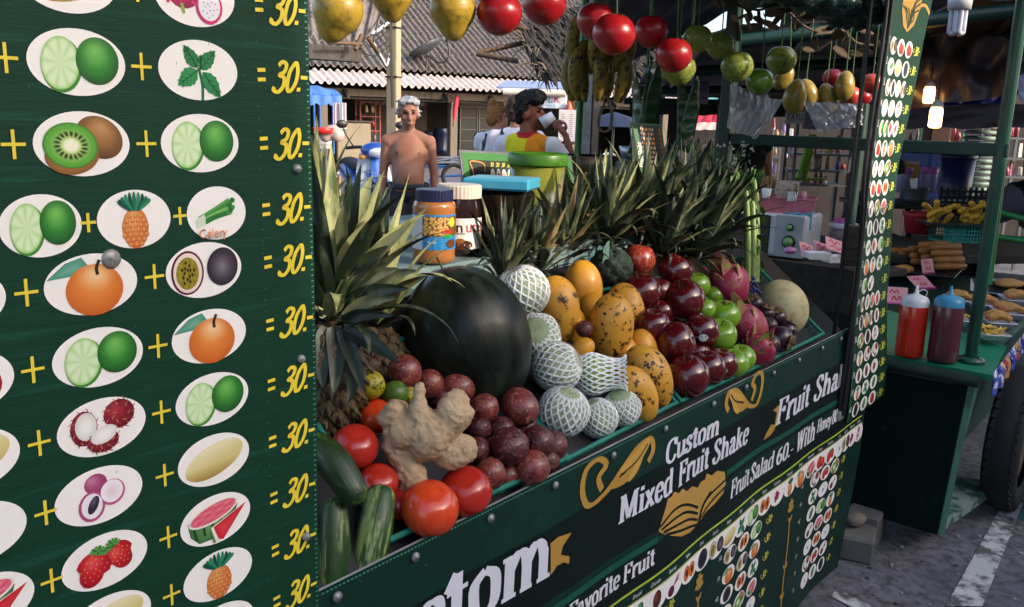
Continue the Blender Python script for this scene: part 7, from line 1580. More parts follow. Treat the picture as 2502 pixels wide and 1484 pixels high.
foam('white foam tray above the sauce bottles', 2300, 2375, 742, 'shrimp', CZ+.03, .4, 4, 7)
foam('white foam tray half hidden behind the sauce bottles', 2285, 2370, 790, 'fries', CZ+.03, .5, 26, 5)
m_al = mat('aluminium_tray', '#8a8c90', '#a2a4a8', rough=.35, metal=.8, scale=6, c3='#6a5a48', scale3=14, thr3=.62)
def metal_tray(lab, x, y, w_, z, rz, lw=.62, m_=None):
    P = pz(x, y, z); W = px2m(w_, dep(P)); b = M(); b.X = Matrix.Translation(P) @ Matrix.Rotation(rz, 4, 'Z')
    def f(u, v): p_, q_ = u*2-1, v*2-1; e = max(abs(p_), abs(q_)); return (p_*W*.5, q_*W*.5*lw, .022*max(0, (e-.86)/.14))
    b.grid(f, 20, 20, True, .003); tag(b.build('metal_tray', m_ or m_al), lab, 'tray', 'metal trays on the snack cart'); return P, W
metal_tray('long aluminium tray with one fried patty, far right of the snack cart', 2440, 712, 200, CZ+.04, .2); P, W = metal_tray('aluminium tray at the right holding crumbs, behind the shrimp trays', 2470, 690, 150, CZ+.06, .2)
q = pz(2466, 692, CZ+.09); b = M(); b.ball(q, (.1, .06, .02), 20, 10, None, lambda p, th_, ph: p*(1+.12*noise.noise(p*6))); tag(b.build('fried_patty', m_shr), 'single flat fried patty on the far right metal tray', 'patty')
m_grid = mat('black_rack', '#17171a', '#222226', rough=.4, scale=20); P, W = metal_tray('dark wire frying tray under the spring rolls', 2250, 660, 250, CZ+.02, .1, .7, m_grid)
rk2 = thing('spring_roll_stack', 'stack of golden spring rolls on the dark wire tray', 'spring rolls', pz(2262, 655, CZ+.03)); rng = random.Random(3)
for r_, (n_, y0) in enumerate(((6, 0), (5, .5), (3, 1.2), (2, 1.6))):
    for k in range(n_):
        q = Vector((.04*k+.02*r_+.03, .075*k-.12+.03*y0, .02+.034*r_)); b = M(); a = -.62+rng.uniform(-.06, .06); d2 = Vector((math.cos(a), math.sin(a), rng.uniform(-.02, .02)))*.105
        b.tube([q-d2, q-d2*.9, q-d2*.4, q+d2*.4, q+d2*.9, q+d2], [.008, .02, .0215, .0215, .02, .009], 12); b.build('spring_roll', m_roll, rk2, True)
m_pink = mat('pink_sign', '#c88a94', '#d49aa2', rough=.6, scale=6)
def price_card(lab, x, y, z, tilt, rz, w_=.1):
    P = pz(x, y, z); t = thing('price_card', lab, 'sign', P, Euler((tilt, 0, rz)), 'pink price cards'); b = M(); b.box((0, 0, 0), (w_, .006, w_*.78), b=.002); b.build('card', m_pink, t, True)
    b = M(); b.box((0, -.0005, -w_*.39), (w_*1.02, .012, .008)); b.build('edge', mat('magenta_edge', '#b83a80', rough=.5), t, True)
    p = Pr(); p.pen([(-w_*.3, w_*.1), (-w_*.2, w_*.26), (-w_*.1, w_*.1), (.0, w_*.24), (w_*.1, w_*.1)], .006, .004, '#b8203c', 1); p.pen([(-w_*.2, -w_*.25), (-w_*.1, -w_*.05), (0, -w_*.24), (w_*.14, -w_*.05), (w_*.2, -w_*.22)], .007, .004, '#b8203c', 1); p.build('handwriting', t, lambda q: (q[0], q[1]-.0036, q[2]))
fz = AZ-R(90)
price_card('pink price card stuck upright in the spring rolls', 2266, 650, CZ+.06, -.3, fz+.5, .1); price_card('pink price card lying below the spring rolls', 2250, 690, CZ+.05, -1.0, fz+.4, .12); price_card('pink price card at the left, behind the ketchup bottle', 2190, 722, CZ+.05, -.4, fz-.2, .1)
for k in range(5):
    q = pz(2172+9*k, 668-2*k, CZ+.05); b = M(); b.tube(catmull([q-_r*.05, q+_u*.012, q+_r*.05-_u*.005], 4), [.012]+[.02]*7+[.01], 8); tag(b.build('fried_sausage', m_shr), 'fried sausage on the wire tray just right of the price strip, number %s' % ('one', 'two', 'three', 'four', 'five')[k], 'sausage', 'fried sausages by the price strip')
# microwave and things on it
MD = 4.6; P = at(1902, 628, MD); mo = thing('microwave_oven', 'white microwave with two green knobs under a blue towel', 'microwave', P, (0, 0, fz-R(36)))
mh_ = px2m(104, MD); m_wh = mat('white_enamel', '#c8c8ca', '#b8b8bc', rough=.35, scale=5)
b = M(); b.box((-.05, .14, mh_/2), (.36, .28, mh_), b=.012); b.build('case', m_wh, mo, True)
b = M(); b.box((.045, -.004, mh_/2), (.15, .012, mh_*.98), b=.004); b.build('control_panel', mat('silver_panel', '#9a9c9e', '#8a8c90', rough=.4), mo, True); b = M(); b.box((-.14, -.004, mh_/2), (.16, .012, mh_*.9), b=.004); b.build('door', m_black, mo, True)
for z, r_ in ((.72, .02), (.38, .036)): b = M(); T = Matrix.Translation((.05, -.01, mh_*z)) @ Matrix.Rotation(R(90), 4, 'X'); b.lathe([(0, .028), (r_*.62, .026), (r_*.68, .004)], 18, T); kn = b.build('knob', mat('green_knob', '#5a8a4c', '#6a9a5a', rough=.4), mo, True); b = M(); b.lathe([(r_*.68, .006), (r_, .006), (r_, 0)], 18, T); b.build('dial_ring', m_black, kn, True)
b = M(); b.X = Matrix.Translation(P) @ Matrix.Rotation(fz-R(22), 4, 'Z'); b.grid(lambda u, v: (.03+.11*u, .0+.01+.26*min(1, v*1.6), mh_+.006+.004*math.sin(u*20)) if v*1.0 < 0 else ((.01+.155*u), .02+.2*v, mh_+.008+.003*math.sin(u*17+v*8)) if u < .8 else (.142+.006*math.sin(v*9), .02+.2*v, mh_+.008-(u-.8)*.42), 30, 10, True, .006); tag(b.build('towel', mat('blue_towel', '#3f8fa8', '#58a4ba', rough=.95, bump=.4, bscale=80)), 'light blue towel draped over the microwave', 'towel')
def openbox(b, W, D, H, t=.004, fl=1.12):
    for s_ in (-1, 1): quad(b, (s_*W/2, -D/2, 0), (s_*W/2, D/2, 0), (s_*W/2*fl, D/2*fl, H), (s_*W/2*fl, -D/2*fl, H), t); quad(b, (-W/2, s_*D/2, 0), (W/2, s_*D/2, 0), (W/2*fl, s_*D/2*fl, H), (-W/2*fl, s_*D/2*fl, H), t)
    b.box((0, 0, .002), (W, D, .004))
P = at(1918, 521, MD+.1); t = thing('pink_basket', 'pink woven plastic basket of utensils on the microwave', 'basket', P, (0, 0, fz-R(22))); b = M(); openbox(b, .27, .2, px2m(40, MD)); b.build('wall', mat('pink_plastic', '#b0606c', '#c0707c', rough=.5, scale=60, contrast=.08), t, True)
b = M(); hh = px2m(40, MD)
for s_ in (-1, 1): b.box((0, s_*.112, hh), (.31, .014, .008), b=.002); b.box((s_*.152, 0, hh+.0005), (.014, .23, .008), b=.002)
b.build('rim', MATS['pink_plastic'], t, True)
m_chop = mat('chopstick', '#8a6a44', '#a8865c', rough=.7); rng = random.Random(5); t = thing('chopstick_bundle', 'bundle of wooden chopsticks standing in the pink basket', 'chopsticks', at(1872, 500, MD+.08))
for k in range(34):
    a_, c_ = rng.uniform(-.018, .018), rng.uniform(-.018, .018); b = M(); b.tube([(a_*.6, c_*.6, -.03), (a_*2.0, c_*2.0, .13+rng.uniform(0, .025))], .0032, 5); b.build('chopstick', m_chop, t, True)
P = at(1872, 484, MD-.02); b = M(); b.lathe([(.018, 0), (.027, .05), (.025, .05), (.016, .003), (0, .003)], 16, Matrix.Translation(P)); tag(b.build('paper_cup', mat('white_cup', '#d4d4d8', '#c8c8cc', rough=.5)), 'white cup in the pink basket in front of the chopsticks', 'cup')
P = at(1920, 488, MD+.06); t = thing('cutlery_holder', 'pale perforated plastic cutlery holder in the pink basket', 'holder', P, (0, 0, fz-R(15))); b = M(); openbox(b, .1, .07, .1, .003, 1.15)
b.build('wall', mat('pale_plastic', '#b8a89c', '#a8988c', rough=.5, scale=14, c3='#4a4038', scale3=45, thr3=.58, soft3=.03), t, True)
t = thing('scissors', 'scissors with black handles standing in the cutlery holder', 'scissors', at(1940, 450, MD+.08))
for s_ in (-1, 1):
    b = M(); C = [Vector((_r*(s_*.02+.018*math.cos(a))+_u*(.045+.028*math.sin(a)))) for a in [k*math.pi/8 for k in range(17)]]; b.tube(C, .005, 6, False); b.tube([_r*(-s_*.012)+_u*-.06, _r*(s_*.012)+_u*.02], .004, 6); b.build('handle', m_black, t, True)
P = at(1943, 484, MD-.02); b = M(); b.lathe([(0, 0), (.012, 0), (.013, .04), (.008, .05), (.008, .06), (.004, .075), (0, .075)], 12, Matrix.Translation(P)); tag(b.build('small_bottle', mat('dark_sauce', '#3a2418', '#6a4a20', rough=.2)), 'small dark sauce bottle in the pink basket', 'bottle')
for k in range(8):
    P = at(1925+3*k, 486, MD-.05); b = M(); b.box(P+Vector((0, 0, .012)), (.008, .004, .05), Matrix.Rotation(.25*math.sin(k*3), 3, _f)); tag(b.build('plastic_spoon', mat('white_cup', '#d4d4d8')), 'white plastic spoon in the front of the pink basket', 'spoon', 'white spoons in the pink basket')
P = at(1963, 480, MD); b = M(); b.ball(P, (.02, .018, .03), 12, 8); tag(b.build('pink_sponge', m_pink), 'small pink sponge in the right end of the pink basket', 'sponge')
# table under the microwave, foam trays with signs, purple-lidded jar
q = at(1960, 640, 4.4); b = M(); b.box((q.x+.1, q.y+.1, at(1924, 632, MD).z-.03), (.9, .75, .04), fz+R(30), .006); tag(b.build('side_table', m_dwood), 'dark table top under the microwave and foam boxes', 'table')
for k, (x, y, tl_, rz) in enumerate(((1972, 612, -.6, .5), (2010, 610, -.7, .3), (2040, 600, -.75, .2))):
    P = at(x, y, 4.1-.05*k); t = thing('price_card', ('pink price card tilted nearest the microwave', 'pink price card in the middle of the open foam boxes', 'pink price card furthest from the microwave')[k], 'sign', P, Euler((tl_, .3, fz+rz)), 'pink price cards'); b = M(); b.box((0, 0, 0), (.1, .005, .075), b=.002); b.build('card', m_pink, t, True); p = Pr(); p.pen([(-.03, .01), (-.02, .024), (-.005, .0), (.012, .022), (.03, .008)], .006, .004, '#b8203c', 1); p.pen([(-.03, -.02), (-.01, -.008), (.01, -.024), (.03, -.01)], .006, .004, '#b8203c', 1); p.build('handwriting', t, lambda q: (q[0], q[1]-.003, q[2]))
for k, (x, y) in enumerate(((1995, 632), (2035, 640), (2055, 615))):
    P = at(x, y, 3.95+.1*k); b = M(); b.X = Matrix.Translation(P) @ Matrix.Rotation(fz+.3*k, 4, 'Z'); openbox(b, .085, .06, .03, .003, 1.2); tag(b.build('foam_box', m_foam), ('open white foam box nearest the microwave', 'open white foam box at the board edge', 'open white foam box at the back')[k], 'box', 'open foam boxes')
P = at(1930, 612, 4.2); b = M(); b.ball(P, (.04, .03, .018), 14, 8); tag(b.build('pink_scoop', mat('pink_clear', '#b070a0', '#c080b0', rough=.2)), 'small translucent pink scoop in front of the microwave', 'scoop')
P = at(2055, 600, 4.7); rj = px2m(32, 4.7); hj = px2m(45, 4.7); t = thing('plastic_jar', 'clear plastic jar with white lid and purple lumps on top', 'jar', P); b = M(); b.lathe([(0, 0), (rj*.9, 0), (rj, .01), (rj, hj*.85), (rj*.9, hj)], 26); b.build('body', mat('cloudy_jar', '#6a5660', '#8a7680', rough=.2, coat=.4, scale=5), t, True); b = M(); b.lathe([(rj*1.02, hj*.95), (rj*1.05, hj), (rj*1.05, hj*1.22), (0, hj*1.22)], 26); b.build('lid', m_wh, t, True)
b = M()
for k in range(9): b.ball(P+Vector((rj*.6*math.cos(k*2.4)*math.sqrt(k/9), rj*.6*math.sin(k*2.4)*math.sqrt(k/9), hj*1.28)), rj*.28, 8, 6)
tag(put('pink_sweet_heap', fuse(b, 'pink_sweet_heap', mat('pink_sweets', '#a04a8a', '#b85a9c', rough=.5), .006, 2)), 'lumps of purple-pink sweets on the lid of the plastic jar', 'sweets')
# behind the snack cart: bananas on trays, baskets, pot
TD_ = 5.3; P = at(2300, 600, 5.4); b = M(); b.box((P.x+.3, P.y, P.z-.05), (1.9, .9, .05), fz+.2, .008); tag(b.build('work_table', m_dwood), 'dark work table carrying the banana tray and red basket', 'table')
P = at(2330, 590, TD_); t = thing('green_basket', 'turquoise plastic basket under the banana tray', 'basket', P, (0, 0, fz+.1)); W = px2m(90, TD_); b = M(); n_ = 12
for k in range(n_+1):
    for s_ in (-1, 1): b.box((-W/2+W*k/n_, s_*W*.35, .05), (.006, .004, .1))
for k in range(5): 
    for s_ in (-1, 1): b.box((0, s_*W*.35, .005+.023*k), (W, .005, .006))
b.box((0, 0, .004), (W, W*.7, .006)); b.build('lattice', mat('turquoise_plastic', '#2f8f84', '#3a9a8e', rough=.4), t, True); b = M()
for s_ in (-1, 1): b.box((0, s_*W*.36, .104), (W*1.06, .016, .014), b=.003); b.box((s_*W*.52, 0, .1045), (.016, W*.72, .014), b=.003)
b.build('rim', MATS['turquoise_plastic'], t, True)
P = at(2328, 550, TD_-.05); W = px2m(150, TD_); b = M(); b.X = Matrix.Translation(P) @ Matrix.Rotation(fz+.1, 4, 'Z'); b.grid(lambda u, v: ((u-.5)*W, (v-.5)*W*.5, .02*max(0, (max(abs(u*2-1), abs(v*2-1))-.88)/.12)), 20, 14, True, .003); tag(b.build('metal_tray', m_al), 'aluminium tray of bananas on the turquoise basket', 'tray', 'metal trays on the snack cart')
m_by = mat('ripe_banana', '#c8982c', '#d8aa3c', rough=.45, scale=8, c3='#6a5020', scale3=20, thr3=.7)
for lab, xo, n_ in (('left bunch of small yellow bananas on the tray behind the cart', 2290, 9), ('right bunch of small yellow bananas on the tray behind the cart', 2362, 12)):
    t = thing('banana_hand', lab, 'bananas', at(xo, 545, TD_-.05), group='banana bunches on the tray'); rng = random.Random(xo)
    for k in range(n_):
        a = rng.uniform(-1.2, 1.2); q = _r*px2m(rng.uniform(-32, 36), TD_)+Vector((0, 0, .02+.035*(k % 3)))+_f*rng.uniform(-.06, .06); d2 = (_r*math.sin(a)+_u*abs(math.cos(a))*.6-_f*.5).normalized()*.05; b = M(); b.tube(catmull([q-d2, q+_u*.008, q+d2], 4), [.007]+[.017]*7+[.006], 8); b.build('banana', m_by, t, True)
P = at(2247, 570, TD_+.15); r_ = px2m(42, TD_+.15); b = M(); b.lathe([(0, 0), (r_*.8, 0), (r_*.95, .1), (r_*1.05, .115), (r_*1.05, .13), (r_*.92, .125), (r_*.76, .01), (0, .01)], 30, Matrix.Translation(P)); tag(b.build('red_basket', mat('red_mesh_plastic', '#8a1a22', '#a02630', rough=.5, scale=50, contrast=.1)), 'round red plastic basket left of the banana tray', 'basket')
P = at(2350, 530, TD_+.6); t = thing('black_crate', 'black slatted plastic crate behind the bananas', 'crate', P, (0, 0, fz+.1)); W = px2m(120, TD_+.6)
for k in range(5): b = M(); b.box((0, 0, .02+.038*k), (W, .015, .016)); b.build('slat', m_black, t, True)
for k in range(9): b = M(); b.box((-W/2+W*k/8, .008, .1), (.014, .012, .2)); b.build('slat', m_black, t, True)
P = at(2233, 492, TD_+.5); r_ = px2m(31, TD_+.5); t = thing('cooking_pot', 'grey aluminium pot with utensils on the dark table behind the strip', 'pot', P); b = M(); b.lathe([(0, 0), (r_*.92, 0), (r_, .02), (r_, .085), (r_*1.06, .09), (r_*.96, .088), (r_*.95, .01), (0, .01)], 26); b.build('body', mat('dull_aluminium', '#54585c', '#64686c', rough=.4, metal=.6), t, True)
for k in range(4): b = M(); b.tube([(.02*k-.03, 0, .02), (.05*k-.07, .02, .15)], .006, 6); b.build('utensil', m_wh, t, True)
b = M(); q = at(2230, 494, TD_+.5); b.box((q.x+.15, q.y, q.z-.02), (.9, .5, .03), fz+.1, .005); b.tube([q+Vector((-.1, 0, -.02)), q+Vector((.15, 0, -.5))], .02, 6); b.tube([q+Vector((.3, -.2, -.02)), q+Vector((.05, -.2, -.5))], .02, 6); tag(b.build('folding_table', m_black), 'small black folding table under the cooking pot', 'table')
for k, x in enumerate((2200, 2262)): 
    P = at(x+3, 470, TD_+1.0); b = M(); b.lathe([(0, 0), (.05, 0), (.058, .12), (.055, .14)], 16, Matrix.Translation(P)); t = tag(b.build('water_tumbler', mat('lilac_plastic', '#8a86b0', '#9a96bc', rough=.3)), ('lilac plastic tumbler behind the pot, left', 'lilac plastic tumbler behind the pot, right')[k], 'tumbler', 'lilac tumblers'); b = M(); b.lathe([(.056, .13), (.06, .14), (.06, .18), (0, .185)], 16, Matrix.Translation(P)); b.build('cap', mat('pink_cap', '#b060b0', rough=.4), t)
# red plastic chair
def chair(lab, P, rz, m_, s_=1.0):
    t = thing('plastic_chair', lab, 'chair', P, (0, 0, rz), 'plastic chairs', s_)
    b = M(); b.box((0, 0, .43), (.44, .42, .03), b=.012); b.build('seat', m_, t, True)
    b = M()
    def f(u, v): x = (u-.5)*.44*(1-.25*v*v); return (x, .2+.09*v-.05*math.cos((u-.5)*2.6), .44+.42*v*(1-.18*(2*u-1)**4))
    b.grid(f, 12, 8, True, .014); b.build('backrest', m_, t, True)
    for sx in (-1, 1):
        for sy in (-1, 1): b = M(); b.tube([(sx*.18, sy*.17, .43), (sx*.22, sy*.22, 0)], [.022, .016], 8); b.build('leg', m_, t, True)
        b = M(); b.tube(catmull([(sx*.22, .22, .64), (sx*.25, .0, .66), (sx*.23, -.18, .62), (sx*.21, -.19, .44)], 4), .016, 8); b.build('armrest', m_, t, True)
    return t
m_rc = mat('red_chair_plastic', '#a8201c', '#b82c24', rough=.4, scale=6); q = at(2050, 560, 6.3); chair('red plastic chair of the seated man behind the microwave', (q.x, q.y, q.z-.75), fz+R(200), m_rc)
# lamps
def bulb(lab, x, y, w_, h, d_, lit, y0):
    P = at(x, y, d_); t = thing('light_bulb', lab, 'lamp', P, group='hanging bulbs'); r_ = px2m(w_/2, d_); H = px2m(h/2, d_)
    b = M(); b.lathe([(0, -H), (r_*.7, -H*.97), (r_, -H*.8), (r_, H*.7), (r_*.8, H)], 18); b.build('glass', mat('lit_bulb', '#ffbe6a', emit=4) if lit else m_wh, t, True)
    b = M(); b.lathe([(r_*.9, H), (r_*1.0, H*1.05), (r_*.7, H*1.55), (r_*.3, H*1.7)], 16); b.build('socket', m_wh, t, True); b = M(); b.tube([(0, 0, H*1.6), (.01, 0, H*4)], .004, 6); b.build('wire', m_black, t, True)
bulb('lit tubular bulb hanging lower over the snack cart', 2286, 288, 30, 50, 4.6, True, 0); bulb('lit tubular bulb further back under the dark tarpaulin', 2270, 233, 26, 40, 4.95, True, 0)
P = at(2340, 50, 3.4); t = thing('compact_lamp', 'unlit white compact fluorescent lamp at the top right', 'lamp', P); t['label'] = 'unlit white compact fluorescent lamp with folded tubes at the top right'
for k in range(4):
    a = k*math.pi/2+.6; o = Vector((math.cos(a), math.sin(a), 0)); o2 = Vector((math.cos(a+.9), math.sin(a+.9), 0)); b = M(); b.tube(catmull([o*.026+Vector((0, 0, .05)), o*.026+Vector((0, 0, -.03)), o*.024+Vector((0, 0, -.048)), o2*.022+Vector((0, 0, -.048)), o2*.024+Vector((0, 0, -.03)), o2*.024+Vector((0, 0, .05))], 4), .0095, 8); b.build('tube', mat('frosted_tube', '#b8b8c0', '#c8c8d0', rough=.3), t, True)
b = M(); b.lathe([(0, .04), (.043, .04), (.045, .08), (.03, .11), (.02, .15), (0, .15)], 20); b.build('base', m_wh, t, True)
# tarpaulins over the snack cart and behind
m_pur = mat('purple_grey_tarp', '#2c262c', '#453a42', rough=.35, scale=4, bump=.5, bscale=10); m_lav = mat('lavender_sheet', '#7a7684', '#8f8b9a', rough=.35, scale=3, bump=.3, bscale=8); m_btarp = mat('blue_tarp', '#1c2f78', '#243a8c', rough=.5, scale=5, bump=.3)
def sheet4(name, lab, cat, pts, m_, amp=.05, nu=40, nv=14, group=None, seed=0, fr=9):
    tl, tr, br_, bl_ = [at(*p_) for p_ in pts]; n = (tr-tl).cross(tl-bl_).normalized()
    b = M(); b.grid(lambda u, v: tl.lerp(tr, u).lerp(bl_.lerp(br_, u), v)+n*(amp*noise.noise(Vector((u*fr+seed, v*3, seed)))+amp*.4*math.sin(u*24+v*5+seed)), nu, nv, True, .004); return tag(b.build(name, m_), lab, cat, group)
sheet4('tarpaulin', 'dark purple-grey tarpaulin hanging over the snack cart, above the lit bulbs', 'tarpaulin', ((2150, 112, 5.2), (2620, 40, 4.6), (2620, 215, 4.6), (2150, 275, 5.2)), m_pur, .06)
sheet4('tarpaulin', 'lavender-grey plastic sheet strip hanging below the dark tarpaulin', 'tarpaulin', ((1960, 262, 7.6), (2640, 252, 7.0), (2640, 312, 7.0), (1960, 316, 7.6)), m_lav, .05, seed=3)
sheet4('tarpaulin', 'blue tarpaulin in the gap behind the lit bulbs', 'tarpaulin', ((2215, 215, 8.4), (2460, 205, 8.2), (2460, 275, 8.2), (2215, 280, 8.4)), m_btarp, .05, seed=5)
sheet4('tarpaulin', 'clear wrinkled sheet at the right edge of the photo', 'tarpaulin', ((2475, 190, 4.0), (2540, 170, 4.0), (2540, 300, 4.0), (2500, 250, 4.0)), m_lav, .03, 14, 8, seed=7)
cn2 = thing('market_canopy', 'low dark market canopy with beams behind the hanging fruit', 'canopy', at(1900, 150, 6))
def cpt(u, v): # far edge v=0, near edge v=1
    return at(1540, 235, 9).lerp(at(2300, 250, 9), u).lerp(at(1640, 95, 4.3).lerp(at(2560, -10, 4.0), u), v)
b = M(); b.grid(lambda u, v: cpt(u, v)+Vector((0, 0, .05*noise.noise(Vector((u*8, v*5, 1))))), 30, 16, True, .01); b.build('canopy_sheet', m_tarp, cn2)
for v in (0, .35, .7, 1.0): b = M(); b.tube([cpt(-.02, v)-Vector((0, 0, .05)), cpt(1.0, v)-Vector((0, 0, .05))], .035, 6); b.build('beam', m_dgreen, cn2)
for u in (.1, .4, .7, .95): b = M(); b.tube([cpt(u, 0)-Vector((0, 0, .02)), cpt(u, 1)-Vector((0, 0, .02))], .025, 6); b.build('rafter', m_black, cn2)
b = M(); b.grid(lambda u, v: cpt(u*.9, 0)+Vector((0, 0, -.02-.16*v+.02*noise.noise(Vector((u*14, v, 4))))), 30, 5, True, .006); b.build('back_valance', m_tarp, cn2)
for x in (1765, 2170): q = at(x, 300, 8.8); b = M(); b.box((q.x, q.y, 1.0), (.09, .09, 1.85)); b.build('post', m_dgreen, cn2)

# ------------------------------------------------------------------ market clutter further back, right of centre
rng = random.Random(17)
b = M(); b.grid(lambda u, v: (lambda x: (x, -2.5+(.43*x-.9+2.5)*v, 2.5+.05*noise.noise(Vector((u*8, v*8, 2)))))(4.6+5.2*u), 30, 16, True, .01); b.build('wide_sheet', m_tarp, cn2)  # sheet added to keep sky light and sun off the far goods
PAL = ['#a83028', '#c8b43c', '#b0b0b4', '#2c5a98', '#c07a34', '#387a50', '#b46a84', '#ccc8c0', '#64407c', '#7a2028']
def shelf_unit(lab, x0, x1, ys, d_, m_=None):
    m_ = m_ or mat('shelf_white', '#6a6c70', '#585a5e', rough=.5); q = at((x0+x1)/2, ys[-1], d_); t = thing('goods_shelf', lab, 'shelf', (q.x, q.y, GZ), (0, 0, fz)); W = px2m(x1-x0, d_)
    for k, y in enumerate(ys): z = at((x0+x1)/2, y, d_).z-GZ; b = M(); b.box((0, .15, z-.012), (W, .36, .022)); b.build('board', m_, t, True)
    zt = at((x0+x1)/2, ys[0], d_).z-GZ+.3
    for s_ in (-1, 1):
        for y in (0, .32): b = M(); b.box((s_*W/2, y, zt/2), (.03, .03, zt)); b.build('upright', m_, t, True)
    return t
def goods(x0, x1, y, d_, n, where, big=1.0, kinds=('packet', 'bottle', 'bag', 'bottle')):
    for k in range(n):
        x = x0+(x1-x0)*(k+.5)/n; P = at(x, y, d_+rng.uniform(.02, .12)); ci = rng.randrange(len(PAL)); c = PAL[ci]; kd = rng.choice(kinds); w_ = px2m((x1-x0)/n*.45, d_); h = rng.uniform(.06, .22)*big; x += rng.uniform(-4, 4)
        if rng.random() < .22: continue
        P = at(x, y, d_+rng.uniform(.02, .2)); m_ = mat('goods%d' % ci, c, mixc(c, '#ffffff', .2), rough=.4, scale=9, c3=PAL[(ci+3) % 10], scale3=9, thr3=.6, soft3=.02)
        cn3 = ('red', 'yellow', 'grey', 'blue', 'orange', 'green', 'pink', 'cream', 'purple', 'maroon')[ci]; b = M(); b.X = Matrix.Translation(P) @ Matrix.Rotation(fz+rng.uniform(-.3, .3), 4, 'Z')
        if kd == 'bottle':
            b.lathe([(0, 0), (w_*.8, 0), (w_*.8, h*.65), (w_*.35, h*.8), (w_*.35, h), (0, h)], 12)
        elif kd == 'bag': b.ball((0, 0, h*.4), (w_*1.1, w_, h*.45), 10, 8, None, lambda p, th_, ph: p*(1+.35*noise.noise(p*2+P)))
        else: b.box((0, 0, h/2), (w_*1.9, w_*1.2, h), b=.006, top=(.92, .6) if kd == 'packet' else (1, 1))
        tag(b.build('goods_'+kd, m_), 'small %s %s %s' % (cn3, kd, where), kd, 'goods '+where)
shelf_unit('white shelf of coloured goods behind the strip and bulbs', 2175, 2260, (350, 395, 440), 9.0)
for y in (350, 395, 440): goods(2180, 2258, y, 9.0, 6, 'on the white shelf behind the price strip')
shelf_unit('far shelf of red and white goods right of the stool stack', 2385, 2510, (335, 385, 430), 9.5)
for y in (335, 385, 430): goods(2388, 2508, y, 9.5, 8, 'on the far shelf at the right edge', 1.2)
shelf_unit('low shelf of sauces and drinks behind the scissors', 1935, 2070, (375, 415, 450), 9.0)
for y in (375, 415, 450): goods(1940, 2068, y, 9.0, 9, 'on the low shelf behind the scissors', 1.1)
shelf_unit('shelf of white goods left of the scissors, under the plastic bag', 1765, 1900, (380, 425), 10.0)
for y in (380, 425): goods(1850, 1898, y, 10.0, 5, 'on the shelf under the plastic bag')
bw = thing('back_wall', 'dark plank wall added to close the market behind the far shelves', 'wall', at(2150, 440, 11.6)); m_bw = mat('dark_planks', '#241f1e', '#332c2a', rough=.85, scale=6, bump=.3)  # added backdrop standing for the dark clutter there
for k in range(26):
    a_, c_ = at(1690+36*k, 300, 11.8), at(1690+36*k+35.3, 300, 11.8); b = M(); quad(b, (a_.x, a_.y, GZ), (c_.x, c_.y, GZ), (c_.x, c_.y, 2.15), (a_.x, a_.y, 2.15+.02*math.sin(k*5)), .04); b.build('plank', m_bw, bw)
for y in (345, 400): goods(2268, 2385, y, 10.8, 9, 'hung on the dark wall behind the bins', 1.3)
for y in (340, 385): goods(1880, 1940, y, 10.9, 5, 'hung on the dark wall left of the scissors', 1.3)
# blue bins, stool stack, yellow sign
P = at(2282, 450, 8.2); b = M(); b.box((P.x, P.y, (P.z+at(2282, 368, 8.2).z)/2-.1), (.45, .4, at(2282, 368, 8.2).z-P.z+.2), fz+.2, .02); tag(b.build('blue_crate', mat('blue_plastic', '#1c489a', '#2454a6', rough=.4, scale=5)), 'large bright blue plastic crate behind the pot', 'crate')
P = at(2330, 480, 7.6); t = thing('blue_bin', 'tall dark navy lidded bin right of the blue crate', 'bin', (P.x, P.y, P.z-.25), (0, 0, fz)); hz = at(2330, 385, 7.6).z-P.z+.25; b = M(); b.lathe([(0, 0), (.12, 0), (.14, hz), (.13, hz)], 22); b.build('body', mat('navy_plastic', '#12184a', '#181f58', rough=.4), t, True); b = M(); b.lathe([(.15, hz), (.152, hz+.02), (.1, hz+.05), (0, hz+.055)], 22); b.build('lid', MATS['navy_plastic'], t, True)
t = thing('stool_stack', 'stack of grey-green plastic stools behind the blue bin', 'stools', at(2375, 465, 8.6)); 
for k in range(12):
    for q in (0,): b = M(); b.lathe([(.14, .0), (.15, .02), (.13, .035), (0, .04)], 18, Matrix.Translation((0, 0, .055*k))); b.build('stool', mat('grey_green_plastic', '#6a8478', '#7c9488', rough=.4), t, True)
t = thing('yellow_sign', 'yellow and orange menu sign low behind the lilac tumblers', 'sign', at(2215, 424, 8.0), (0, 0, fz)); b = M(); b.box((0, 0, 0), (.22, .012, .19), b=.003); b.build('board', mat('yellow_print', '#c89a2c', '#d8a83c', rough=.5, scale=20, c3='#a83c20', scale3=14, thr3=.62), t, True); b = M(); b.box((0, -.004, .1), (.23, .012, .03)); b.build('awning_strip', mat('striped_trim', '#d8cfc8', '#c8743c', rough=.5, scale=30, contrast=.03), t, True)
q = at(2285, 345, 8.9); b = M(); b.box((q.x, q.y, 1.1), (.2, .2, 2.1), fz, .01); tag(b.build('brown_column', mat('brown_column', '#3c2418', '#4a2e20', rough=.7)), 'brown timber column behind the lower lit bulb', 'column')
t = thing('lime_stand', 'bright lime green folding stand behind the scissors', 'stand', at(1965, 440, 8.5)); m_li = mat('lime_plastic', '#6a9a1c', '#78a828', rough=.4)
for pts in (((1950, 440), (1985, 330)), ((1962, 440), (1990, 330)), ((1940, 438), (2010, 438)), ((1958, 345), (1990, 335))): b = M(); b.tube([at(x, y, 8.4) for x, y in pts], .035, 6, True, .4); b.build('bar', m_li, t)
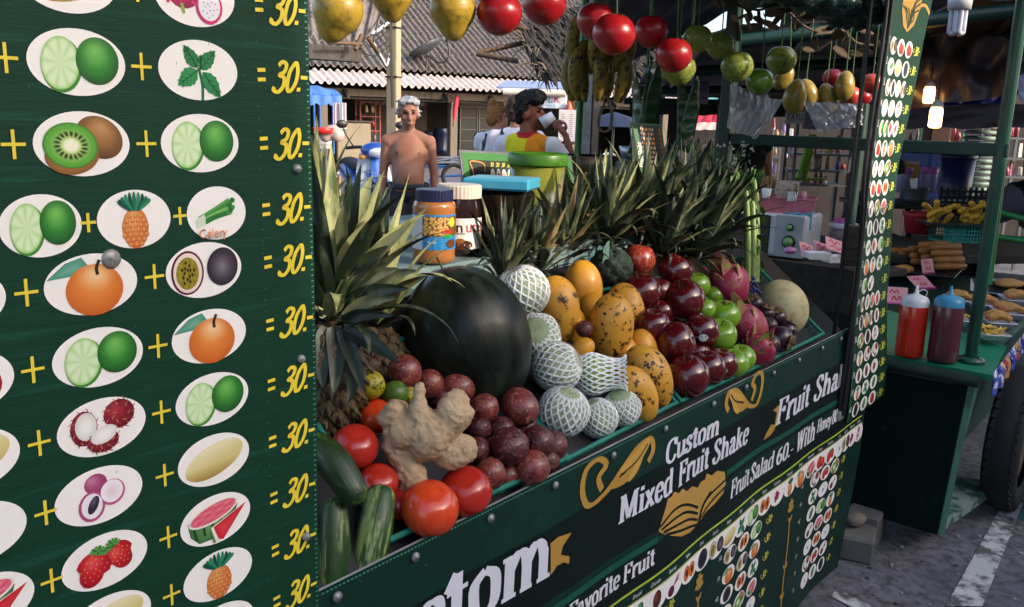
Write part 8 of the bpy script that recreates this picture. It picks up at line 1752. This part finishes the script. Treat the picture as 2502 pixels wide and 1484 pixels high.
t = thing('notice', 'small lilac notice lettered E FOR, R OF, ONLY behind the bean pods', 'sign', at(1717, 224, 7.0), (0, 0, fz)); b = M(); b.box((0, 0, 0), (.1, .008, .2), b=.002); b.build('board', mat('lilac_board', '#7a6a80', '#86768c', rough=.6), t, True)
p = Pr()
for k, s_ in enumerate(('E FOR', 'R OF', 'ONLY')): textmesh(p, s_, 0, .05-.055*k, .026, '#4a1c2c', 0, .8, 1, 'CENTER')
p.build('lettering', t, lambda q: (q[0], q[1]-.005, q[2]))
t = thing('notice', 'small white notice lettered TATU below the hanging mangoes', 'sign', at(1942, 288, 7.2), (0, 0, fz)); b = M(); b.box((0, 0, 0), (.16, .008, .1), b=.002); b.build('board', m_wh, t, True); p = Pr(); textmesh(p, 'TATU', 0, -.02, .05, '#24242a', 0, .8, 1, 'CENTER'); p.build('lettering', t, lambda q: (q[0], q[1]-.005, q[2]))
sheet4('awning', 'red and white shop awning seen between the bean pods and the green post', 'awning', ((1690, 262, 11), (1775, 262, 11), (1775, 302, 10.6), (1690, 302, 10.6)), mat('red_awning', '#a8182c', '#b8283a', rough=.6), .03, 16, 6); sheet4('awning', 'white lower edge of the red shop awning', 'awning', ((1690, 300, 10.58), (1775, 300, 10.58), (1775, 318, 10.55), (1690, 318, 10.55)), mat('pink_white_cloth', '#c8a8a4', '#d4b8b4', rough=.7), .02, 16, 4); sheet4('awning', 'turquoise shop board above the red awning', 'awning', ((1705, 222, 11.3), (1775, 218, 11.3), (1775, 258, 11.2), (1705, 258, 11.2)), mat('turquoise_board', '#4a9a9a', '#5aa8a6', rough=.6), .01, 8, 4)

# ------------------------------------------------------------------ milk stall, chairs in the middle distance
ms = thing('milk_stall', 'small milk drink stall with white awning and MILK sign behind the boy', 'stall', (pz(1320, 430, GZ).x, pz(1320, 430, GZ).y, GZ), (0, 0, fz-R(6)))
MSD = 15.0
def msl(x, y, o=0.0): q = at(x, y, MSD+o)-wloc(ms); Rz = Matrix.Rotation(-(fz-R(6)), 3, 'Z'); return Rz @ q
a_, c_ = msl(1218, 218), msl(1412, 222); b = M(); quad(b, (a_.x, a_.y-.3, a_.z), (c_.x, a_.y-.3, a_.z), (c_.x, a_.y+1.0, a_.z+.16), (a_.x, a_.y+1.0, a_.z+.16), .03); b.build('roof', mat('pale_blue_roof', '#7a86a4', '#8a96b0', rough=.5), ms, True)
b = M(); q = msl(1235, 226); q2 = msl(1385, 226); b.tube([(q.x, q.y-.32, q.z), (q2.x, q.y-.32, q.z)], .06, 10); b.build('rolled_awning', mat('cream_canvas', '#c8bcae', '#d4c8ba', rough=.8), ms, True)
q = msl(1312, 248); W = px2m(150, MSD); b = M(); b.box((q.x, q.y-.25, q.z), (W, .02, px2m(32, MSD)), b=.004); sg_ = b.build('sign_board', mat('sign_white', '#c8ccd4', '#d4d8de', rough=.5), ms, True)
p = Pr(); 
for ch, x, c in zip('MILK', (-.08, .1, .2, .3), ('#c83a5a', '#c88a3c', '#3a7ac0', '#c83a6a')): textmesh(p, ch, q.x+x, q.z-.02, .13, c, .1, 1.0, 1)
textmesh(p, 'yogurt 100%', q.x-.05, q.z-.105, .055, '#5a9ac0', .1, 1.0, 1); yy = q.y-.262; p.build('lettering', ms, lambda v: (v[0], yy+v[1]*4, v[2]))
for x in (1238, 1400): q = msl(x, 300); b = M(); b.box((q.x, q.y-.2, a_.z/2), (.06, .06, a_.z)); b.build('post', m_raw, ms, True)
q = msl(1330, 330); b = M(); b.box((q.x+.1, q.y+.1, .6), (1.1, .5, .95), b=.02); b.build('counter', mat('tan_board', '#8a7a64', '#9a8a74', rough=.7), ms, True)
q = msl(1390, 307); b = M(); b.box((q.x, q.y-.35, q.z), (px2m(45, MSD), .012, px2m(74, MSD)), b=.003); b.build('menu_poster', mat('pastel_poster', '#c4b8c4', '#ccc8b8', rough=.6, scale=3), ms, True); p = Pr()
for k in range(12):
    for s_ in (-1, 1): z = q.z+.18-.033*k; p.poly([(q.x+s_*.07-.05, z), (q.x+s_*.07-.05+.1*rng.uniform(.5, 1), z), (q.x+s_*.07, z+.008), (q.x+s_*.07-.05, z+.008)], '#6a5a6a', 1)
yy2 = q.y-.358; p.build('poster_text', ms, lambda v: (v[0], yy2+v[1]*4, v[2]))
q = msl(1393, 262); b = M(); b.lathe([(.02, -.12), (.07, -.1), (.05, .0), (.03, .06), (.0, .1)], 10, Matrix.Translation((q.x, q.y-.35, q.z))); b.build('orange_bottle', mat('orange_plastic', '#c8502c', rough=.4), ms, True)
m_wc = mat('white_chair_plastic', '#a8a8ae', '#b8b8be', rough=.4, scale=6)
for k, (x, y, d_, rz) in enumerate(((1392, 350, 17, 3.0), (1505, 372, 12, 2.6), (1478, 352, 18, 3.4))):
    q = at(x, y, d_); chair(('white plastic chair under the menu poster', 'clear-white plastic chair behind the steel post', 'white plastic chair further back by the steel post')[k], (q.x, q.y, GZ), fz+rz, m_wc)
q = at(1420, 385, 14); b = M(); b.X = Matrix.Translation((q.x, q.y, GZ)) @ Matrix.Rotation(fz, 4, 'Z'); b.box((0, 0, .74), (1.1, .6, .03), b=.01); t = tag(b.build('white_table', m_wc), 'white plastic table beside the milk stall', 'table')
for sx in (-1, 1):
    for sy in (-1, 1): b = M(); b.X = Matrix.Translation((q.x, q.y, GZ)) @ Matrix.Rotation(fz, 4, 'Z'); b.tube([(sx*.48, sy*.25, .73), (sx*.5, sy*.27, 0)], .02, 6); b.build('leg', m_wc, t)
q = at(1500, 290, 13.5); b = M(); b.lathe([(.02, .1), (.3, .02), (.62, -.12), (.6, -.13), (.28, .0), (0, .08)], 10, Matrix.Translation(q), True); t = tag(b.build('market_parasol', mat('navy_cloth', '#141c34', '#1c2644', rough=.7)), 'dark navy parasol behind the rope loop', 'parasol'); b = M(); b.tube([q+Vector((0, 0, .1)), (q.x, q.y, GZ)], .02, 6); b.build('pole', m_steel, t)
q = at(1545, 385, 8); b = M(); b.lathe([(0, 0), (.1, 0), (.13, .1), (.12, .1), (0, .01)], 20, Matrix.Translation(q)); tag(b.build('metal_bowl', m_al), 'metal bowl on the table behind the pods', 'bowl')
q = at(1545, 420, 8.2); b = M(); b.box((q.x, q.y, q.z-.03), (1.6, .7, .05), fz, .01); tag(b.build('blue_table', mat('teal_table', '#1c4a5a', '#245868', rough=.5)), 'teal blue table behind the dark pan', 'table')

# ------------------------------------------------------------------ people
m_skin = mat_col('skin', rough=.6, spec=.22, sss=.12, bump=.06, bscale=120); m_cloth = mat_col('cloth_colours', rough=.85, spec=.2, bump=.25, bscale=60)
def figure(lab, P, rz, H, skin, hair, hairfn, yaw=0, nod=0, arms=(), shirt=None, sleeve=.5, pants='#34343e', bend=0, seat=False, belly=0, vox=.008, face=None, slim=1.0, tank=False):
    """one person; local -y is where the body faces, z up, feet at the origin"""
    k = H/1.7; t = thing('person', lab, 'person', P, (0, 0, rz))
    RB = Matrix.Rotation(bend, 3, 'X'); piv = Vector((0, 0, .93))
    def up(v): v = Vector(v); return ((RB @ (v-piv))+piv)*k
    HC = Vector((0, -.015, 1.565)); RH = Matrix.Rotation(yaw, 3, 'Z') @ Matrix.Rotation(nod, 3, 'X')
    def hd(v): return up(HC+RH @ Vector(v))
    def chain(b, pts, rs, n=5, s_=1.0):
        for i in range(len(pts)-1):
            for j in range(n+1): f_ = j/n; b.ball(Vector(pts[i]).lerp(Vector(pts[i+1]), f_), (rs[i]+(rs[i+1]-rs[i])*f_)*k*s_, 12, 8)
    tors = [(.93, .15, .11, 0), (1.02, .142, .108+belly*.8, -belly*.5), (1.1, .14, .108+belly, -belly*.7), (1.19, .146, .108+belly*.3, -belly*.2), (1.28, .155, .11, 0), (1.35, .148, .09, .01), (1.4, .11, .07, .015)]
    def torso(b, s_=1.0, lo=0):
        C = catmull([(q[1], q[2], q[3]) for q in tors], 3); Z = interp([q[0] for q in tors], 3); sec = [(.05, .04, 0, Z[0]-.07)]+[(c.x, c.y, c.z, z) for c, z in zip(C, Z)]+[(.05, .04, .015, 1.43)]
        b.grid(lambda u, v: (lambda q: up((q[0]*slim*s_*math.cos(2*math.pi*u), q[2]+q[1]*s_*math.sin(2*math.pi*u), q[3])))(sec[round(v*(len(sec)-1))]), 24, len(sec)-1)
        for q in (sec[0], sec[-1]): b.ball(up((0, q[2], q[3])), (.06*slim*k*s_, .05*k*s_, .03*k), 10, 6, RB)
        for q in (-1, 1):
            b.tube([up((q*.03, .015, 1.405)), up((q*.1*slim, .015, 1.375)), up((q*.17*slim, .01, 1.345))], [.05*k*s_, .056*k*s_, .056*k*s_], 12); b.ball(up((q*.17*slim, .01, 1.345)), .057*k*s_, 12, 8); b.ball(up((q*.125*slim, .02, 1.25)), (.05*k*s_, .07*k*s_, .1*k), 12, 8)
    b = M(); torso(b)
    b.tube([up((0, .02, 1.36)), up((0, .01, 1.43)), hd((0, .02, -.07))], [.062*k, .052*k, .05*k], 12)
    b.ball(hd((0, .018, .025)), (.073*k, .09*k, .092*k), 20, 14, RB @ RH); b.ball(hd((0, -.022, -.05)), (.054*k, .06*k, .066*k), 16, 12, RB @ RH); b.ball(hd((0, -.03, -.095)), (.03*k, .034*k, .026*k), 12, 8)
    b.tube([hd((0, -.078, .02)), hd((0, -.098, -.03))], [.009*k, .0155*k], 8); b.ball(hd((0, -.092, -.036)), (.019*k, .014*k, .011*k), 10, 6)
    for q in (-1, 1):
        b.ball(hd((q*.074, .018, -.012)), (.012*k, .024*k, .034*k), 10, 8, RB @ RH); b.ball(hd((q*.03, -.066, .034)), (.024*k, .014*k, .01*k), 10, 6); b.ball(hd((q*.036, -.056, -.028)), (.022*k, .018*k, .02*k), 10, 6)
    b.ball(hd((0, -.082, -.064)), (.026*k, .01*k, .007*k), 10, 6); b.ball(hd((0, -.08, -.077)), (.022*k, .01*k, .007*k), 10, 6)
    AR = []
    for sx, el, wr, fd in arms:
        S, E_, W_ = up((sx*.185*slim, .01, 1.355)), Vector(el)*k, Vector(wr)*k; AR.append((S, E_, W_))
        chain(b, [S, S.lerp(E_, .5), E_], [.05, .043, .036]); chain(b, [E_, E_.lerp(W_, .35), W_], [.037, .036, .024])
        fdv = Vector(fd).normalized(); sd_ = fdv.cross(Vector((0, 1, .2))).normalized(); C = W_+fdv*.045*k; b.ball(C, (.034*k, .02*k, .045*k), 12, 8, align(fdv))
        cr = fdv.cross(sd_)
        for f_ in range(4):
            o = C+fdv*.035*k+sd_*(f_-1.5)*.018*k; ln = (.07, .08, .075, .06)[f_]*k; b.tube([o, o+fdv*ln*.5+cr*.006*k, o+fdv*ln*.85+cr*.03*k], [.0105*k, .0095*k, .007*k], 8)
        o = C+sd_*.03*k-fdv*.015*k; b.tube([o, o+(sd_*.4+fdv)*.035*k, o+(sd_*.2+fdv)*.06*k], [.012*k, .011*k, .008*k], 8)
    if seat: legs = [[(q*.09, 0, .93), (q*.11, -.42, .95), (q*.11, -.44, .5), (q*.11, -.4, .46)] for q in (-1, 1)]
    else: legs = [[(q*.085, 0, .9), (q*.095, -.01, .5), (q*.1, .02, .08), (q*.1, .0, .05)] for q in (-1, 1)]
    legs = [[Vector(v)*k for v in l] for l in legs]
    for l in legs:
        chain(b, l[:3], [.09, .056, .036]); b.tube([l[3]+Vector((0, .06, -.02))*k, l[3]+Vector((0, -.06, -.02))*k, l[3]+Vector((0, -.16, -.03))*k], [.032*k, .038*k, .026*k], 10)
    inv = (RB @ RH).transposed()
    def loc_head(co): return inv @ (co/k-piv-RB @ (HC-piv))
    def skincol(co, n):
        c = skin; v = loc_head(co); tv = RB.transposed() @ (co/k-piv)+piv
        if v.length < .16:
            x = abs(v.x)
            if v.y < -.045:
                if ((x-.031)/.016)**2+((v.z-.012)/.0085)**2 < 1: return '#1c120e'  # eye ellipse enlarged and dark, so it carries the eye shadow as well
                if ((x-.032)/.022)**2+((v.z-.036+.12*(x-.03))/.006)**2 < 1: return '#4a4442' if face else '#1c1410'
                if x < .027 and abs(v.z+.071) < .006: return mixc(skin, '#7a3a34', .6)
                if face == 'old' and x < .036 and -.066 < v.z < -.05: return mixc(skin, '#6a625e', .4)
                if face == 'old' and x < .02 and v.z < -.088: return mixc(skin, '#8a8480', .5)
                c = mixc(c, '#5a2c20', .25*max(0, 1-abs(v.z-.012)/.02)) if x > .015 else c  # band at eye level: socket shade put into the skin colour
        elif shirt is None:
            for q in (-1, 1):
                if (Vector((tv.x-q*.088, tv.z-1.262))).length < .012 and n.y < 0: return mixc(skin, '#4a2018', .75)
            if Vector((tv.x, (tv.z-1.05)*.8)).length < .011 and n.y < 0: return mixc(skin, '#3a1810', .7)
            c = mixc(c, '#7a3c28', .35*max(0, 1-abs(tv.x)/.07)*max(0, 1-abs(tv.z-1.3)/.13))
            c = mixc(c, '#6a3a28', .3*max(0, 1-abs(tv.z-1.245)/.015)*(.04 < abs(tv.x) < .13))  # crease under the chest muscles, its shade painted into the skin
        return mixc(c, '#5a3424', .25*max(0, noise.noise(co*9)))
    put('body', fuse(b, 'body', m_skin, vox, 9, (0, 0, 0), None, skincol), t)
    hb = M()
    for x, y, z, r_ in hairfn: hb.ball(hd((x, y, z)), (r_[0]*k, r_[1]*k, r_[2]*k), 14, 10, RB @ RH)
    hr = random.Random(len(lab))
    for i in range(90):
        x, y, z, r_ = hr.choice(hairfn); v = Vector((hr.gauss(0, 1), hr.gauss(.3, 1), hr.gauss(.4, .8))).normalized(); q = Vector((x+v.x*r_[0]*.9, y+v.y*r_[1]*.9, z+v.z*r_[2]*.9)); hb.tube([hd(q), hd(q+v*.012+Vector((hr.gauss(0, .008), 0, -.004))), hd(q+v*.016+Vector((hr.gauss(0, .014), .006, -.012)))], [.009*k, .007*k, .004*k], 5)
    put('hair', fuse(hb, 'hair', mat('hair'+hair, hair, mixc(hair, '#ffffff', .05), rough=.75, spec=.25, scale=50, bump=.6, bscale=160), vox, 1, (0, 0, 0), lambda co, n: co+n*(.005*noise.noise(Vector((co.x*90, co.y*90, co.z*30)))+.004*noise.noise(co*120))), t)
    pb = M(); pb.ball(Vector((0, 0, .96 if not seat else .94))*k, (.168*slim*k, .13*k, .085*k), 18, 10)
    for l in legs:
        for i, (a, c, r0, r1) in enumerate(((l[0], l[1], .108, .095), (l[1], l[2], .09, .075))):
            if i == 1 and pants[0] == 's': continue
            for j in range(9): pb.ball(a.lerp(c, j/8), (r0+(r1-r0)*j/8)*k, 12, 8)
    pc = pants.lstrip('s'); put('shorts' if pants[0] == 's' else 'trousers', fuse(pb, 'trousers', mat('cloth'+pc, pc, mixc(pc, '#000000', .25), rough=.85, scale=9), .011, 2, (0, 0, 0), lambda co, n: co+n*.008*noise.noise(Vector((co.x*26, co.y*26, co.z*9)))), t)
    if shirt:
        sb = M(); torso(sb, 1.12, .9 if not tank else .9)
        if not tank:
            for S, E_, W_ in AR: chain(sb, [S, S.lerp(E_, sleeve)], [.072, .066])
            sb.tube([up((0, .015, 1.36)), up((0, .012, 1.415))], [.085*k, .066*k], 14)
        put('shirt', fuse(sb, 'shirt', m_cloth, max(.008, vox), 3, (0, 0, 0), lambda co, n: co+n*.007*noise.noise(Vector((co.x*16, co.y*16, co.z*7))), (lambda co, n: shirt(RB.transposed() @ (co/k-piv)+piv, n)) if callable(shirt) else (lambda co, n: shirt)), t)
    return t, k, up, hd
def on_ground(x, d_): q = at(x, 330, d_); return Vector((q.x, q.y, GZ))
OLD = [(0, .035, .065, (.082, .09, .07)), (0, .06, .02, (.083, .07, .08)), (-.045, -.01, .088, (.042, .055, .03)), (.045, -.01, .088, (.042, .055, .03)), (0, -.03, .098, (.05, .045, .022)), (-.072, .03, .01, (.016, .03, .04)), (.072, .03, .01, (.016, .03, .04)), (.02, .0, .11, (.05, .06, .025))]
P = on_ground(998, 6.6); Ht = at(995, 229, 6.6).z-GZ-.02
t, k, up, hd = figure('bare-chested grey-haired man in dark grey shorts standing with arms hanging', P, fz+R(4), Ht, '#8c6250', '#8a8a8e', OLD, R(10), R(6), [(-1, (-.2, .02, 1.09), (-.195, -.03, .86), (.06, -.05, -1)), (1, (.205, .03, 1.09), (.215, -.02, .86), (-.02, -.05, -1))], None, .5, 's#2c2c34', 0, False, .035, .0062, 'old', .9)
b = M(); b.tube([Vector((-.196, -.022, .895))*k, Vector((-.195, -.028, .872))*k], .033*k, 14); b.build('wristband', mat('white_band', '#b8b4b0', rough=.4), t, True)
b = M(); b.lathe([(.148*k, .0), (.158*k, .01), (.158*k, .035), (.148*k, .045)], 26, Matrix.Translation(Vector((0, -.008, .985))*k) @ Matrix.Diagonal((1.08, .95, 1, 1))); b.build('waistband', mat('dark_waistband', '#24242a', '#2e2e36', rough=.9), t, True)
# boy drinking from a cup
BOY = [(0, .025, .08, (.076, .084, .062)), (0, .05, .02, (.077, .06, .075)), (0, .062, -.04, (.055, .04, .04)), (-.05, -.03, .085, (.04, .05, .04)), (.05, -.03, .085, (.04, .05, .04)), (0, -.06, .1, (.045, .035, .03)), (0, -.02, .125, (.06, .07, .03)), (-.07, .03, .025, (.014, .03, .035)), (.07, .03, .025, (.014, .03, .035))]
def boyshirt(v, n):
    x, z = -v.x, v.z
    if z > 1.385 and math.hypot(x, v.y-.012) < .074: return '#a01c24'
    if n.y > -.1 and abs(x) < .17:
        if abs(math.hypot(x-.06, (z-1.2))-.02) < .004: return '#5a3c10'
        if x < .012+.14*(z-1.22)*.6 and x > -.13:
            if abs(x+.07) < .035 and z < 1.3: return mixc('#6a6424', '#c8c02c', .5+.5*math.sin(z*90))
            return '#c8bc1c'
        if -.02 < x < .15: return '#c87c1c' if abs((x-.02)-(z-1.1)*.6) > .006 else '#4a2c10'
    if abs(x) > .19 and abs(math.hypot((v.y+.0)*1.0, (z-1.27))-.045) < .009: return '#5a4468'
    if abs(x) > .19 and math.hypot(v.y, z-1.26) < .028: return mixc('#c8c0cc', '#5a4468', .5+.5*math.sin(v.y*300+z*200))
    return '#c8c4c4'
P = on_ground(1292, 5.5); Ht = at(1297, 213, 5.5).z-GZ-.03
t, k, up, hd = figure('boy in a white, yellow and orange T-shirt drinking from a white cup', P, fz+R(155), Ht, '#7a4a34', '#12100f', BOY, R(-75), R(2), [(-1, (-.31, -.06, 1.17), (-.2, -.14, 1.43), (.6, -.2, .6)), (1, (.23, -.05, 1.08), (.2, -.2, .95), (0, -.5, -1))], boyshirt, .55, '#2c3444', 0, False, 0, .007, None, .9)
# the raised arm is on the picture's right: cup in that hand
Rz = Matrix.Rotation(fz+R(155), 3, 'Z').transposed(); cpos = Rz @ (at(1338, 292, 5.42)-P)
cd = (Rz @ (_r*.55+_u*.35-_f*.1)).normalized(); b = M(); b.lathe([(.0, .045), (.028, .045), (.04, -.045), (.037, -.045), (.024, .04), (0, .04)], 20, Matrix.Translation(P+Rz.transposed() @ cpos) @ align(Rz.transposed() @ cd).to_4x4()); tag(b.build('paper_cup', mat('white_cup', '#d4d4d8')), 'white paper cup tilted at the lips of the boy', 'cup')
# woman with a bun and a black backpack
BUN = [(0, .03, .06, (.084, .094, .078)), (0, .07, .0, (.08, .06, .085)), (0, .06, .15, (.05, .05, .045)), (0, .05, .115, (.04, .04, .03)), (-.07, .02, .02, (.016, .04, .05)), (.07, .02, .02, (.016, .04, .05)), (0, -.045, .09, (.06, .04, .035))]
def wshirt(v, n): return '#c8c4ca'
P = on_ground(1215, 8.4); Ht = at(1212, 256, 8.4).z-GZ
t, k, up, hd = figure('woman with a blonde-brown hair bun and white top, seen from behind', P, fz+R(165), Ht, '#b8806a', '#80562e', BUN, R(-55), 0, [(-1, (-.22, -.02, 1.09), (-.2, -.12, .9), (0, -.4, -1)), (1, (.22, -.02, 1.09), (.2, -.12, .9), (0, -.4, -1))], wshirt, .25, '#2c3040', 0, False, 0, .012, None, .9)
b = M(); c = Vector((-.02, .17, 1.18))*k; b.ball(c, (.14, .09, .2), 18, 12); b.ball(c+Vector((0, .02, .13)), (.12, .08, .08), 14, 10); b.ball(c+Vector((0, .07, -.08)), (.1, .05, .09), 14, 10)
for q in (-1, 1): b.tube(catmull([c+Vector((q*.09, -.04, .15)), Vector((q*.11, .0, 1.42))*k, Vector((q*.12, -.12, 1.3))*k], 5), .02, 8)
bk_ = put('backpack', fuse(b, 'backpack', mat('black_nylon', '#121318', '#1e2028', rough=.6, scale=9), .012, 2), None, P, (0, 0, fz+R(165))); tag(bk_, 'black backpack worn by the woman with the hair bun', 'backpack')
# companion in white behind the boy
P = on_ground(1262, 7.2); Ht = at(1275, 236, 7.2).z-GZ
t, k, up, hd = figure('person in a white T-shirt with a dark shoulder strap, mostly hidden behind the boy', P, fz+R(170), Ht, '#b07a64', '#3a2a20', BOY, R(-30), 0, [(-1, (-.23, -.02, 1.09), (-.2, -.1, .88), (0, -.3, -1)), (1, (.23, -.02, 1.09), (.2, -.12, .9), (0, -.3, -1))], '#c8c4cc', .6, '#20242c', 0, False, 0, .014)
b = M(); b.tube(catmull([Vector((.1, -.13, 1.25))*k, Vector((.11, .0, 1.43))*k, Vector((.09, .12, 1.3))*k, Vector((.0, .14, 1.0))*k], 6), .02, 8, True, .5); b.build('strap', m_black, t, True)
# right side: customer in a black tank top, seated man, stooping man
P = on_ground(1832, 8.0); Ht = at(1832, 268, 8.0).z-GZ
figure('person in a black tank top seen from behind, below the clear plastic bag', P, fz+R(178), Ht, '#b07a66', '#2c2018', BUN[:2], 0, .2, [(-1, (-.22, -.02, 1.09), (-.2, -.12, .9), (0, -.4, -1)), (1, (.22, -.02, 1.09), (.2, -.12, .9), (0, -.4, -1))], lambda v, n: '#141418', .5, '#22242c', 0, False, 0, .014, None, .95, True)
q = at(2078, 432, 6.2); HtS = 1.68; P = Vector((q.x-.12, q.y-.05, q.z-1.565*HtS/1.7+.06))
figure('dark-haired man in a dark shirt sitting behind the microwave, looking right', P, fz+R(60), HtS, '#5a3628', '#0f0d0d', BOY, R(8), R(18), [(-1, (-.25, -.12, 1.12), (-.15, -.36, 1.1), (.2, -1, 0)), (1, (.25, -.12, 1.12), (.15, -.36, 1.08), (-.2, -1, 0))], '#12141c', .6, '#1c1c24', .3, True, 0, .011)
q = at(2400, 455, 6.3); P = Vector((q.x-.1, q.y, q.z-1.12))
figure('person in a grey shirt and dark cap stooping over the table at the far right', P, fz+R(80), 1.68, '#5a3a2c', '#14141a', BOY, 0, -.2, [(-1, (-.24, -.42, .86), (-.15, -.6, .72), (.1, -.6, -1)), (1, (.24, -.42, .86), (.15, -.62, .72), (-.1, -.6, -1))], lambda v, n: '#16161c' if v.z > 1.22 else '#6a6874', .6, '#1a1a22', 1.15, False, 0, .014)
